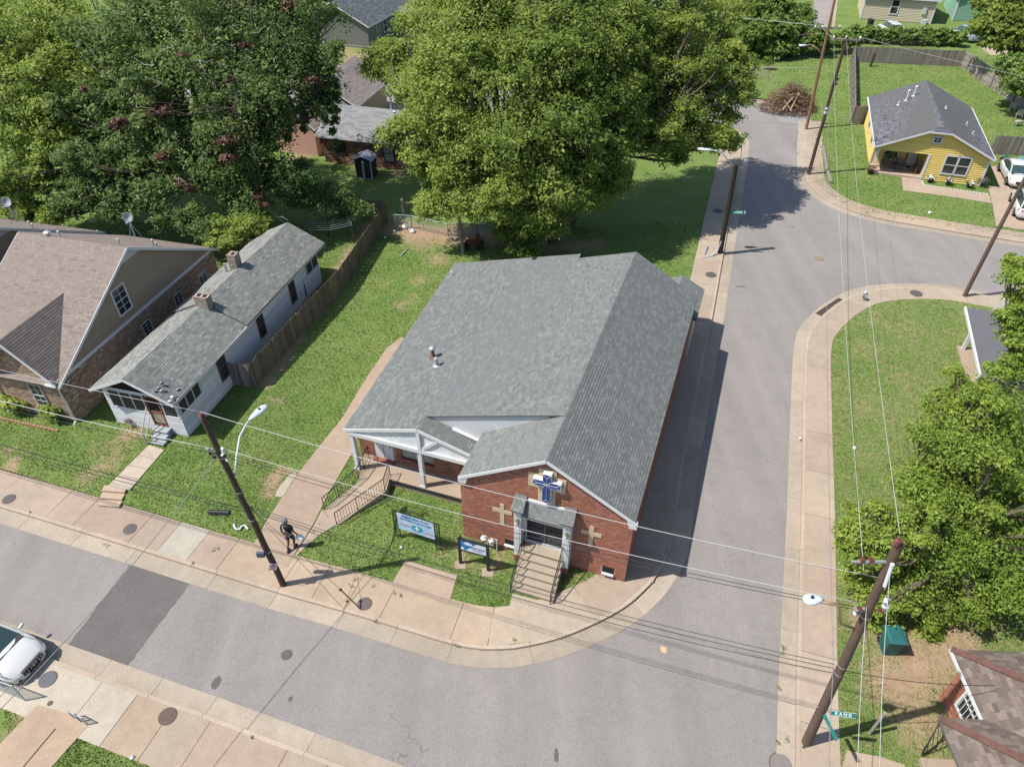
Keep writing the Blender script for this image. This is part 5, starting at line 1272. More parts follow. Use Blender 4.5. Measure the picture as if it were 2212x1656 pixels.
gl.add([(.05 + .28 * math.cos(2 * math.pi * k / nseg), -.042, 1.08 + .21 * math.sin(2 * math.pi * k / nseg)) for k in range(nseg)], [list(range(nseg))]); gl.build('globe_print', mat('teal ink', (0.03, 0.25, 0.33), .5, var=.3, scale=3), pn)
MB().bb(.02, .08, -.05, -.044, .93, 1.23).bb(-.06, .16, -.051, -.045, 1.06, 1.12).build('cross_print', M_SWHITE, pn)
MB().bb(-.82, -.26, -.045, -.038, 1.06, 1.10).build('print_line', M_INKR, pn); MB().bb(.36, .84, -.045, -.038, .93, .97).build('print_line', M_INKR, pn)
for z_, x0, x1 in ((.80, -.5, .45),): MB().bb(x0, x1, -.045, -.038, z_, z_ + .03).build('print_line', mat('grey ink', (0.3, 0.3, 0.36), .6), pn)
cr_ = MB()
for k in range(9):
    t = (k - 4) / 4; hgt_ = .34 * (1 - abs(t) ** 1.3) + .05
    cr_.tube([(t * .52 + .05 * math.cos(j), 0, 1.80 + hgt_ * .5 + hgt_ * .5 * math.sin(j)) for j in range(7)], .011, 4)
cr_.tube([(-.62, 0, 1.80), (-.3, 0, 1.98), (-.1, 0, 2.16), (0, 0, 2.2), (.1, 0, 2.16), (.3, 0, 1.98), (.62, 0, 1.80)], .014, 5)
cr_.build('scroll_crest', M_IRON, bn); MB().bar((-Lb / 2, 0, 1.80), (Lb / 2, 0, 1.80), .03).build('top_rail', M_IRON, bn)
# for-sale board
a, b = at_z(*crop(1150, 1480, 5.34)(1240, 1112)), at_z(*crop(1150, 1480, 5.34)(1682, 1232))
an = math.atan2(b.y - a.y, b.x - a.x); Lb = (b - a).length
M_BPOST = mat('black painted timber', (0.022, 0.022, 0.028), .6, var=.2)
ss = empty('sale_sign', (*((a + b) / 2).xy, 0), an, label='blue and white for sale board on two black posts', cat='sign')
for s in (-1, 1):
    pp_ = MB().box(s * Lb / 2, 0, .9, .11, .11, 1.96).build('post', M_BPOST, ss)
    MB().box(s * Lb / 2, 0, 1.92, .085, .085, .10, taper=.3).build('finial', mat('tan wood cap', (0.30, 0.2, 0.13), .8), pp_)
MB().bb(-Lb / 2 + .055, Lb / 2 - .055, -.05, .05, 1.70, 1.79).build('top_rail', M_BPOST, ss); MB().bb(-Lb / 2 + .055, Lb / 2 - .055, -.05, .05, .98, 1.06).build('bottom_rail', M_BPOST, ss)
w2 = Lb / 2 - .056
bd = MB().bb(-w2, w2, -.03, -.015, 1.06, 1.70).build('board', mat('sign panel', (0.56, 0.58, 0.66), .45, var=.03), ss)
MB().add([(-w2, -.034, 1.70), (-w2, -.034, 1.10), (-w2 + .25, -.034, 1.10), (.18, -.034, 1.70)], [(0, 1, 2, 3)]).build('blue_print', mat('bright blue ink', (0.01, 0.16, 0.36), .4, var=.1), bd)
text_mesh('FOR SALE', .15, M_INKB, bd, (.20, -.036, 1.36), (math.pi / 2, 0, 0), bold=.003)
for z_, x0, x1 in ((1.60, -.34, -.14), (1.53, -.42, -.04), (1.47, -.36, -.02)): MB().bb(x0, x1, -.042, -.036, z_, z_ + .045).build('print_line', M_SWHITE, bd)
MB().bb(-w2 + .03, -w2 + .16, -.042, -.036, 1.12, 1.24).build('print_block', M_SWHITE, bd)
for z_ in (1.24, 1.19): MB().bb(-.05, .42, -.04, -.036, z_, z_ + .025).build('print_line', mat('grey ink', (0.3, 0.3, 0.36), .6), bd)
for s in (-1, 1): tag(MB().box(0, 0, 0, .5, .42, .05).build('post_footing', M_CONC if False else M_PLCONC, None, loc=((a if s < 0 else b).x - .02, (a if s < 0 else b).y - .1, .0)), 'worn concrete footing at the %s post of the for sale board' % ('left' if s < 0 else 'right'), 'concrete footing')
# gas meter
gm_ = FR_CH @ Vector((-6.15, -.30, 0)); gme = empty('gas_meter', gm_, math.radians(-19.3), label='grey gas meter with pipes against the church front', cat='gas meter')
M_GASG = mat('grey meter paint', (0.42, 0.45, 0.44), .5)
MB().box(.22, 0, .55, .26, .18, .30).build('meter_body', M_GASG, gme); MB().lathe([(.05, 0), (.15, .02), (.15, .07), (.05, .1)], (-.12, 0, .62), 12).build('regulator', M_GASG, gme)
MB().tube([(-.55, .25, .45), (-.5, 0, .45), (-.12, 0, .45), (-.12, 0, .70), (.15, 0, .78), (.15, 0, .70)], .03, 7).build('pipe', mat('rusty gas pipe', (0.15, 0.06, 0.04), .7), gme)
MB().tube([(.30, 0, .70), (.30, 0, .80), (.48, 0, .80), (.48, 0, -.1)], .03, 7).build('pipe', M_GASG, gme)
MB().lathe([(.07, 0), (.07, .06), (.02, .08)], (.22, -.08, .62), 10).build('dial', M_SWHITE, gme)
# ================================================================== yellow house and its yard
M_YEL = mat('yellow clapboard', (0.56, 0.425, 0.125), .7, var=.05, scale=2, attr=True); M_YELP = mat('yellow paint', (0.54, 0.41, 0.12), .7, var=.05)
M_GTRIM = mat('pale grey trim', (0.50, 0.50, 0.53), .6, var=.04)
yh = house_root('yellow_house', 39.34, 56.48, 18.5, 'yellow clapboard house with charcoal roof and a corner porch', 0.0); FY = yh.matrix_basis.copy()
YW, YL, YE, YR, YX = 8.54, 12.2, 2.55, 4.55, -4.38
YC = [(0.56, 0.425, 0.125), (0.54, 0.41, 0.12), (0.58, 0.44, 0.135)]
mb = MB(); mb.bb(-4.55, 0, .03, YL, -.2, YE); mb.bb(-YW, -4.55, 1.95, YL, -.2, YE)
mb.build('wall', M_YELP, yh)
mb = MB().prism([(-YW, .03, 2.2), (0, .03, 2.2), (0, .03, YE), (YX + .8, .03, 4.2), (YX - .8, .03, 4.2), (-YW, .03, YE)], (0, .12, 0)); mb.build('gable_wall', M_YELP, yh)
yhol = [[(-3.28, 0, .7), (-1.26, 0, .7), (-1.26, 0, 2.34), (-3.28, 0, 2.34)], [(-4.74, 0, 3.16), (-4.0, 0, 3.16), (-4.0, 0, 3.74), (-4.74, 0, 3.74)], [(-9, 0, -1), (-4.5, 0, -1), (-4.5, 0, 2.2), (-9, 0, 2.2)]]
courses(yh, [(-4.5, 0.01, 0.05), (0, 0.01, .05), (0, 0.01, 2.2), (-4.5, 0.01, 2.2)], (0, 0, 1), (0, -1, 0), 'clapboard', M_YEL, pal_mix(YC, .04), .175, 1, .04, 'board', 0, n_ind=99, holes=yhol[:1], frame=FY, seed=90)
courses(yh, [(-YW, 0.01, 2.2), (0, 0.01, 2.2), (0, 0.01, YE), (YX + .8, 0.01, 4.2), (YX - .8, 0.01, 4.2), (-YW, 0.01, YE)], (0, 0, 1), (0, -1, 0), 'clapboard', M_YEL, pal_mix(YC, .04), .175, 1, .04, 'board', 0, n_ind=99, holes=yhol[:2], frame=FY, seed=91)
courses(yh, [(-YW - .01, 1.95, .05), (-YW - .01, YL, .05), (-YW - .01, YL, YE), (-YW - .01, 1.95, YE)], (0, 0, 1), (-1, 0, 0), 'clapboard', M_YEL, pal_mix(YC, .04), .175, 1, .04, 'board', 0, n_ind=99, frame=FY, seed=92)
window(yh, 'y', -3.18, -2.30, .80, 2.24, -.03, cols=1, rows=2, trimw=.10, fm=M_GTRIM); window(yh, 'y', -2.24, -1.36, .80, 2.24, -.03, cols=1, rows=2, trimw=.10, fm=M_GTRIM)
window(yh, 'y', -4.64, -4.10, 3.24, 3.66, -.03, 'attic_window', cols=2, rows=2, trimw=.09, fm=M_GTRIM, sash=False)
for b_ in (4.0, 8.0): window(yh, 'x', b_, b_ + .9, .9, 2.2, -YW - .03, cols=1, rows=2, trimw=.10, fm=M_GTRIM, sgn=-1)
# porch
MB().bb(-YW, -4.55, .0, 1.95, -.1, .14).build('porch_floor', mat('porch concrete', (0.36, 0.27, 0.21), .9, var=.1), yh)
MB().bb(-4.60, -4.42, -.06, .06, .05, 2.2).build('corner_board', M_GTRIM, yh); MB().bb(-.10, .06, -.06, .06, .05, YE).build('corner_board', M_GTRIM, yh)
MB().bb(-YW, -YW + .16, -.02, .14, .1, 2.2).build('porch_post', M_GTRIM, yh); MB().bb(-YW - .03, -YW + .05, 1.9, 2.05, .1, YE).build('corner_board', M_GTRIM, yh)
MB().bb(-YW, -4.55, .0, .14, 2.14, 2.2).build('porch_beam', M_YELP, yh); MB().bb(-YW + .1, -4.55, .15, 1.95, 2.2, 2.24).build('porch_ceiling', M_GTRIM, yh)
dr = MB().bb(-5.85, -4.90, 1.90, 1.95, .18, 2.12).build('front_door', M_IRON, yh)
MB().bb(-5.76, -4.99, 1.88, 1.90, .35, 1.98).build('door_light', mat('door light', (0.42, 0.45, 0.44), .3), dr)
for k in range(7): MB().bar((-5.74 + k * .125, 1.87, .3), (-5.74 + k * .125, 1.87, 2.05), .02).build('bar', M_IRON, dr)
window(yh, 'y', -7.6, -6.6, .8, 2.05, 1.94, cols=1, rows=2, trimw=.09, fm=M_GTRIM)
M_PCH = mat('porch chair wood', (0.13, 0.10, 0.08), .7, var=.2)
def porch_chair(x, y, rz, label, w=.6):
    c = empty('porch_chair', FY @ Vector((x, y, .14)), rz + math.radians(-18.5), label=label, cat='chair', group='chairs on the yellow house porch')
    MB().bb(-w / 2, w / 2, -.25, .25, .38, .43).build('seat', M_PCH, c); o = MB().bb(-w / 2, w / 2, .23, .28, .43, .98).build('backrest', M_PCH, c)
    for sx in (-1, 1):
        for sy in (-1, 1): MB().bb(sx * w / 2 - .03, sx * w / 2 + .03, sy * .22 - .03, sy * .22 + .03, 0, .60).build('leg', M_PCH, c)
        MB().bb(sx * w / 2 - .04, sx * w / 2 + .04, -.27, .28, .60, .64).build('armrest', M_PCH, c)
porch_chair(-7.1, 1.2, 0, 'wide wooden bench under the yellow porch window', 1.3); porch_chair(-6.2, .95, .1, 'dark wooden armchair beside the porch bench'); porch_chair(-5.0, .9, -.9, 'dark armchair turned sideways in front of the barred door')
def pot(x, y, z, label, cols, r=.24, h=.3, potc=(0.02, 0.02, 0.022), lf=(0.06, 0.10, 0.03), n=70, par=None):
    o = empty('flower_pot', (x, y, z), label=label, cat='flower pot')
    MB().lathe([(r * .6, 0), (r, h), (r * .9, h)], n=10).build('pot', mat('pot %.2f %.2f' % (potc[0], potc[1]), potc, .6), o)
    mb = MB(); rr = random.Random(int(x * 100))
    for k in range(n):
        a, e = rr.random() * 6.3, rr.random(); d = r * 1.5 * math.sqrt(rr.random()); c = Vector((d * math.cos(a), d * math.sin(a), h + (.1 + .25 * e) * (1.3 - d / r / 2)))
        s = rr.uniform(.05, .09); u = Vector((rr.uniform(-1, 1), rr.uniform(-1, 1), rr.uniform(-.4, .4))).normalized() * s; v = Vector((rr.uniform(-1, 1), rr.uniform(-1, 1), rr.uniform(.2, 1))).normalized() * s
        mb.add([c - u, c + v, c + u, c - v], [(0, 1, 2, 3)], rr.choice(cols) if rr.random() < .6 else lf)
    mb.build('flowers', mat('petals', (1, 1, 1), .7, var=.1, attr=True), o, fixn=False)
    return o
WHT, PNK, RDF = (0.6, 0.62, 0.62), (0.55, 0.3, 0.32), (0.35, 0.05, 0.03)
for (x, y), lb_, cs_, pc in (((-3.85, -.45), 'black pot of white flowers nearest the porch walk', [WHT, WHT, (0.45, 0.5, 0.5)], (0.02, 0.02, 0.022)), ((-2.45, -.55), 'terracotta pot of pink and white flowers under the double window', [WHT, PNK, (0.4, 0.5, 0.5)], (0.30, 0.14, 0.09)), ((-.85, -.55), 'black pot of white flowers at the right house corner', [WHT], (0.02, 0.02, 0.022))):
    p = FY @ Vector((x, y, 0)); pot(p.x, p.y, 0, lb_, cs_)
p = FY @ Vector((-8.6, -.2, 0)); pot(p.x, p.y, 0, 'dark red flower pot at the left porch corner', [RDF, (0.2, 0.08, 0.04)], .28, .4, (0.05, 0.02, 0.02))
p = FY @ Vector((-7.4, .35, 1.55)); 
hb = empty('hanging_basket', p, label='leafy hanging basket under the left end of the porch beam', cat='hanging basket')
mb = MB(); rr = random.Random(5)
for k in range(130):
    d = Vector((rr.gauss(0, .22), rr.gauss(0, .22), rr.gauss(-.05, .22))); s = .09; u = Vector((rr.uniform(-1, 1), rr.uniform(-1, 1), rr.uniform(-1, 1))).normalized() * s; v = Vector((rr.uniform(-1, 1), rr.uniform(-1, 1), rr.uniform(-1, 1))).normalized() * s
    mb.add([d - u, d + v, d + u, d - v], [(0, 1, 2, 3)], (0.05, 0.08, 0.03))
mb.build('leaves', MATS['petals'], hb, fixn=False); MB().tube([(0, 0, .15), (0, 0, .62)], .01, 4).build('hook', M_IRON, hb)
# bed edging of pale stones
be = empty('bed_edging', (0, 0, 0), label='row of pale edging stones round the bed under the yellow wall', cat='edging')
MS_ = mat('painted stone', (0.5, 0.47, 0.42), .8, var=.15)
e0, e1, e2 = gr(*y_(885, 790)), gr(*y_(905, 850)), gr(*y_(1745, 972))
for a, b in ((e0, e1), (e1, e2)):
    n = max(2, int((b - a).length / .24))
    for k in range(n):
        p = a.lerp(b, (k + .5) / n); MB().box(0, 0, .05, .2, .12, .12, taper=.85).build('stone', MS_, be, loc=(p.x, p.y, 0)).rotation_euler = (0, 0, math.atan2(b.y - a.y, b.x - a.x) + R.uniform(-.15, .15))
# roof (clipped gable)
CHA = [(0.085, 0.087, 0.10), (0.105, 0.107, 0.12), (0.07, 0.072, 0.085), (0.14, 0.14, 0.15)]
el, er, zb = -YW - .38, .25, 2.48
YB = 12.6
PLf = [(YX, .25, YR), (YX - .85, -.42, 4.2), (el, -.42, zb), (el, YB, zb), (YX, YB, YR)]
PRt = [(YX, .25, YR), (YX, YB, YR), (er, YB, zb), (er, -.42, zb), (YX + .85, -.42, 4.2)]
PCl = [(YX, .25, YR), (YX + .85, -.42, 4.2), (YX - .85, -.42, 4.2)]
for k, (P_, o_) in enumerate(((PLf, (-.45, 0, 1)), (PRt, (.45, 0, 1)), (PCl, (0, -.5, 1)))):
    plate(yh, P_, o_, 'roof_deck', M_DECK, .1)
    courses(yh, P_, (0, 0, 1), (0, 0, 1), 'shingle', M_SHING, pal_mix(CHA, .22), .145, .34, .014, 'shingle', .006, jit=.3, frame=FY, seed=94 + k)
for a, b in (((el, -.43, zb - .07), (YX - .85, -.43, 4.13)), ((YX - .85, -.43, 4.13), (YX + .85, -.43, 4.13)), ((YX + .85, -.43, 4.13), (er, -.43, zb - .07))): MB().bar(a, b, .03, .14).build('rake_board', M_GTRIM, yh)
for x in (el, er): MB().bar((x, -.42, zb - .05), (x, YB, zb - .05), .12, .12).build('gutter', M_WHITE, yh)
for (x, y_q, h_, b2) in ((-6.2, 8.6, .8, .1), (-5.6, 9.2, .75, .12), (-6.8, 8.0, .35, 0), (-3.3, 6.3, .25, 0), (-1.5, 5.0, .35, 0), (-1.2, 3.2, .35, 0)):
    zz = YR - abs(x - YX) * .47; v = MB().lathe([(.16, -.05), (.16, .03), (.06, .06), (.06, h_)], (x, y_q, zz), 8).build('roof_vent', M_WHITE, yh)
    if b2: MB().lathe([(.04, h_), (b2, h_ + .02), (b2, h_ + .14), (.03, h_ + .2)], (x, y_q, zz), 8).build('vent_cap', M_WHITE, v)
MB().tube([(-8.1, 5.0, 2.7), (-8.1, 5.0, 3.5)], .02, 5).bar((-8.4, 5.0, 3.3), (-7.8, 5.0, 3.4), .02).build('aerial', M_IRON, yh)
# round shrub and things in the yard
for i, (u, v) in enumerate((k2(1150, 402), k2(1215, 432))):
    p = gr(u, v); tag(MB().tube([(0, 0, -.2), (.02, 0, .75), (.06, 0, 1.5)], .16, 10).build('yard_post', M_PWOOD, None, loc=p), 'dark %s wooden post standing in the yard by the grey fence' % ('left' if i == 0 else 'right'), 'post')
# lawn chairs by the right fence, stool
M_STN = mat('faded outdoor furniture', (0.30, 0.27, 0.24), .8, var=.2)
for i, (u, v) in enumerate((k2(2130, 720), k2(2170, 765))):
    p = gr(u, v); c = empty('garden_chair', p, 2.4 + i * .4, label=('pale worn garden chair by the fence' if i == 0 else 'second worn garden chair, nearer the frame edge') + ' of the yellow house yard', cat='chair')
    MB().bb(-.3, .3, -.3, .3, .36, .43).build('seat', M_STN, c); MB().bb(-.3, .3, .26, .32, .43, .95).build('backrest', M_STN, c)
    for sx in (-1, 1):
        for sy in (-1, 1): MB().bb(sx * .27 - .03, sx * .27 + .03, sy * .27 - .03, sy * .27 + .03, 0, .4).build('leg', M_STN, c)
p = gr(*k2(2165, 815)); c = empty('stool', p, .3, label='small wooden stool on the grass behind the yellow house', cat='stool')
MB().bb(-.4, .4, -.2, .2, .42, .48).build('seat', M_STN, c)
for sx in (-1, 1):
    for sy in (-1, 1): MB().bb(sx * .33 - .03, sx * .33 + .03, sy * .15 - .03, sy * .15 + .03, 0, .44).build('leg', M_STN, c)
# wheeled bins
M_BING = mat('green bin plastic', (0.012, 0.075, 0.065), .45, var=.08)
def bin_(p, rz, label, col=None, s=1.0):
    m = col or M_BING; o = empty('wheeled_bin', p, rz, s, label, 'bin')
    MB().box(0, 0, .52, .62, .66, .96, taper=1.0).build('body', m, o).data.transform(Matrix.Translation((0, 0, 0)))
    for v in o.children[0].data.vertices:
        if v.co.z < .3: v.co.x *= .8; v.co.y *= .8
    l = MB().prism([(-.35, -.40, 1.0), (.35, -.40, 1.0), (.35, -.40, 1.05), (-.35, -.40, 1.05)], (0, .80, 0)).prism([(-.30, -.34, 1.05), (.30, -.34, 1.05), (.24, -.24, 1.10), (-.24, -.24, 1.10)], (0, .62, 0)).build('lid', m, o)
    MB().bar((-.28, .42, .98), (.28, .42, .98), .04).build('handle', m, o)
    for sx in (-1, 1):
        w = MB().lathe([(.10, 0), (.13, .01), (.13, .05), (.10, .06)], n=12).build('wheel', M_IRON, o, loc=(sx * .26, .33, .13)); w.rotation_euler = (0, math.pi / 2, 0)
    return o
bin_(gr(*y_(1930, 640)), .35, 'green wheeled bin nearest the yellow house wall'); bin_(gr(*y_(2140, 650)), .25, 'pale topped green bin at the frame edge behind the white car', mat('pale green bin', (0.10, 0.20, 0.19), .5))
bin_(gr(*crop(2350, 1580, 2.471)(765, 905)), math.radians(-4), 'green wheeled bin under the right hand tree with white bag behind', mat('teal bin plastic', (0.018, 0.10, 0.098), .5, var=.2), 1.0)
bin_(gr(*k2(1208, 180)), .2, 'dark bin beside the far beige house drive', mat('black bin plastic', (0.02, 0.025, 0.025), .5))
tb = gr(*crop(2350, 1580, 2.471)(862, 850))
def bag(p, label, r, m):
    mb = MB(); rr = random.Random(int(p.x * 50)); n = 10; base = []
    for i, (rad, z) in enumerate(((.75, 0), (1.0, .35), (.9, .8), (.55, 1.2), (.12, 1.45), (.22, 1.6))):
        base.append(len(mb.v))
        for k in range(n):
            a = 2 * math.pi * k / n; q = r * rad * rr.uniform(.8, 1.15); mb.v.append((q * math.cos(a), q * math.sin(a), r * z * rr.uniform(.93, 1.07)))
    for i in range(5):
        for k in range(n): mb.f.append([base[i] + k, base[i] + (k + 1) % n, base[i + 1] + (k + 1) % n, base[i + 1] + k]); mb.c.append(None)
    mb.f.append([base[0] + k for k in range(n)]); mb.c.append(None)
    return tag(mb.build('plastic_bag', m, None, loc=p), label, 'bag')
M_BAG = mat('white plastic film', (0.66, 0.68, 0.70), .35, var=.05)
bag(tb, 'white plastic bag lying behind the green bin', .22, M_BAG)

# ================================================================== houses further away
def simple_house(name, o, az, w, d, ev, rg, wall_m, roof_pal, label, ridge='x', eave=.35, boards=None, brick=None, z0=0.0, seed=5):
    """gabled house in its own frame: front wall y=0, x from -w to 0; ridge along x or y"""
    h = empty(name, (o[0], o[1], z0), math.radians(-az), 1, label, 'house'); F = h.matrix_basis.copy()
    MB().bb(-w, 0, 0, d, -.3, ev).build('wall', wall_m, h)
    e = eave
    if ridge == 'x':
        sl = (rg - ev) / (d / 2); P1 = [(e, -e, ev - e * sl), (e, d / 2, rg), (-w - e, d / 2, rg), (-w - e, -e, ev - e * sl)]; P2 = [(e, d / 2, rg), (e, d + e, ev - e * sl), (-w - e, d + e, ev - e * sl), (-w - e, d / 2, rg)]
        for x in (0, -w): MB().prism([(x, 0, ev), (x, d, ev), (x, d / 2, rg - .08)], (-.08 if x == 0 else .08, 0, 0)).build('gable_wall', wall_m, h)
        fl = [((e, -e, ev - e * sl - .06), (-w - e, -e, ev - e * sl - .06))] + [((x, d / 2, rg - .06), (x, -e, ev - e * sl - .06)) for x in (e, -w - e)] + [((x, d / 2, rg - .06), (x, d + e, ev - e * sl - .06)) for x in (e, -w - e)]
    else:
        sl = (rg - ev) / (w / 2); P1 = [(e, -e, ev - e * sl), (e, d + e, ev - e * sl), (-w / 2, d + e, rg), (-w / 2, -e, rg)]; P2 = [(-w / 2, -e, rg), (-w / 2, d + e, rg), (-w - e, d + e, ev - e * sl), (-w - e, -e, ev - e * sl)]
        for y in (0, d): MB().prism([(0, y, ev), (-w, y, ev), (-w / 2, y, rg - .08)], (0, .08 if y == 0 else -.08, 0)).build('gable_wall', wall_m, h)
        fl = [((-w / 2, -e, rg - .06), (e, -e, ev - e * sl - .06)), ((-w / 2, -e, rg - .06), (-w - e, -e, ev - e * sl - .06)), ((e, -e, ev - e * sl - .06), (e, d + e, ev - e * sl - .06))]
    for k, P_ in enumerate((P1, P2)):
        plate(h, P_, (0, 0, 1), 'roof_deck', M_DECK, .1)
        courses(h, P_, (0, 0, 1), (0, 0, 1), 'shingle', M_SHING, pal_mix(roof_pal, .15), .17, .6, .012, 'shingle', .006, jit=.3, frame=F, seed=seed + k)
    for a, b in fl: MB().bar(a, b, .03, .13).build('fascia_board', M_WHITE, h)
    return h, F
BLK = [(0.10, 0.11, 0.12), (0.125, 0.135, 0.145), (0.085, 0.095, 0.105)]
LGR = [(0.20, 0.205, 0.205), (0.225, 0.23, 0.23), (0.18, 0.185, 0.19)]
PKB = [(0.215, 0.185, 0.17), (0.235, 0.205, 0.185), (0.195, 0.17, 0.16)]
# low brick house with pale roof behind the left trees, shed beside it
h1, F1 = simple_house('brick_bungalow', (-9.0, 59.6), -14.5 + 29.5, 8.0, 7.0, 2.6, 3.9, M_MORTAR, LGR, 'low brick house with pale grey roof behind the small shed', 'x', .4, seed=110)
courses(h1, [(-8.0, -.001, -.1), (0, -.001, -.1), (0, -.001, 2.55), (-8.0, -.001, 2.55)], (0, 0, 1), (0, -1, 0), 'brick', M_BRICK, pal_mix([(0.14, 0.055, 0.04), (0.19, 0.07, 0.05), (0.10, 0.05, 0.04), (0.34, 0.24, 0.19), (0.16, 0.06, 0.045)], .25), .075, .22, .01, 'brick', .014, n_ind=0, frame=F1, seed=112)
w_ = window(h1, 'y', -2.2, -1.35, .7, 2.1, -.01, cols=4, rows=2, trimw=.07, fm=M_IRON, gm=M_BLINDS)
window(h1, 'y', -6.8, -5.9, .9, 2.1, -.01, cols=3, rows=2, trimw=.05, fm=M_IRON)
for (x, y, h_) in ((-3.2, 4.6, .7), (-2.0, 2.6, .4)): MB().lathe([(.15, -.1), (.15, .03), (.07, .05), (.07, h_), (.13, h_ + .02), (.13, h_ + .14), (.04, h_ + .2)], (x, y, 3.9 - abs(y - 3.5) * .37), 9).build('roof_vent', M_GALV, h1)
# pinkish clapboard house behind it
M_PINKW = mat('pink clapboard', (0.42, 0.25, 0.205), .75, var=.06, attr=True)
h2, F2 = simple_house('pink_house', (-17.6, 62.8), 19.0, 4.6, 13.5, 2.75, 4.4, mat('pink wall', (0.40, 0.24, 0.195), .8, var=.08), PKB, 'pinkish clapboard house with faded roof half hidden by the left trees', 'y', .3, seed=114)
PKC = [(0.42, 0.25, 0.205), (0.40, 0.235, 0.19), (0.44, 0.265, 0.22)]
courses(h2, [(-4.6, -.01, 0), (0, -.01, 0), (0, -.01, 2.7), (-4.6, -.01, 2.7)], (0, 0, 1), (0, -1, 0), 'clapboard', M_PINKW, pal_mix(PKC, .05), .18, 1, .03, 'board', 0, n_ind=99, frame=F2, seed=115)
courses(h2, [(.01, 0, 0), (.01, 13.5, 0), (.01, 13.5, 2.7), (.01, 0, 2.7)], (0, 0, 1), (1, 0, 0), 'clapboard', M_PINKW, pal_mix(PKC, .05), .18, 1, .03, 'board', 0, n_ind=99, frame=F2, seed=116)
window(h2, 'x', .6, 1.2, 1.0, 2.1, .03, cols=1, rows=2, fm=mat('brown trim', (0.16, 0.07, 0.05), .7), sgn=1); window(h2, 'x', 4.2, 5.2, .9, 2.2, .03, cols=1, rows=2, fm=MATS['brown trim'], sgn=1)
# metal shed
p = gr(*crop(800, 260, 4.246)(1248, 1172)); sd = empty('metal_shed', p, math.radians(-11), label='small dark metal shed with white edged doors on the back lawn', cat='shed')
M_NAVY = mat('navy metal', (0.022, 0.028, 0.042), .45, var=.1)
MB().bb(-.72, .72, 0, 1.3, 0, 1.62).prism([(-.72, 0, 1.62), (.72, 0, 1.62), (0, 0, 1.92)], (0, 1.3, 0)).build('body', M_NAVY, sd)
for sg in (-1, 1):
    rf = MB().prism([(0, -.12, 1.96), (sg * .88, -.12, 1.58), (sg * .88, 1.42, 1.58), (0, 1.42, 1.96)], (0, 0, .03)).build('roof', mat('zinc roof sheet', (0.27, 0.30, 0.34), .45, var=.12, metal=.3), sd)
    for k in range(5): MB().bar((0, -.1 + k * .38, 2.0), (sg * .88, -.1 + k * .38, 1.62), .03).build('seam', MATS['zinc roof sheet'], rf)
    MB().bb(sg * .70 - .035, sg * .70 + .035, -.03, .0, 0, 1.6).build('corner_trim', M_WHITE, sd)
    dd = MB().bb(sg * .32 - .29, sg * .32 + .29, -.02, .0, .05, 1.55).build('door', M_NAVY, sd); MB().bb(sg * .05 - .035, sg * .05 + .035, -.035, -.02, .05, 1.58).build('door_trim', M_WHITE, dd)
MB().bb(-.72, .72, -.03, -.0, .0, .05).build('sill', M_WHITE, sd)
# faded roof with tan gable wall, beside the far street
h3, F3 = simple_house('tan_house', (-14.9, 68.6), 14.0, 6.5, 7.5, 2.8, 4.7, mat('tan stucco', (0.40, 0.28, 0.19), .85, var=.08), PKB, 'tan walled house with faded brown roof just beyond the pale roof', 'y', .4, seed=118)
# charcoal roofed house at the top, little storage shed next to it
h4, F4 = simple_house('charcoal_house', (-18.2, 97.0), 17.0, 9.0, 15.0, 2.9, 5.2, mat('dim grey siding', (0.14, 0.145, 0.13), .8, var=.06), BLK, 'grey house with black roof in tree shade at the top edge', 'y', .45, seed=120)
for b_ in (2.5, 4.6): window(h4, 'x', b_, b_ + .9, .9, 2.3, .01, cols=1, rows=2, sgn=1)
h5, F5 = simple_house('storage_shed', (-12.6, 104.0), 6.0, 4.2, 3.5, 2.0, 2.9, mat('pale plywood', (0.42, 0.385, 0.33), .85, var=.06), PKB, 'small plywood storage shed beside the black roofed house', 'x', .2, seed=122)
# beige house and green house beyond the hedge
BEI = mat('beige clapboard', (0.47, 0.41, 0.30), .75, var=.05, attr=True); BEC = [(0.47, 0.41, 0.30), (0.45, 0.39, 0.285)]
h6, F6 = simple_house('beige_house', (58.9, 109.2), 18.0, 9.2, 9.0, 3.2, 5.2, mat('beige wall', (0.46, 0.40, 0.29), .8), LGR, 'beige clapboard house with one white window beyond the hedge', 'x', .4, seed=124)
courses(h6, [(-9.2, -.01, 0.1), (0, -.01, .1), (0, -.01, 3.15), (-9.2, -.01, 3.15)], (0, 0, 1), (0, -1, 0), 'clapboard', BEI, pal_mix(BEC, .04), .2, 1, .035, 'board', 0, n_ind=99, frame=F6, seed=125)
window(h6, 'y', -5.6, -4.7, 1.0, 2.7, -.05, cols=1, rows=2, trimw=.12)
for x in (-9.2, 0): MB().bb(x - .08, x + .08, -.08, .02, 0, 3.2).build('corner_board', M_WHITE, h6)
MB().bb(-1.5, -1.0, -.25, -.05, 1.2, 2.0).build('meter_box', M_GASG, h6); MB().bb(-1.2, -.6, -.7, -.1, .0, .6).build('heat_pump', M_GASG, h6)
GRN = mat('green clapboard', (0.17, 0.30, 0.22), .75, var=.05, attr=True)
h7, F7 = simple_house('green_house', (71.0, 108.5), 18.0, 8.5, 9.0, 3.2, 5.2, mat('green wall', (0.17, 0.30, 0.22), .8), LGR, 'green clapboard house at the top edge right of the beige one', 'y', .4, seed=126)
courses(h7, [(-8.5, -.01, 0.1), (0, -.01, .1), (0, -.01, 3.15), (-8.5, -.01, 3.15)], (0, 0, 1), (0, -1, 0), 'clapboard', GRN, pal_mix([(0.17, 0.30, 0.22), (0.16, 0.28, 0.205)], .04), .2, 1, .035, 'board', 0, n_ind=99, frame=F7, seed=127)
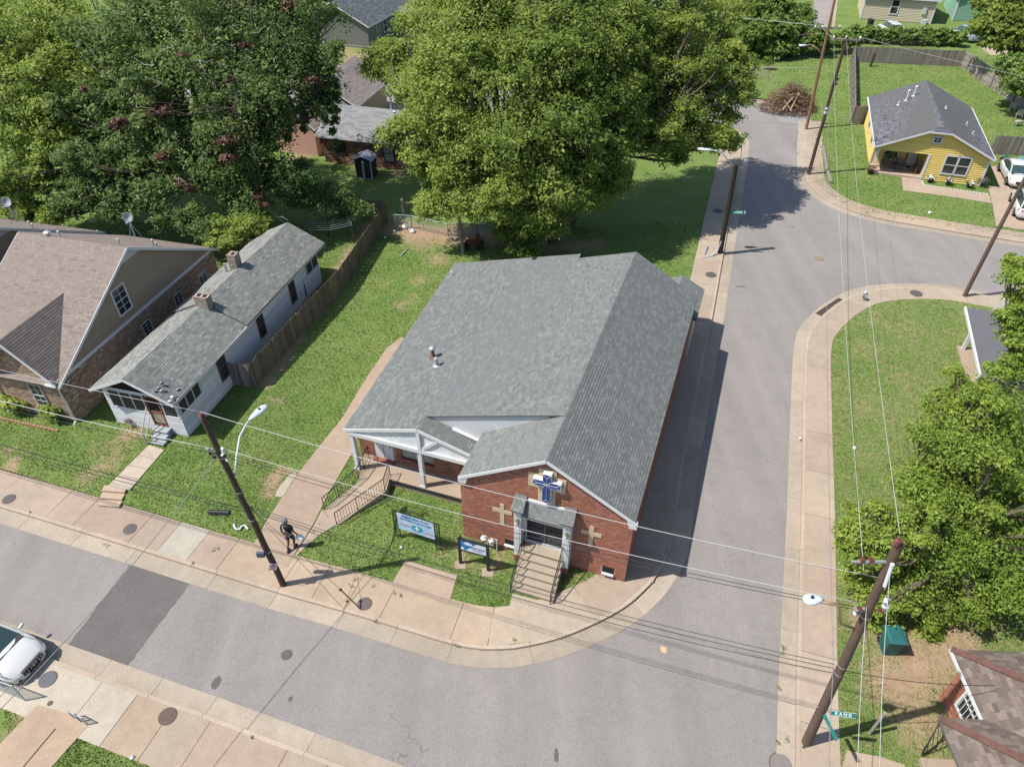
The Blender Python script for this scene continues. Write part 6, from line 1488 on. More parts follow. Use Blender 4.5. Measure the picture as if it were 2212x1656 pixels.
courses(h7, [(-8.51, 0, 0.1), (-8.51, 9, .1), (-8.51, 9, 3.15), (-8.51, 0, 3.15)], (0, 0, 1), (-1, 0, 0), 'clapboard', GRN, pal_mix([(0.20, 0.36, 0.27), (0.19, 0.34, 0.25)], .04), .2, 1, .035, 'board', 0, n_ind=99, frame=F7, seed=128)
MB().bb(-8.58, -8.4, -.08, .05, 0, 3.2).build('corner_board', M_WHITE, h7)
# transformer box on the far lawn
p = gr(*k2(1700, 255)); tb_ = empty('utility_cabinet', p, math.radians(-12), label='pale green utility cabinet on the far lawn', cat='utility cabinet'); MG = mat('cabinet green', (0.38, 0.43, 0.37), .6)
MB().bb(-.8, .8, -.5, .5, 0, 1.0).build('body', MG, tb_); MB().prism([(-.85, -.55, 1.0), (.85, -.55, 1.0), (.85, .55, 1.0), (-.85, .55, 1.0)], (0, 0, .12)).build('lid', MG, tb_); MB().bb(-1.4, -1.0, -.2, .2, 0, .8).build('side_box', MG, tb_)

# ================================================================== right edge: carport roof house and the brown-roofed house
p0 = gr(2090, 770)
cpF = empty('porch_house', gr(2075, 828), math.radians(-17), label='house corner with flat dark porch roof on white posts at the right edge', cat='house')
Fp = cpF.matrix_basis.copy(); inv = Fp.inverted()
def loc_at(u, v, z): return inv @ at_z(u, v, z)
ra, rb_, rc_ = loc_at(2085, 663, 2.7), loc_at(2112, 800, 2.7), loc_at(2230, 650, 2.7)
MB().prism([(ra.x, ra.y, 2.55), (rb_.x + .05, rb_.y - .4, 2.55), (ra.x + 9, rb_.y - .4, 2.55), (ra.x + 9, ra.y, 2.55)], (0, 0, .14)).build('porch_roof', mat('dark membrane', (0.105, 0.105, 0.115), .8, var=.1, scale=1.5), cpF)
MB().bar((ra.x, ra.y, 2.66), (rb_.x + .05, rb_.y - .4, 2.66), .10, .16).build('fascia_board', M_WHITE, cpF)
for u, v in ((2078, 758), (2110, 822)):
    q_ = inv @ gr(u, v); MB().bb(q_.x - .09, q_.x + .09, q_.y - .09, q_.y + .09, 0, 2.55).build('post', M_WHITE, cpF)
q0, q1 = inv @ gr(2070, 755), inv @ gr(2085, 835)
MB().bb(q0.x - .1, q0.x + 6, q1.y - .3, q0.y + .2, -.1, .16).build('porch_floor', M_PLCONC, cpF)
MB().bb(q0.x + 1.9, q0.x + 8, q1.y - 4, q0.y + 3, 0, 2.5).build('wall', mat('pale siding', (0.44, 0.41, 0.37), .8), cpF)
MB().bb(q0.x + .5, q0.x + .95, q1.y + .55, q1.y + .85, .16, .19).build('door_mat', mat('brown mat', (0.12, 0.09, 0.07), .9), cpF)
# brown hip roof, bottom right
bh = empty('brown_roof_house', gr(1985, 1600), math.radians(-3), label='red brick house with mottled brown hip roof in the bottom right corner', cat='house'); Fb = bh.matrix_basis.copy(); inv2 = Fb.inverted()
k9 = crop(2048, 1534)
L9 = lambda x, y, z: inv2 @ at_z(*k9(x, y), z)
MOT = [(0.128, 0.100, 0.083), (0.150, 0.118, 0.098), (0.108, 0.086, 0.074), (0.165, 0.132, 0.112), (0.130, 0.113, 0.102)]
E1, E2 = 2.6, 3.9
a1 = L9(1800, 893, E1); a2 = L9(1888, 1362, E1)                   # left eave of the main roof
b1 = L9(1655, 1335, E1 + .05)                                     # tip of the porch roof
x0, yT, yB = (a1.x + a2.x) / 2, a1.y, a2.y
WQ = 9.0
main = [[(x0, yT, E1), (x0, yB - 4, E1), (x0 + 3.2, yB - 4, E1 + 1.75), (x0 + 3.2, yT - 3.2, E1 + 1.75)], [(x0, yT, E1), (x0 + 3.2, yT - 3.2, E1 + 1.75), (x0 + 5.5, yT - 3.2, E1 + 1.75), (x0 + 9.0, yT, E1)]]
pz_ = E1 + .06
por = [[(b1.x, b1.y, pz_), (b1.x + .1, b1.y - 4.6, pz_), (b1.x + 2.2, b1.y - 3.0, pz_ + 1.2), (b1.x + 2.2, b1.y - 2.2, pz_ + 1.2)], [(b1.x, b1.y, pz_), (b1.x + 2.2, b1.y - 2.2, pz_ + 1.2), (b1.x + 6.2, b1.y - 2.2, pz_ + 1.2), (b1.x + 6.2, b1.y, pz_)],
       [(b1.x + .1, b1.y - 4.6, pz_), (b1.x + 6.2, b1.y - 4.6, pz_), (b1.x + 6.2, b1.y - 3.0, pz_ + 1.2), (b1.x + 2.2, b1.y - 3.0, pz_ + 1.2)]]
for k, P_ in enumerate(main + por):
    plate(bh, P_, (0, 0, 1), 'roof_deck', M_DECK, .1)
    courses(bh, P_, (0, 0, 1), (0, 0, 1), 'shingle', M_SHING, pal_mix(MOT, .2), .145, .30, .014, 'shingle', .008, n_ind=60, jit=.2, frame=Fb, seed=130 + k)
M_HIP = mat('red hip shingle', (0.12, 0.062, 0.05), .9, var=.45, scale=3.5, speck=.3, speckscale=90)
for a, b in ((main[0][0], main[0][3]), (por[0][0], por[0][3]), (por[0][3], por[1][2]), (por[0][1], por[0][2])):
    a, b = Vector(a) + Vector((0, 0, .035)), Vector(b) + Vector((0, 0, .035)); n = max(2, int((b - a).length / .2))
    for k in range(n): MB().bar(a.lerp(b, k / n), a.lerp(b, (k + 1.15) / n) - Vector((0, 0, .01)), .26, .03).build('hip_shingle', M_HIP, bh)
MB().bar((x0 - .02, yT, E1 - .06), (x0 - .02, yB - 4, E1 - .06), .05, .14).build('fascia_board', M_WHITE, bh)
wx = x0 + .42
MB().bb(wx, wx + 6, yB - 5, yT - .4, -.2, E1 + .1).build('wall', M_MORTAR, bh)
courses(bh, [(wx - .001, yB - 5, 0), (wx - .001, yT - .4, 0), (wx - .001, yT - .4, E1), (wx - .001, yB - 5, E1)], (0, 0, 1), (-1, 0, 0), 'brick', M_BRICK, pal_mix(RED, .18), .068, .2065, .008, 'brick', .012, n_ind=60, frame=Fb, seed=138)
w_ = window(bh, 'x', yB + .2, yB + 1.4, .9, 2.2, wx - .01, cols=1, rows=2, sgn=-1)
for k in range(7): MB().bar((wx - .09, yB + .25 + k * .18, .9), (wx - .09, yB + .25 + k * .18, 2.2), .02).build('bar', M_WHITE, w_)
# iron porch rail and step
r0_, r1_ = inv2 @ gr(*k9(1535, 1590)), inv2 @ gr(*k9(1680, 1585))
rl = MB().tube([(r0_.x, r0_.y, .25), (r0_.x + .1, r0_.y + .2, .9), (r1_.x, r1_.y + 1.0, 1.5)], .025, 6).tube([(r0_.x, r0_.y, .15), (r1_.x, r1_.y + .3, .75)], .02, 6).build('porch_rail', M_IRON, bh)
for k in range(6):
    t = k / 5; MB().bar((r0_.x + (r1_.x - r0_.x) * t, r0_.y + .3 * t, .15 + .6 * t), (r0_.x + (r1_.x - r0_.x) * t, r0_.y + .15 + .8 * t, .75 + .7 * t), .016).build('baluster', M_IRON, rl)
MB().bb(r0_.x - .1, r1_.x + 3, r0_.y - 1.4, r0_.y - .1, -.1, .2).build('porch_step', M_PLCONC, bh)
tag(MB().tube([(0, 0, -.1), (.03, 0, 1.6)], .06, 7).build('short_post', M_GWOOD, None, loc=gr(*crop(2350, 1580, 2.471)(636, 1532))), 'short grey wooden stake in the bare yard beside the corner pole', 'post')
# ================================================================== cars
M_TYRE = mat('tyre rubber', (0.018, 0.018, 0.019), .8, var=.1); M_RIM = mat('alloy rim', (0.45, 0.46, 0.48), .3, metal=.8, var=0); M_CGLASS = mat('car glass', (0.03, 0.055, 0.055), .05, var=.1, spec=1.0); M_PLAST = mat('black plastic', (0.02, 0.02, 0.022), .55, var=0)
M_HEADL = mat('head lamp glass', (0.20, 0.21, 0.21), .12, spec=.9, var=0); M_TAIL = mat('tail lamp red', (0.25, 0.012, 0.012), .2, var=0); M_CHROME = mat('chrome', (0.6, 0.6, 0.62), .12, metal=1.0, var=0)
def paint(name, c):
    m = mat(name, c, .28, var=0.02, spec=.6); m.node_tree.nodes['Principled BSDF'].inputs['Coat Weight'].default_value = .6; return m
M_PEARL = paint('pearl white paint', (0.50, 0.50, 0.495)); M_GREYC = paint('grey blue paint', (0.28, 0.33, 0.39))
def car(label, loc, heading, kind='sedan', pm=None, group=None, L=4.75, Wd=1.84):
    pm = pm or M_PEARL
    root = empty('parked_car', loc, heading, label=label, cat='car', group=group)
    h = L / 2; w = Wd / 2
    if kind == 'sedan':
        st = [(-h, .55, .74), (-h + .12, .80, .90), (-h + .9, 1.0, .97), (-h + 1.6, 1.0, .95), (.0, 1.0, .94), (.75, 1.0, .95), (1.3, .99, .93), (h - .55, .95, .83), (h - .18, .84, .68), (h, .55, .56)]
        g = dict(wb=1.26, wt=.42, rt=-.95, rb=-1.75, H=1.46, belt=.93)
    else:
        st = [(-h, .70, .80), (-h + .08, .90, .98), (-h + .7, 1.0, 1.02), (-h + 1.6, 1.0, 1.0), (.0, 1.0, .98), (.75, 1.0, .99), (1.3, .99, .97), (h - .5, .95, .88), (h - .16, .86, .72), (h, .60, .56)]
        g = dict(wb=1.10, wt=.35, rt=-1.75, rb=-2.18, H=1.64, belt=.98)
    mb = MB(); rings = []
    for x, ww, zt in st:
        W_ = w * ww; end = abs(abs(x) - h) < .01
        pts = [(W_ * .80, .24), (W_ * .96, .32), (W_, .50), (W_ * 1.0, .66), (W_ * .975, zt - .12), (W_ * .90, zt - .03), (W_ * .60, zt + .015), (0, zt + .03)]
        pts = pts + [(-a, b) for a, b in pts[-2::-1]]
        if end: pts = [(a, .34 + (b - .24) * .75) for a, b in pts]
        rings.append(len(mb.v)); mb.v += [(x, a, b) for a, b in pts]
    n = 15
    for i in range(len(rings) - 1):
        for k in range(n - 1): mb.f.append([rings[i] + k, rings[i + 1] + k, rings[i + 1] + k + 1, rings[i] + k + 1]); mb.c.append(None)
        mb.f.append([rings[i] + n - 1, rings[i + 1] + n - 1, rings[i + 1], rings[i]]); mb.c.append(None)
    for r in (rings[0], rings[-1]): mb.f.append([r + k for k in range(n)]); mb.c.append(None)
    body = mb.build('body', pm, root, smooth=True)
    # cabin: glass hull, roof skin, pillars
    b0, t0 = w * .90, w * .68; bz, H = g['belt'] - .03, g['H']
    xm = (g['wt'] + g['rt']) / 2
    V = [(g['wb'], -b0 * .93, bz), (g['wb'], b0 * .93, bz), (g['wt'], t0, H - .06), (g['wt'], -t0, H - .06), (g['rt'], t0, H - .07), (g['rt'], -t0, H - .07), (g['rb'], b0 * .92, bz), (g['rb'], -b0 * .92, bz), (xm, b0 * 1.0, bz), (xm, -b0 * 1.0, bz), (xm, t0 * 1.03, H - .03), (xm, -t0 * 1.03, H - .03)]
    MB().add(V, [(0, 1, 2, 3), (1, 8, 10, 2), (8, 6, 4, 10), (0, 3, 11, 9), (9, 11, 5, 7), (4, 6, 7, 5), (2, 10, 11, 3), (10, 4, 5, 11)]).build('glazing', M_CGLASS, root)
    rz0 = H - .055
    rf = MB(); xs = [g['wt'] + .06, g['wt'] - .25, xm, g['rt'] + .25, g['rt'] - .05]; zs = [rz0 - .025, rz0 + .03, H + .0, rz0 + .02, rz0 - .03]; base = []
    for x, z in zip(xs, zs):
        base.append(len(rf.v)); rf.v += [(x, a * t0 * 1.06, z + dz) for a, dz in ((-1, -.06), (-.85, .0), (-.4, .025), (0, .03), (.4, .025), (.85, .0), (1, -.06))]
    for i in range(4):
        for k in range(6): rf.f.append([base[i] + k, base[i] + k + 1, base[i + 1] + k + 1, base[i + 1] + k]); rf.c.append(None)
    rf.build('roof', pm, root, smooth=True)
    for s in (-1, 1):
        for a, b in (((g['wb'], s * b0 * .94, bz), (g['wt'], s * t0 * 1.02, rz0)), ((g['rb'], s * b0 * .93, bz), (g['rt'], s * t0 * 1.02, rz0 - .01)), ((xm, s * b0 * 1.0, bz), (xm, s * t0 * 1.05, rz0))): MB().bar(a, b, .075 if a[0] != xm else .06, .05).build('pillar', pm if a[0] != xm else M_PLAST, root)
        MB().bar((g['wb'] - .25, s * (w - .02), bz + .08), (g['wb'] - .25, s * (w + .16), bz + .12), .07, .10).build('mirror', pm, root)
        MB().bar((-.1, s * (w - .0), .72), (.02, s * (w - .0), .72), .02, .03).build('door_handle', M_CHROME, root); MB().bar((-1.1, s * (w - .0), .74), (-.98, s * (w - .0), .74), .02, .03).build('door_handle', M_CHROME, root)
        for x in (h - .92, -h + .88):
            wl_ = MB().lathe([(.20, 0), (.30, .01), (.33, .05), (.33, .17), (.30, .21), (.20, .22)], n=18).build('wheel', M_TYRE, root, loc=(x, s * (w - .2), .33)); wl_.rotation_euler = (-s * math.pi / 2, 0, 0)
            MB().lathe([(.04, .215), (.22, .225), (.22, .20)], n=10).build('rim', M_RIM, wl_)
            ar = MB().add([(x + .40 * math.cos(t * math.pi / 10), s * (w * .985 + .012), .33 + .40 * math.sin(t * math.pi / 10)) for t in range(11)], [list(range(11))]).build('wheel_arch', M_PLAST, root)
        def onb(x, k):                                     # point on the body skin
            i_ = max(i for i in range(len(st)) if st[i][0] <= x + 1e-6); i_ = min(i_, len(st) - 2); t_ = (x - st[i_][0]) / (st[i_ + 1][0] - st[i_][0]); k0 = int(k); kf = k - k0
            kk = (lambda q: q if s > 0 else 14 - q)
            f_ = lambda r_: Vector(mb.v[r_ + kk(k0)]).lerp(Vector(mb.v[r_ + kk(min(14, k0 + 1))]), kf)
            return f_(rings[i_]).lerp(f_(rings[i_ + 1]), t_) + Vector((.012, s * .012, .012))
        xs_ = (h - .62, h - .40, h - .18, h - .07)
        top_ = [onb(x_, 4.9) for x_ in xs_]; lo_ = [onb(xs_[0], 4.35), onb(xs_[1], 3.9), onb(xs_[2], 3.6), onb(xs_[3], 3.6)]
        MB().add(top_ + lo_, [(0, 1, 5, 4), (1, 2, 6, 5), (2, 3, 7, 6)]).build('headlight', M_HEADL, root)
        MB().tube([onb(x_, 5.6 - .35 * q_) for q_, x_ in enumerate((g['wb'] + .02, g['wb'] + .45, h - .55, h - .25))], .008, 4).build('bonnet_seam', M_PLAST, root)
        MB().bar((-h + .03, s * w * .55, .80), (-h + .18, s * w * .94, .84), .10, .14).build('tail_light', M_TAIL, root)
        MB().bar((h - .04, s * w * .40, .42), (h - .10, s * w * .72, .42), .06, .06).build('fog_light', M_PLAST, root)
    gr_ = MB().bb(h - .10, h + .010, -w * .48, w * .48, .47, .68).build('grille', M_PLAST, root)
    for k in range(7): MB().bb(h + .008, h + .018, -w * .40 + k * w * .133 - .008, -w * .40 + k * w * .133 + .008, .48, .67).build('grille_bar', M_CHROME, gr_)
    MB().tube([(h + .02, .07 * math.cos(t), .59 + .05 * math.sin(t)) for t in [k * math.pi / 5 for k in range(11)]], .010, 4).build('badge', M_CHROME, gr_)
    MB().bb(h - .02, h + .012, -.26, .26, .37, .48).build('lower_intake', M_PLAST, root); MB().bb(-h - .012, -h + .02, -.26, .26, .52, .64).build('number_plate', M_SWHITE, root)
    MB().bb(g['wb'] - .2, g['wb'] + .12, -b0 * .85, b0 * .85, bz + .035, bz + .05).build('wiper_tray', M_PLAST, root)
    return root
# white saloon, lower left, nose to the right
d_ = at_z(*nat(477, 2096)) - at_z(*nat(153, 1978)); hd = math.atan2(d_.y, d_.x); fp = at_z(*nat(104, 2006), -.05)
dv = Vector((math.cos(hd), math.sin(hd), 0))
cA = car('white saloon parked at the kerb on the lower left edge', fp - dv * 2.18 + Vector((0, 0, -.10)), hd, 'sedan')
MB().bb(.62, 1.0, -.15, .45, .86, .875).build('dashboard_paper', mat('orange paper', (0.55, 0.24, 0.03), .6), cA)
# two white cars on the yellow house drive
y1, y2 = gr(*y_(1858, 660)), gr(*y_(1948, 835)); v_ = (y2 - y1); hd2 = math.atan2(v_.y, v_.x); sd_ = Vector((-math.sin(hd2), math.cos(hd2), 0))
car('white saloon beside the yellow house, facing the street', (y1 + y2) / 2 + sd_ * .92 - Vector((0, 0, 0)), hd2, 'sedan')
z1, z2 = gr(*y_(2000, 1040)), gr(*y_(2048, 1240)); v_ = z1 - z2; hd3 = math.atan2(v_.y, v_.x); sd_ = Vector((-math.sin(hd3), math.cos(hd3), 0))
car('white hatchback at the street end of the drive, rear to the road', (z1 + z2) / 2 - sd_ * .92, hd3, 'suv', L=4.5)
car('white estate car on the far drive beyond the hedge', gr(*k2(1335, 222)), math.radians(92), 'suv', L=4.7)
car('grey blue estate car half behind the tree on the far lawn', gr(*k2(1815, 250)), math.radians(100), 'suv', M_GREYC)

# ================================================================== the walking person
M_SKIN = mat('brown skin', (0.115, 0.055, 0.034), .75, var=.08); M_SHIRT = mat('black t-shirt', (0.018, 0.02, 0.022), .95, var=.2, spec=.1); M_SHORT = mat('navy shorts', (0.02, 0.025, 0.07), .8, var=.3, scale=6); M_SHOE = mat('dark shoes', (0.02, 0.022, 0.035), .6); M_HAIR = mat('black hair', (0.012, 0.011, 0.011), .8); M_CAPW = mat('pale cap', (0.16, 0.17, 0.19), .8, var=.2)
def skin(name, verts, edges, radii, m, parent, root=0, sub=2):
    me = bpy.data.meshes.new(name); me.from_pydata([tuple(v) for v in verts], edges, [])
    o = bpy.data.objects.new(name, me); COL.objects.link(o); o.parent = parent
    md = o.modifiers.new('skin', 'SKIN'); md.use_smooth_shade = True
    sv = me.skin_vertices[0].data if me.skin_vertices else None
    if sv is None:
        bm = bmesh.new(); bm.from_mesh(me); bm.verts.layers.skin.verify(); bm.to_mesh(me); bm.free(); sv = me.skin_vertices[0].data
    for i, r in enumerate(radii):
        r = r if isinstance(r, tuple) else (r, r); sv[i].radius = r; sv[i].use_root = (i == root)
    o.modifiers.new('sub', 'SUBSURF').levels = 1; o.modifiers['sub'].render_levels = sub
    me.materials.append(m); return o
pf = gr(*nat(879, 1643)); PSN = empty('person', (pf.x, pf.y, .022), math.radians(-8), 1.07, 'person in black t-shirt and dark shorts walking up the driveway with a white bag', 'person')
# x right, y forward (away from the camera), z up; mid-stride
BV = [(0, 0, .93), (0, .01, 1.12), (0, .02, 1.32), (0, .01, 1.44), (0, .02, 1.53), (0, .03, 1.61), (0, .045, 1.70),       # 0-6 pelvis..crown
      (.17, .01, 1.40), (.25, -.02, 1.15), (.30, .06, .92), (.31, .08, .86),                                              # 7-10 right arm
      (-.17, .01, 1.40), (-.25, -.04, 1.14), (-.24, .02, .92), (-.24, .04, .85),                                            # 11-14 left arm
      (.09, .0, .88), (.10, .10, .50), (.10, -.02, .10), (.10, .10, .035),                                                # 15-18 right leg, forward
      (-.09, 0, .88), (-.10, .02, .48), (-.10, -.24, .14), (-.10, -.17, .05)]                                                # 19-22 left leg, trailing
BE = [(0, 1), (1, 2), (2, 3), (3, 4), (4, 5), (5, 6), (3, 7), (7, 8), (8, 9), (9, 10), (3, 11), (11, 12), (12, 13), (13, 14), (0, 15), (15, 16), (16, 17), (17, 18), (0, 19), (19, 20), (20, 21), (21, 22)]
BR = [(.135, .10), (.125, .09), (.15, .105), (.10, .08), .052, (.072, .085), (.07, .08), .062, .043, .030, (.034, .018), .062, .043, .030, (.034, .018), .088, .060, .040, .038, .088, .060, .040, .038]
def fingers(h0, sgn):
    vs, es, rs = [], [], []
    for k, (dx, ln) in enumerate(((-.030, .062), (-.010, .075), (.010, .072), (.028, .055))):
        b = len(BV) + len(vs); p = Vector(BV[h0])
        vs += [p + Vector((dx * .3, dx, -.03)), p + Vector((dx * .3 - sgn * .012, dx, -.03 - ln * .55)), p + Vector((dx * .3 - sgn * .035, dx, -.03 - ln))]; es += [(h0, b), (b, b + 1), (b + 1, b + 2)]; rs += [.010, .009, .008]
    b = len(BV) + len(vs); p = Vector(BV[h0]); vs += [p + Vector((-sgn * .015, .04, .01)), p + Vector((-sgn * .03, .055, -.035))]; es += [(h0, b), (b, b + 1)]; rs += [.011, .009]
    return vs, es, rs
for h0, sgn in ((10, 1), (14, -1)):
    v, e, r = fingers(h0, sgn); BV += v; BE += e; BR += r
skin('body', BV, BE, BR, M_SKIN, PSN)
skin('t_shirt', [(0, 0, .92), (0, .01, 1.12), (0, .02, 1.32), (0, .01, 1.45), (.18, .01, 1.40), (.235, -.01, 1.22), (-.18, .01, 1.40), (-.235, -.02, 1.22)], [(0, 1), (1, 2), (2, 3), (3, 4), (4, 5), (3, 6), (6, 7)], [(.155, .115), (.15, .108), (.172, .122), (.085, .075), .080, .066, .080, .066], M_SHIRT, PSN)
skin('shorts', [(0, 0, .94), (0, 0, .86), (.095, .01, .82), (.105, .07, .58), (-.095, .0, .82), (-.105, .01, .57)], [(0, 1), (1, 2), (2, 3), (1, 4), (4, 5)], [(.155, .12), (.15, .12), .105, .095, .105, .095], M_SHORT, PSN)
for x, y in ((.10, .03), (-.10, -.24)): MB().tube([(x, y - .08, .045 if y > 0 else .075), (x, y + .02, .05), (x, y + .16, .04)], [.045, .05, .04], 8).build('shoe', M_SHOE, PSN, smooth=True)
MB().lathe([(.02, -.10), (.085, -.08), (.105, .0), (.10, .06), (.06, .11), (0, .12)], (0, .03, 1.67), 12).build('hair', M_HAIR, PSN, smooth=True)
MB().lathe([(.108, .02), (.108, .06), (.075, .105), (0, .125)], (0, .035, 1.68), 12).build('cap', M_CAPW, PSN, smooth=True)
for s in (-1, 1): MB().tube([(s * .088, .04, 1.61), (s * .10, .03, 1.64), (s * .09, .03, 1.67)], .014, 6).build('ear', M_SKIN, PSN)
MB().tube([(0, .125, 1.66), (0, .148, 1.63), (0, .135, 1.615)], .014, 6).build('nose', M_SKIN, PSN); MB().tube([(-.03, .122, 1.585), (.03, .122, 1.585)], .008, 5).build('mouth', mat('lips', (0.14, 0.05, 0.04), .5), PSN)
for s in (-1, 1): MB().lathe([(0, -.008), (.012, 0), (0, .008)], (s * .035, .125, 1.66), 6).build('eye', M_SWHITE, PSN)
MB().tube([(-.12, -.095, 1.43), (-.05, -.135, 1.33), (.04, -.125, 1.15), (.13, -.09, .99), (.15, .02, .97)], .018, 6).tube([(-.12, -.095, 1.43), (-.10, .02, 1.48), (-.05, .12, 1.38), (.06, .13, 1.15), (.15, .02, .97)], .018, 6).build('bag_strap', mat('grey strap', (0.42, 0.42, 0.45), .8), PSN)
for x in (-.08, .05): MB().bb(x - .03, x + .03, -.128, -.12, .88, .94).build('pocket_patch', M_CAPW, PSN)
bp_ = PSN.matrix_basis @ Vector((.37, .12, .47)); bagp = bag(bp_, 'white plastic carrier bag in the walking person hand', .20, M_BAG)
bagp.scale = (1.0, .7, 1.15)
MB().tube([(-.02, 0, .27), (-.03, -.03, .38), (-.02, 0, .27)], .012, 5).build('handle', M_BAG, bagp)
# ================================================================== trees and plants
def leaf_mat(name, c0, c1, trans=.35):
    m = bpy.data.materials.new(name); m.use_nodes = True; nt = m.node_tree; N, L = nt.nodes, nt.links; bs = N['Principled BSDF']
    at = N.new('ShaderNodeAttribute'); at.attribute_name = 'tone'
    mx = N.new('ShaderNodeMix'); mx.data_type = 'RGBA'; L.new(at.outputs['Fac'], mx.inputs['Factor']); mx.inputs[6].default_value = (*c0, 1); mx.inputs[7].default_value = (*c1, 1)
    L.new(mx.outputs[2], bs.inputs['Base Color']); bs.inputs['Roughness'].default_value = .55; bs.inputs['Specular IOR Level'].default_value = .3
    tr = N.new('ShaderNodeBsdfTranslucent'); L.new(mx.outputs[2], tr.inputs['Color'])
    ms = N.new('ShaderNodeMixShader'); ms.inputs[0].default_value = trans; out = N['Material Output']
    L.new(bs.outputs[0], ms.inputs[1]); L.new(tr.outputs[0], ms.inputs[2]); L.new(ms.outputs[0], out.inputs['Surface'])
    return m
M_BARK = mw('bark', (0.10, 0.078, 0.06)); M_BARKP = mw('pale bark', (0.22, 0.185, 0.15))
LF_OAK = leaf_mat('oak leaf', (0.118, 0.200, 0.040), (0.350, 0.422, 0.092), .52); LF_DARK = leaf_mat('dark glossy leaf', (0.075, 0.145, 0.042), (0.245, 0.325, 0.092), .46); LF_LITE = leaf_mat('light yellow leaf', (0.140, 0.230, 0.040), (0.345, 0.420, 0.090), .50)
LF_MAPLE = leaf_mat('maple leaf', (0.140, 0.245, 0.038), (0.345, 0.435, 0.080), .52); LF_BUSH = leaf_mat('bush leaf', (0.085, 0.160, 0.034), (0.235, 0.320, 0.070)); LF_DEAD = leaf_mat('dead brown leaf', (0.075, 0.038, 0.025), (0.135, 0.068, 0.044), .1)
def crown_mesh(name, puffs, leaf, rng, droop=0.0, lw=.55):
    """puffs: (centre, radius xyz, leaf count, tone); leaves lie in small clusters over each puff's shell"""
    C, Nn, T, S = [], [], [], []
    for c, rad, n, tone in puffs:
        ncl = max(4, n // 26)
        d = rng.normal(size=(ncl, 3)); d /= np.linalg.norm(d, axis=1)[:, None]
        d[:, 2] = np.where(d[:, 2] < -.45, -d[:, 2] * .6, d[:, 2])
        rr = rng.uniform(.62, 1.06, (ncl, 1)); cc = d * rr
        ci = rng.integers(0, ncl, n)
        crad = .30 * float(np.mean(rad)) ** .5
        p = np.array(c) + cc[ci] * np.array(rad) + rng.normal(size=(n, 3)) * crad * np.array([.55, .55, .38])
        if droop: p[:, 2] -= droop * rng.random(n) ** 2
        nr = d[ci] * .55 + rng.normal(size=(n, 3)) * .45 + np.array([0, 0, .45])
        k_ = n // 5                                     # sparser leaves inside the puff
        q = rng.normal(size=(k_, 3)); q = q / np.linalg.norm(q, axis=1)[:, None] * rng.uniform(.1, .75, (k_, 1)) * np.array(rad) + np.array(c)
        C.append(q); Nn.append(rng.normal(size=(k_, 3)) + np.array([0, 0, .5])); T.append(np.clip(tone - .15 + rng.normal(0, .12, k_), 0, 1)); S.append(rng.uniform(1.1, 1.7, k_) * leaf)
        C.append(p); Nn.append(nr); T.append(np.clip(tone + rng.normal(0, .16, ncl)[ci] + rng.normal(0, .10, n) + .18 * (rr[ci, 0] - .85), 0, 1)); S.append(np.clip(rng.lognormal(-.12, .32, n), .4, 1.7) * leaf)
    C, Nn, T, S = np.concatenate(C), np.concatenate(Nn), np.concatenate(T), np.concatenate(S)
    Nn /= np.linalg.norm(Nn, axis=1)[:, None] + 1e-9
    ref = rng.normal(size=C.shape); u = np.cross(Nn, ref); u /= np.linalg.norm(u, axis=1)[:, None] + 1e-9; v = np.cross(Nn, u)
    n = len(C); V = np.empty((n, 4, 3), np.float32)
    fold = (Nn * (S * .16)[:, None])
    V[:, 0] = C - u * (S * .5)[:, None]; V[:, 2] = C + u * (S * .5)[:, None]; V[:, 1] = C + v * (S * .5 * lw)[:, None] + fold; V[:, 3] = C - v * (S * .5 * lw)[:, None] + fold
    me = bpy.data.meshes.new(name); me.vertices.add(n * 4); me.vertices.foreach_set('co', V.ravel())
    me.loops.add(n * 4); me.loops.foreach_set('vertex_index', np.arange(n * 4, dtype=np.int32)); me.polygons.add(n); me.polygons.foreach_set('loop_start', np.arange(0, n * 4, 4, dtype=np.int32)); me.polygons.foreach_set('loop_total', np.full(n, 4, np.int32))
    at = me.attributes.new('tone', 'FLOAT', 'FACE'); at.data.foreach_set('value', T.astype(np.float32)); me.update(); return me
def limb(mb, a, b, r0, r1, bend=.12, n=5):
    a, b = Vector(a), Vector(b); L = (b - a).length; pts, rad = [], []
    o = Vector((R.uniform(-1, 1), R.uniform(-1, 1), R.uniform(-.3, .6))) * L * bend
    for k in range(n + 1):
        t = k / n; pts.append(a.lerp(b, t) + o * math.sin(t * math.pi)); rad.append(r0 + (r1 - r0) * t)
    mb.tube(pts, rad, 7); return pts
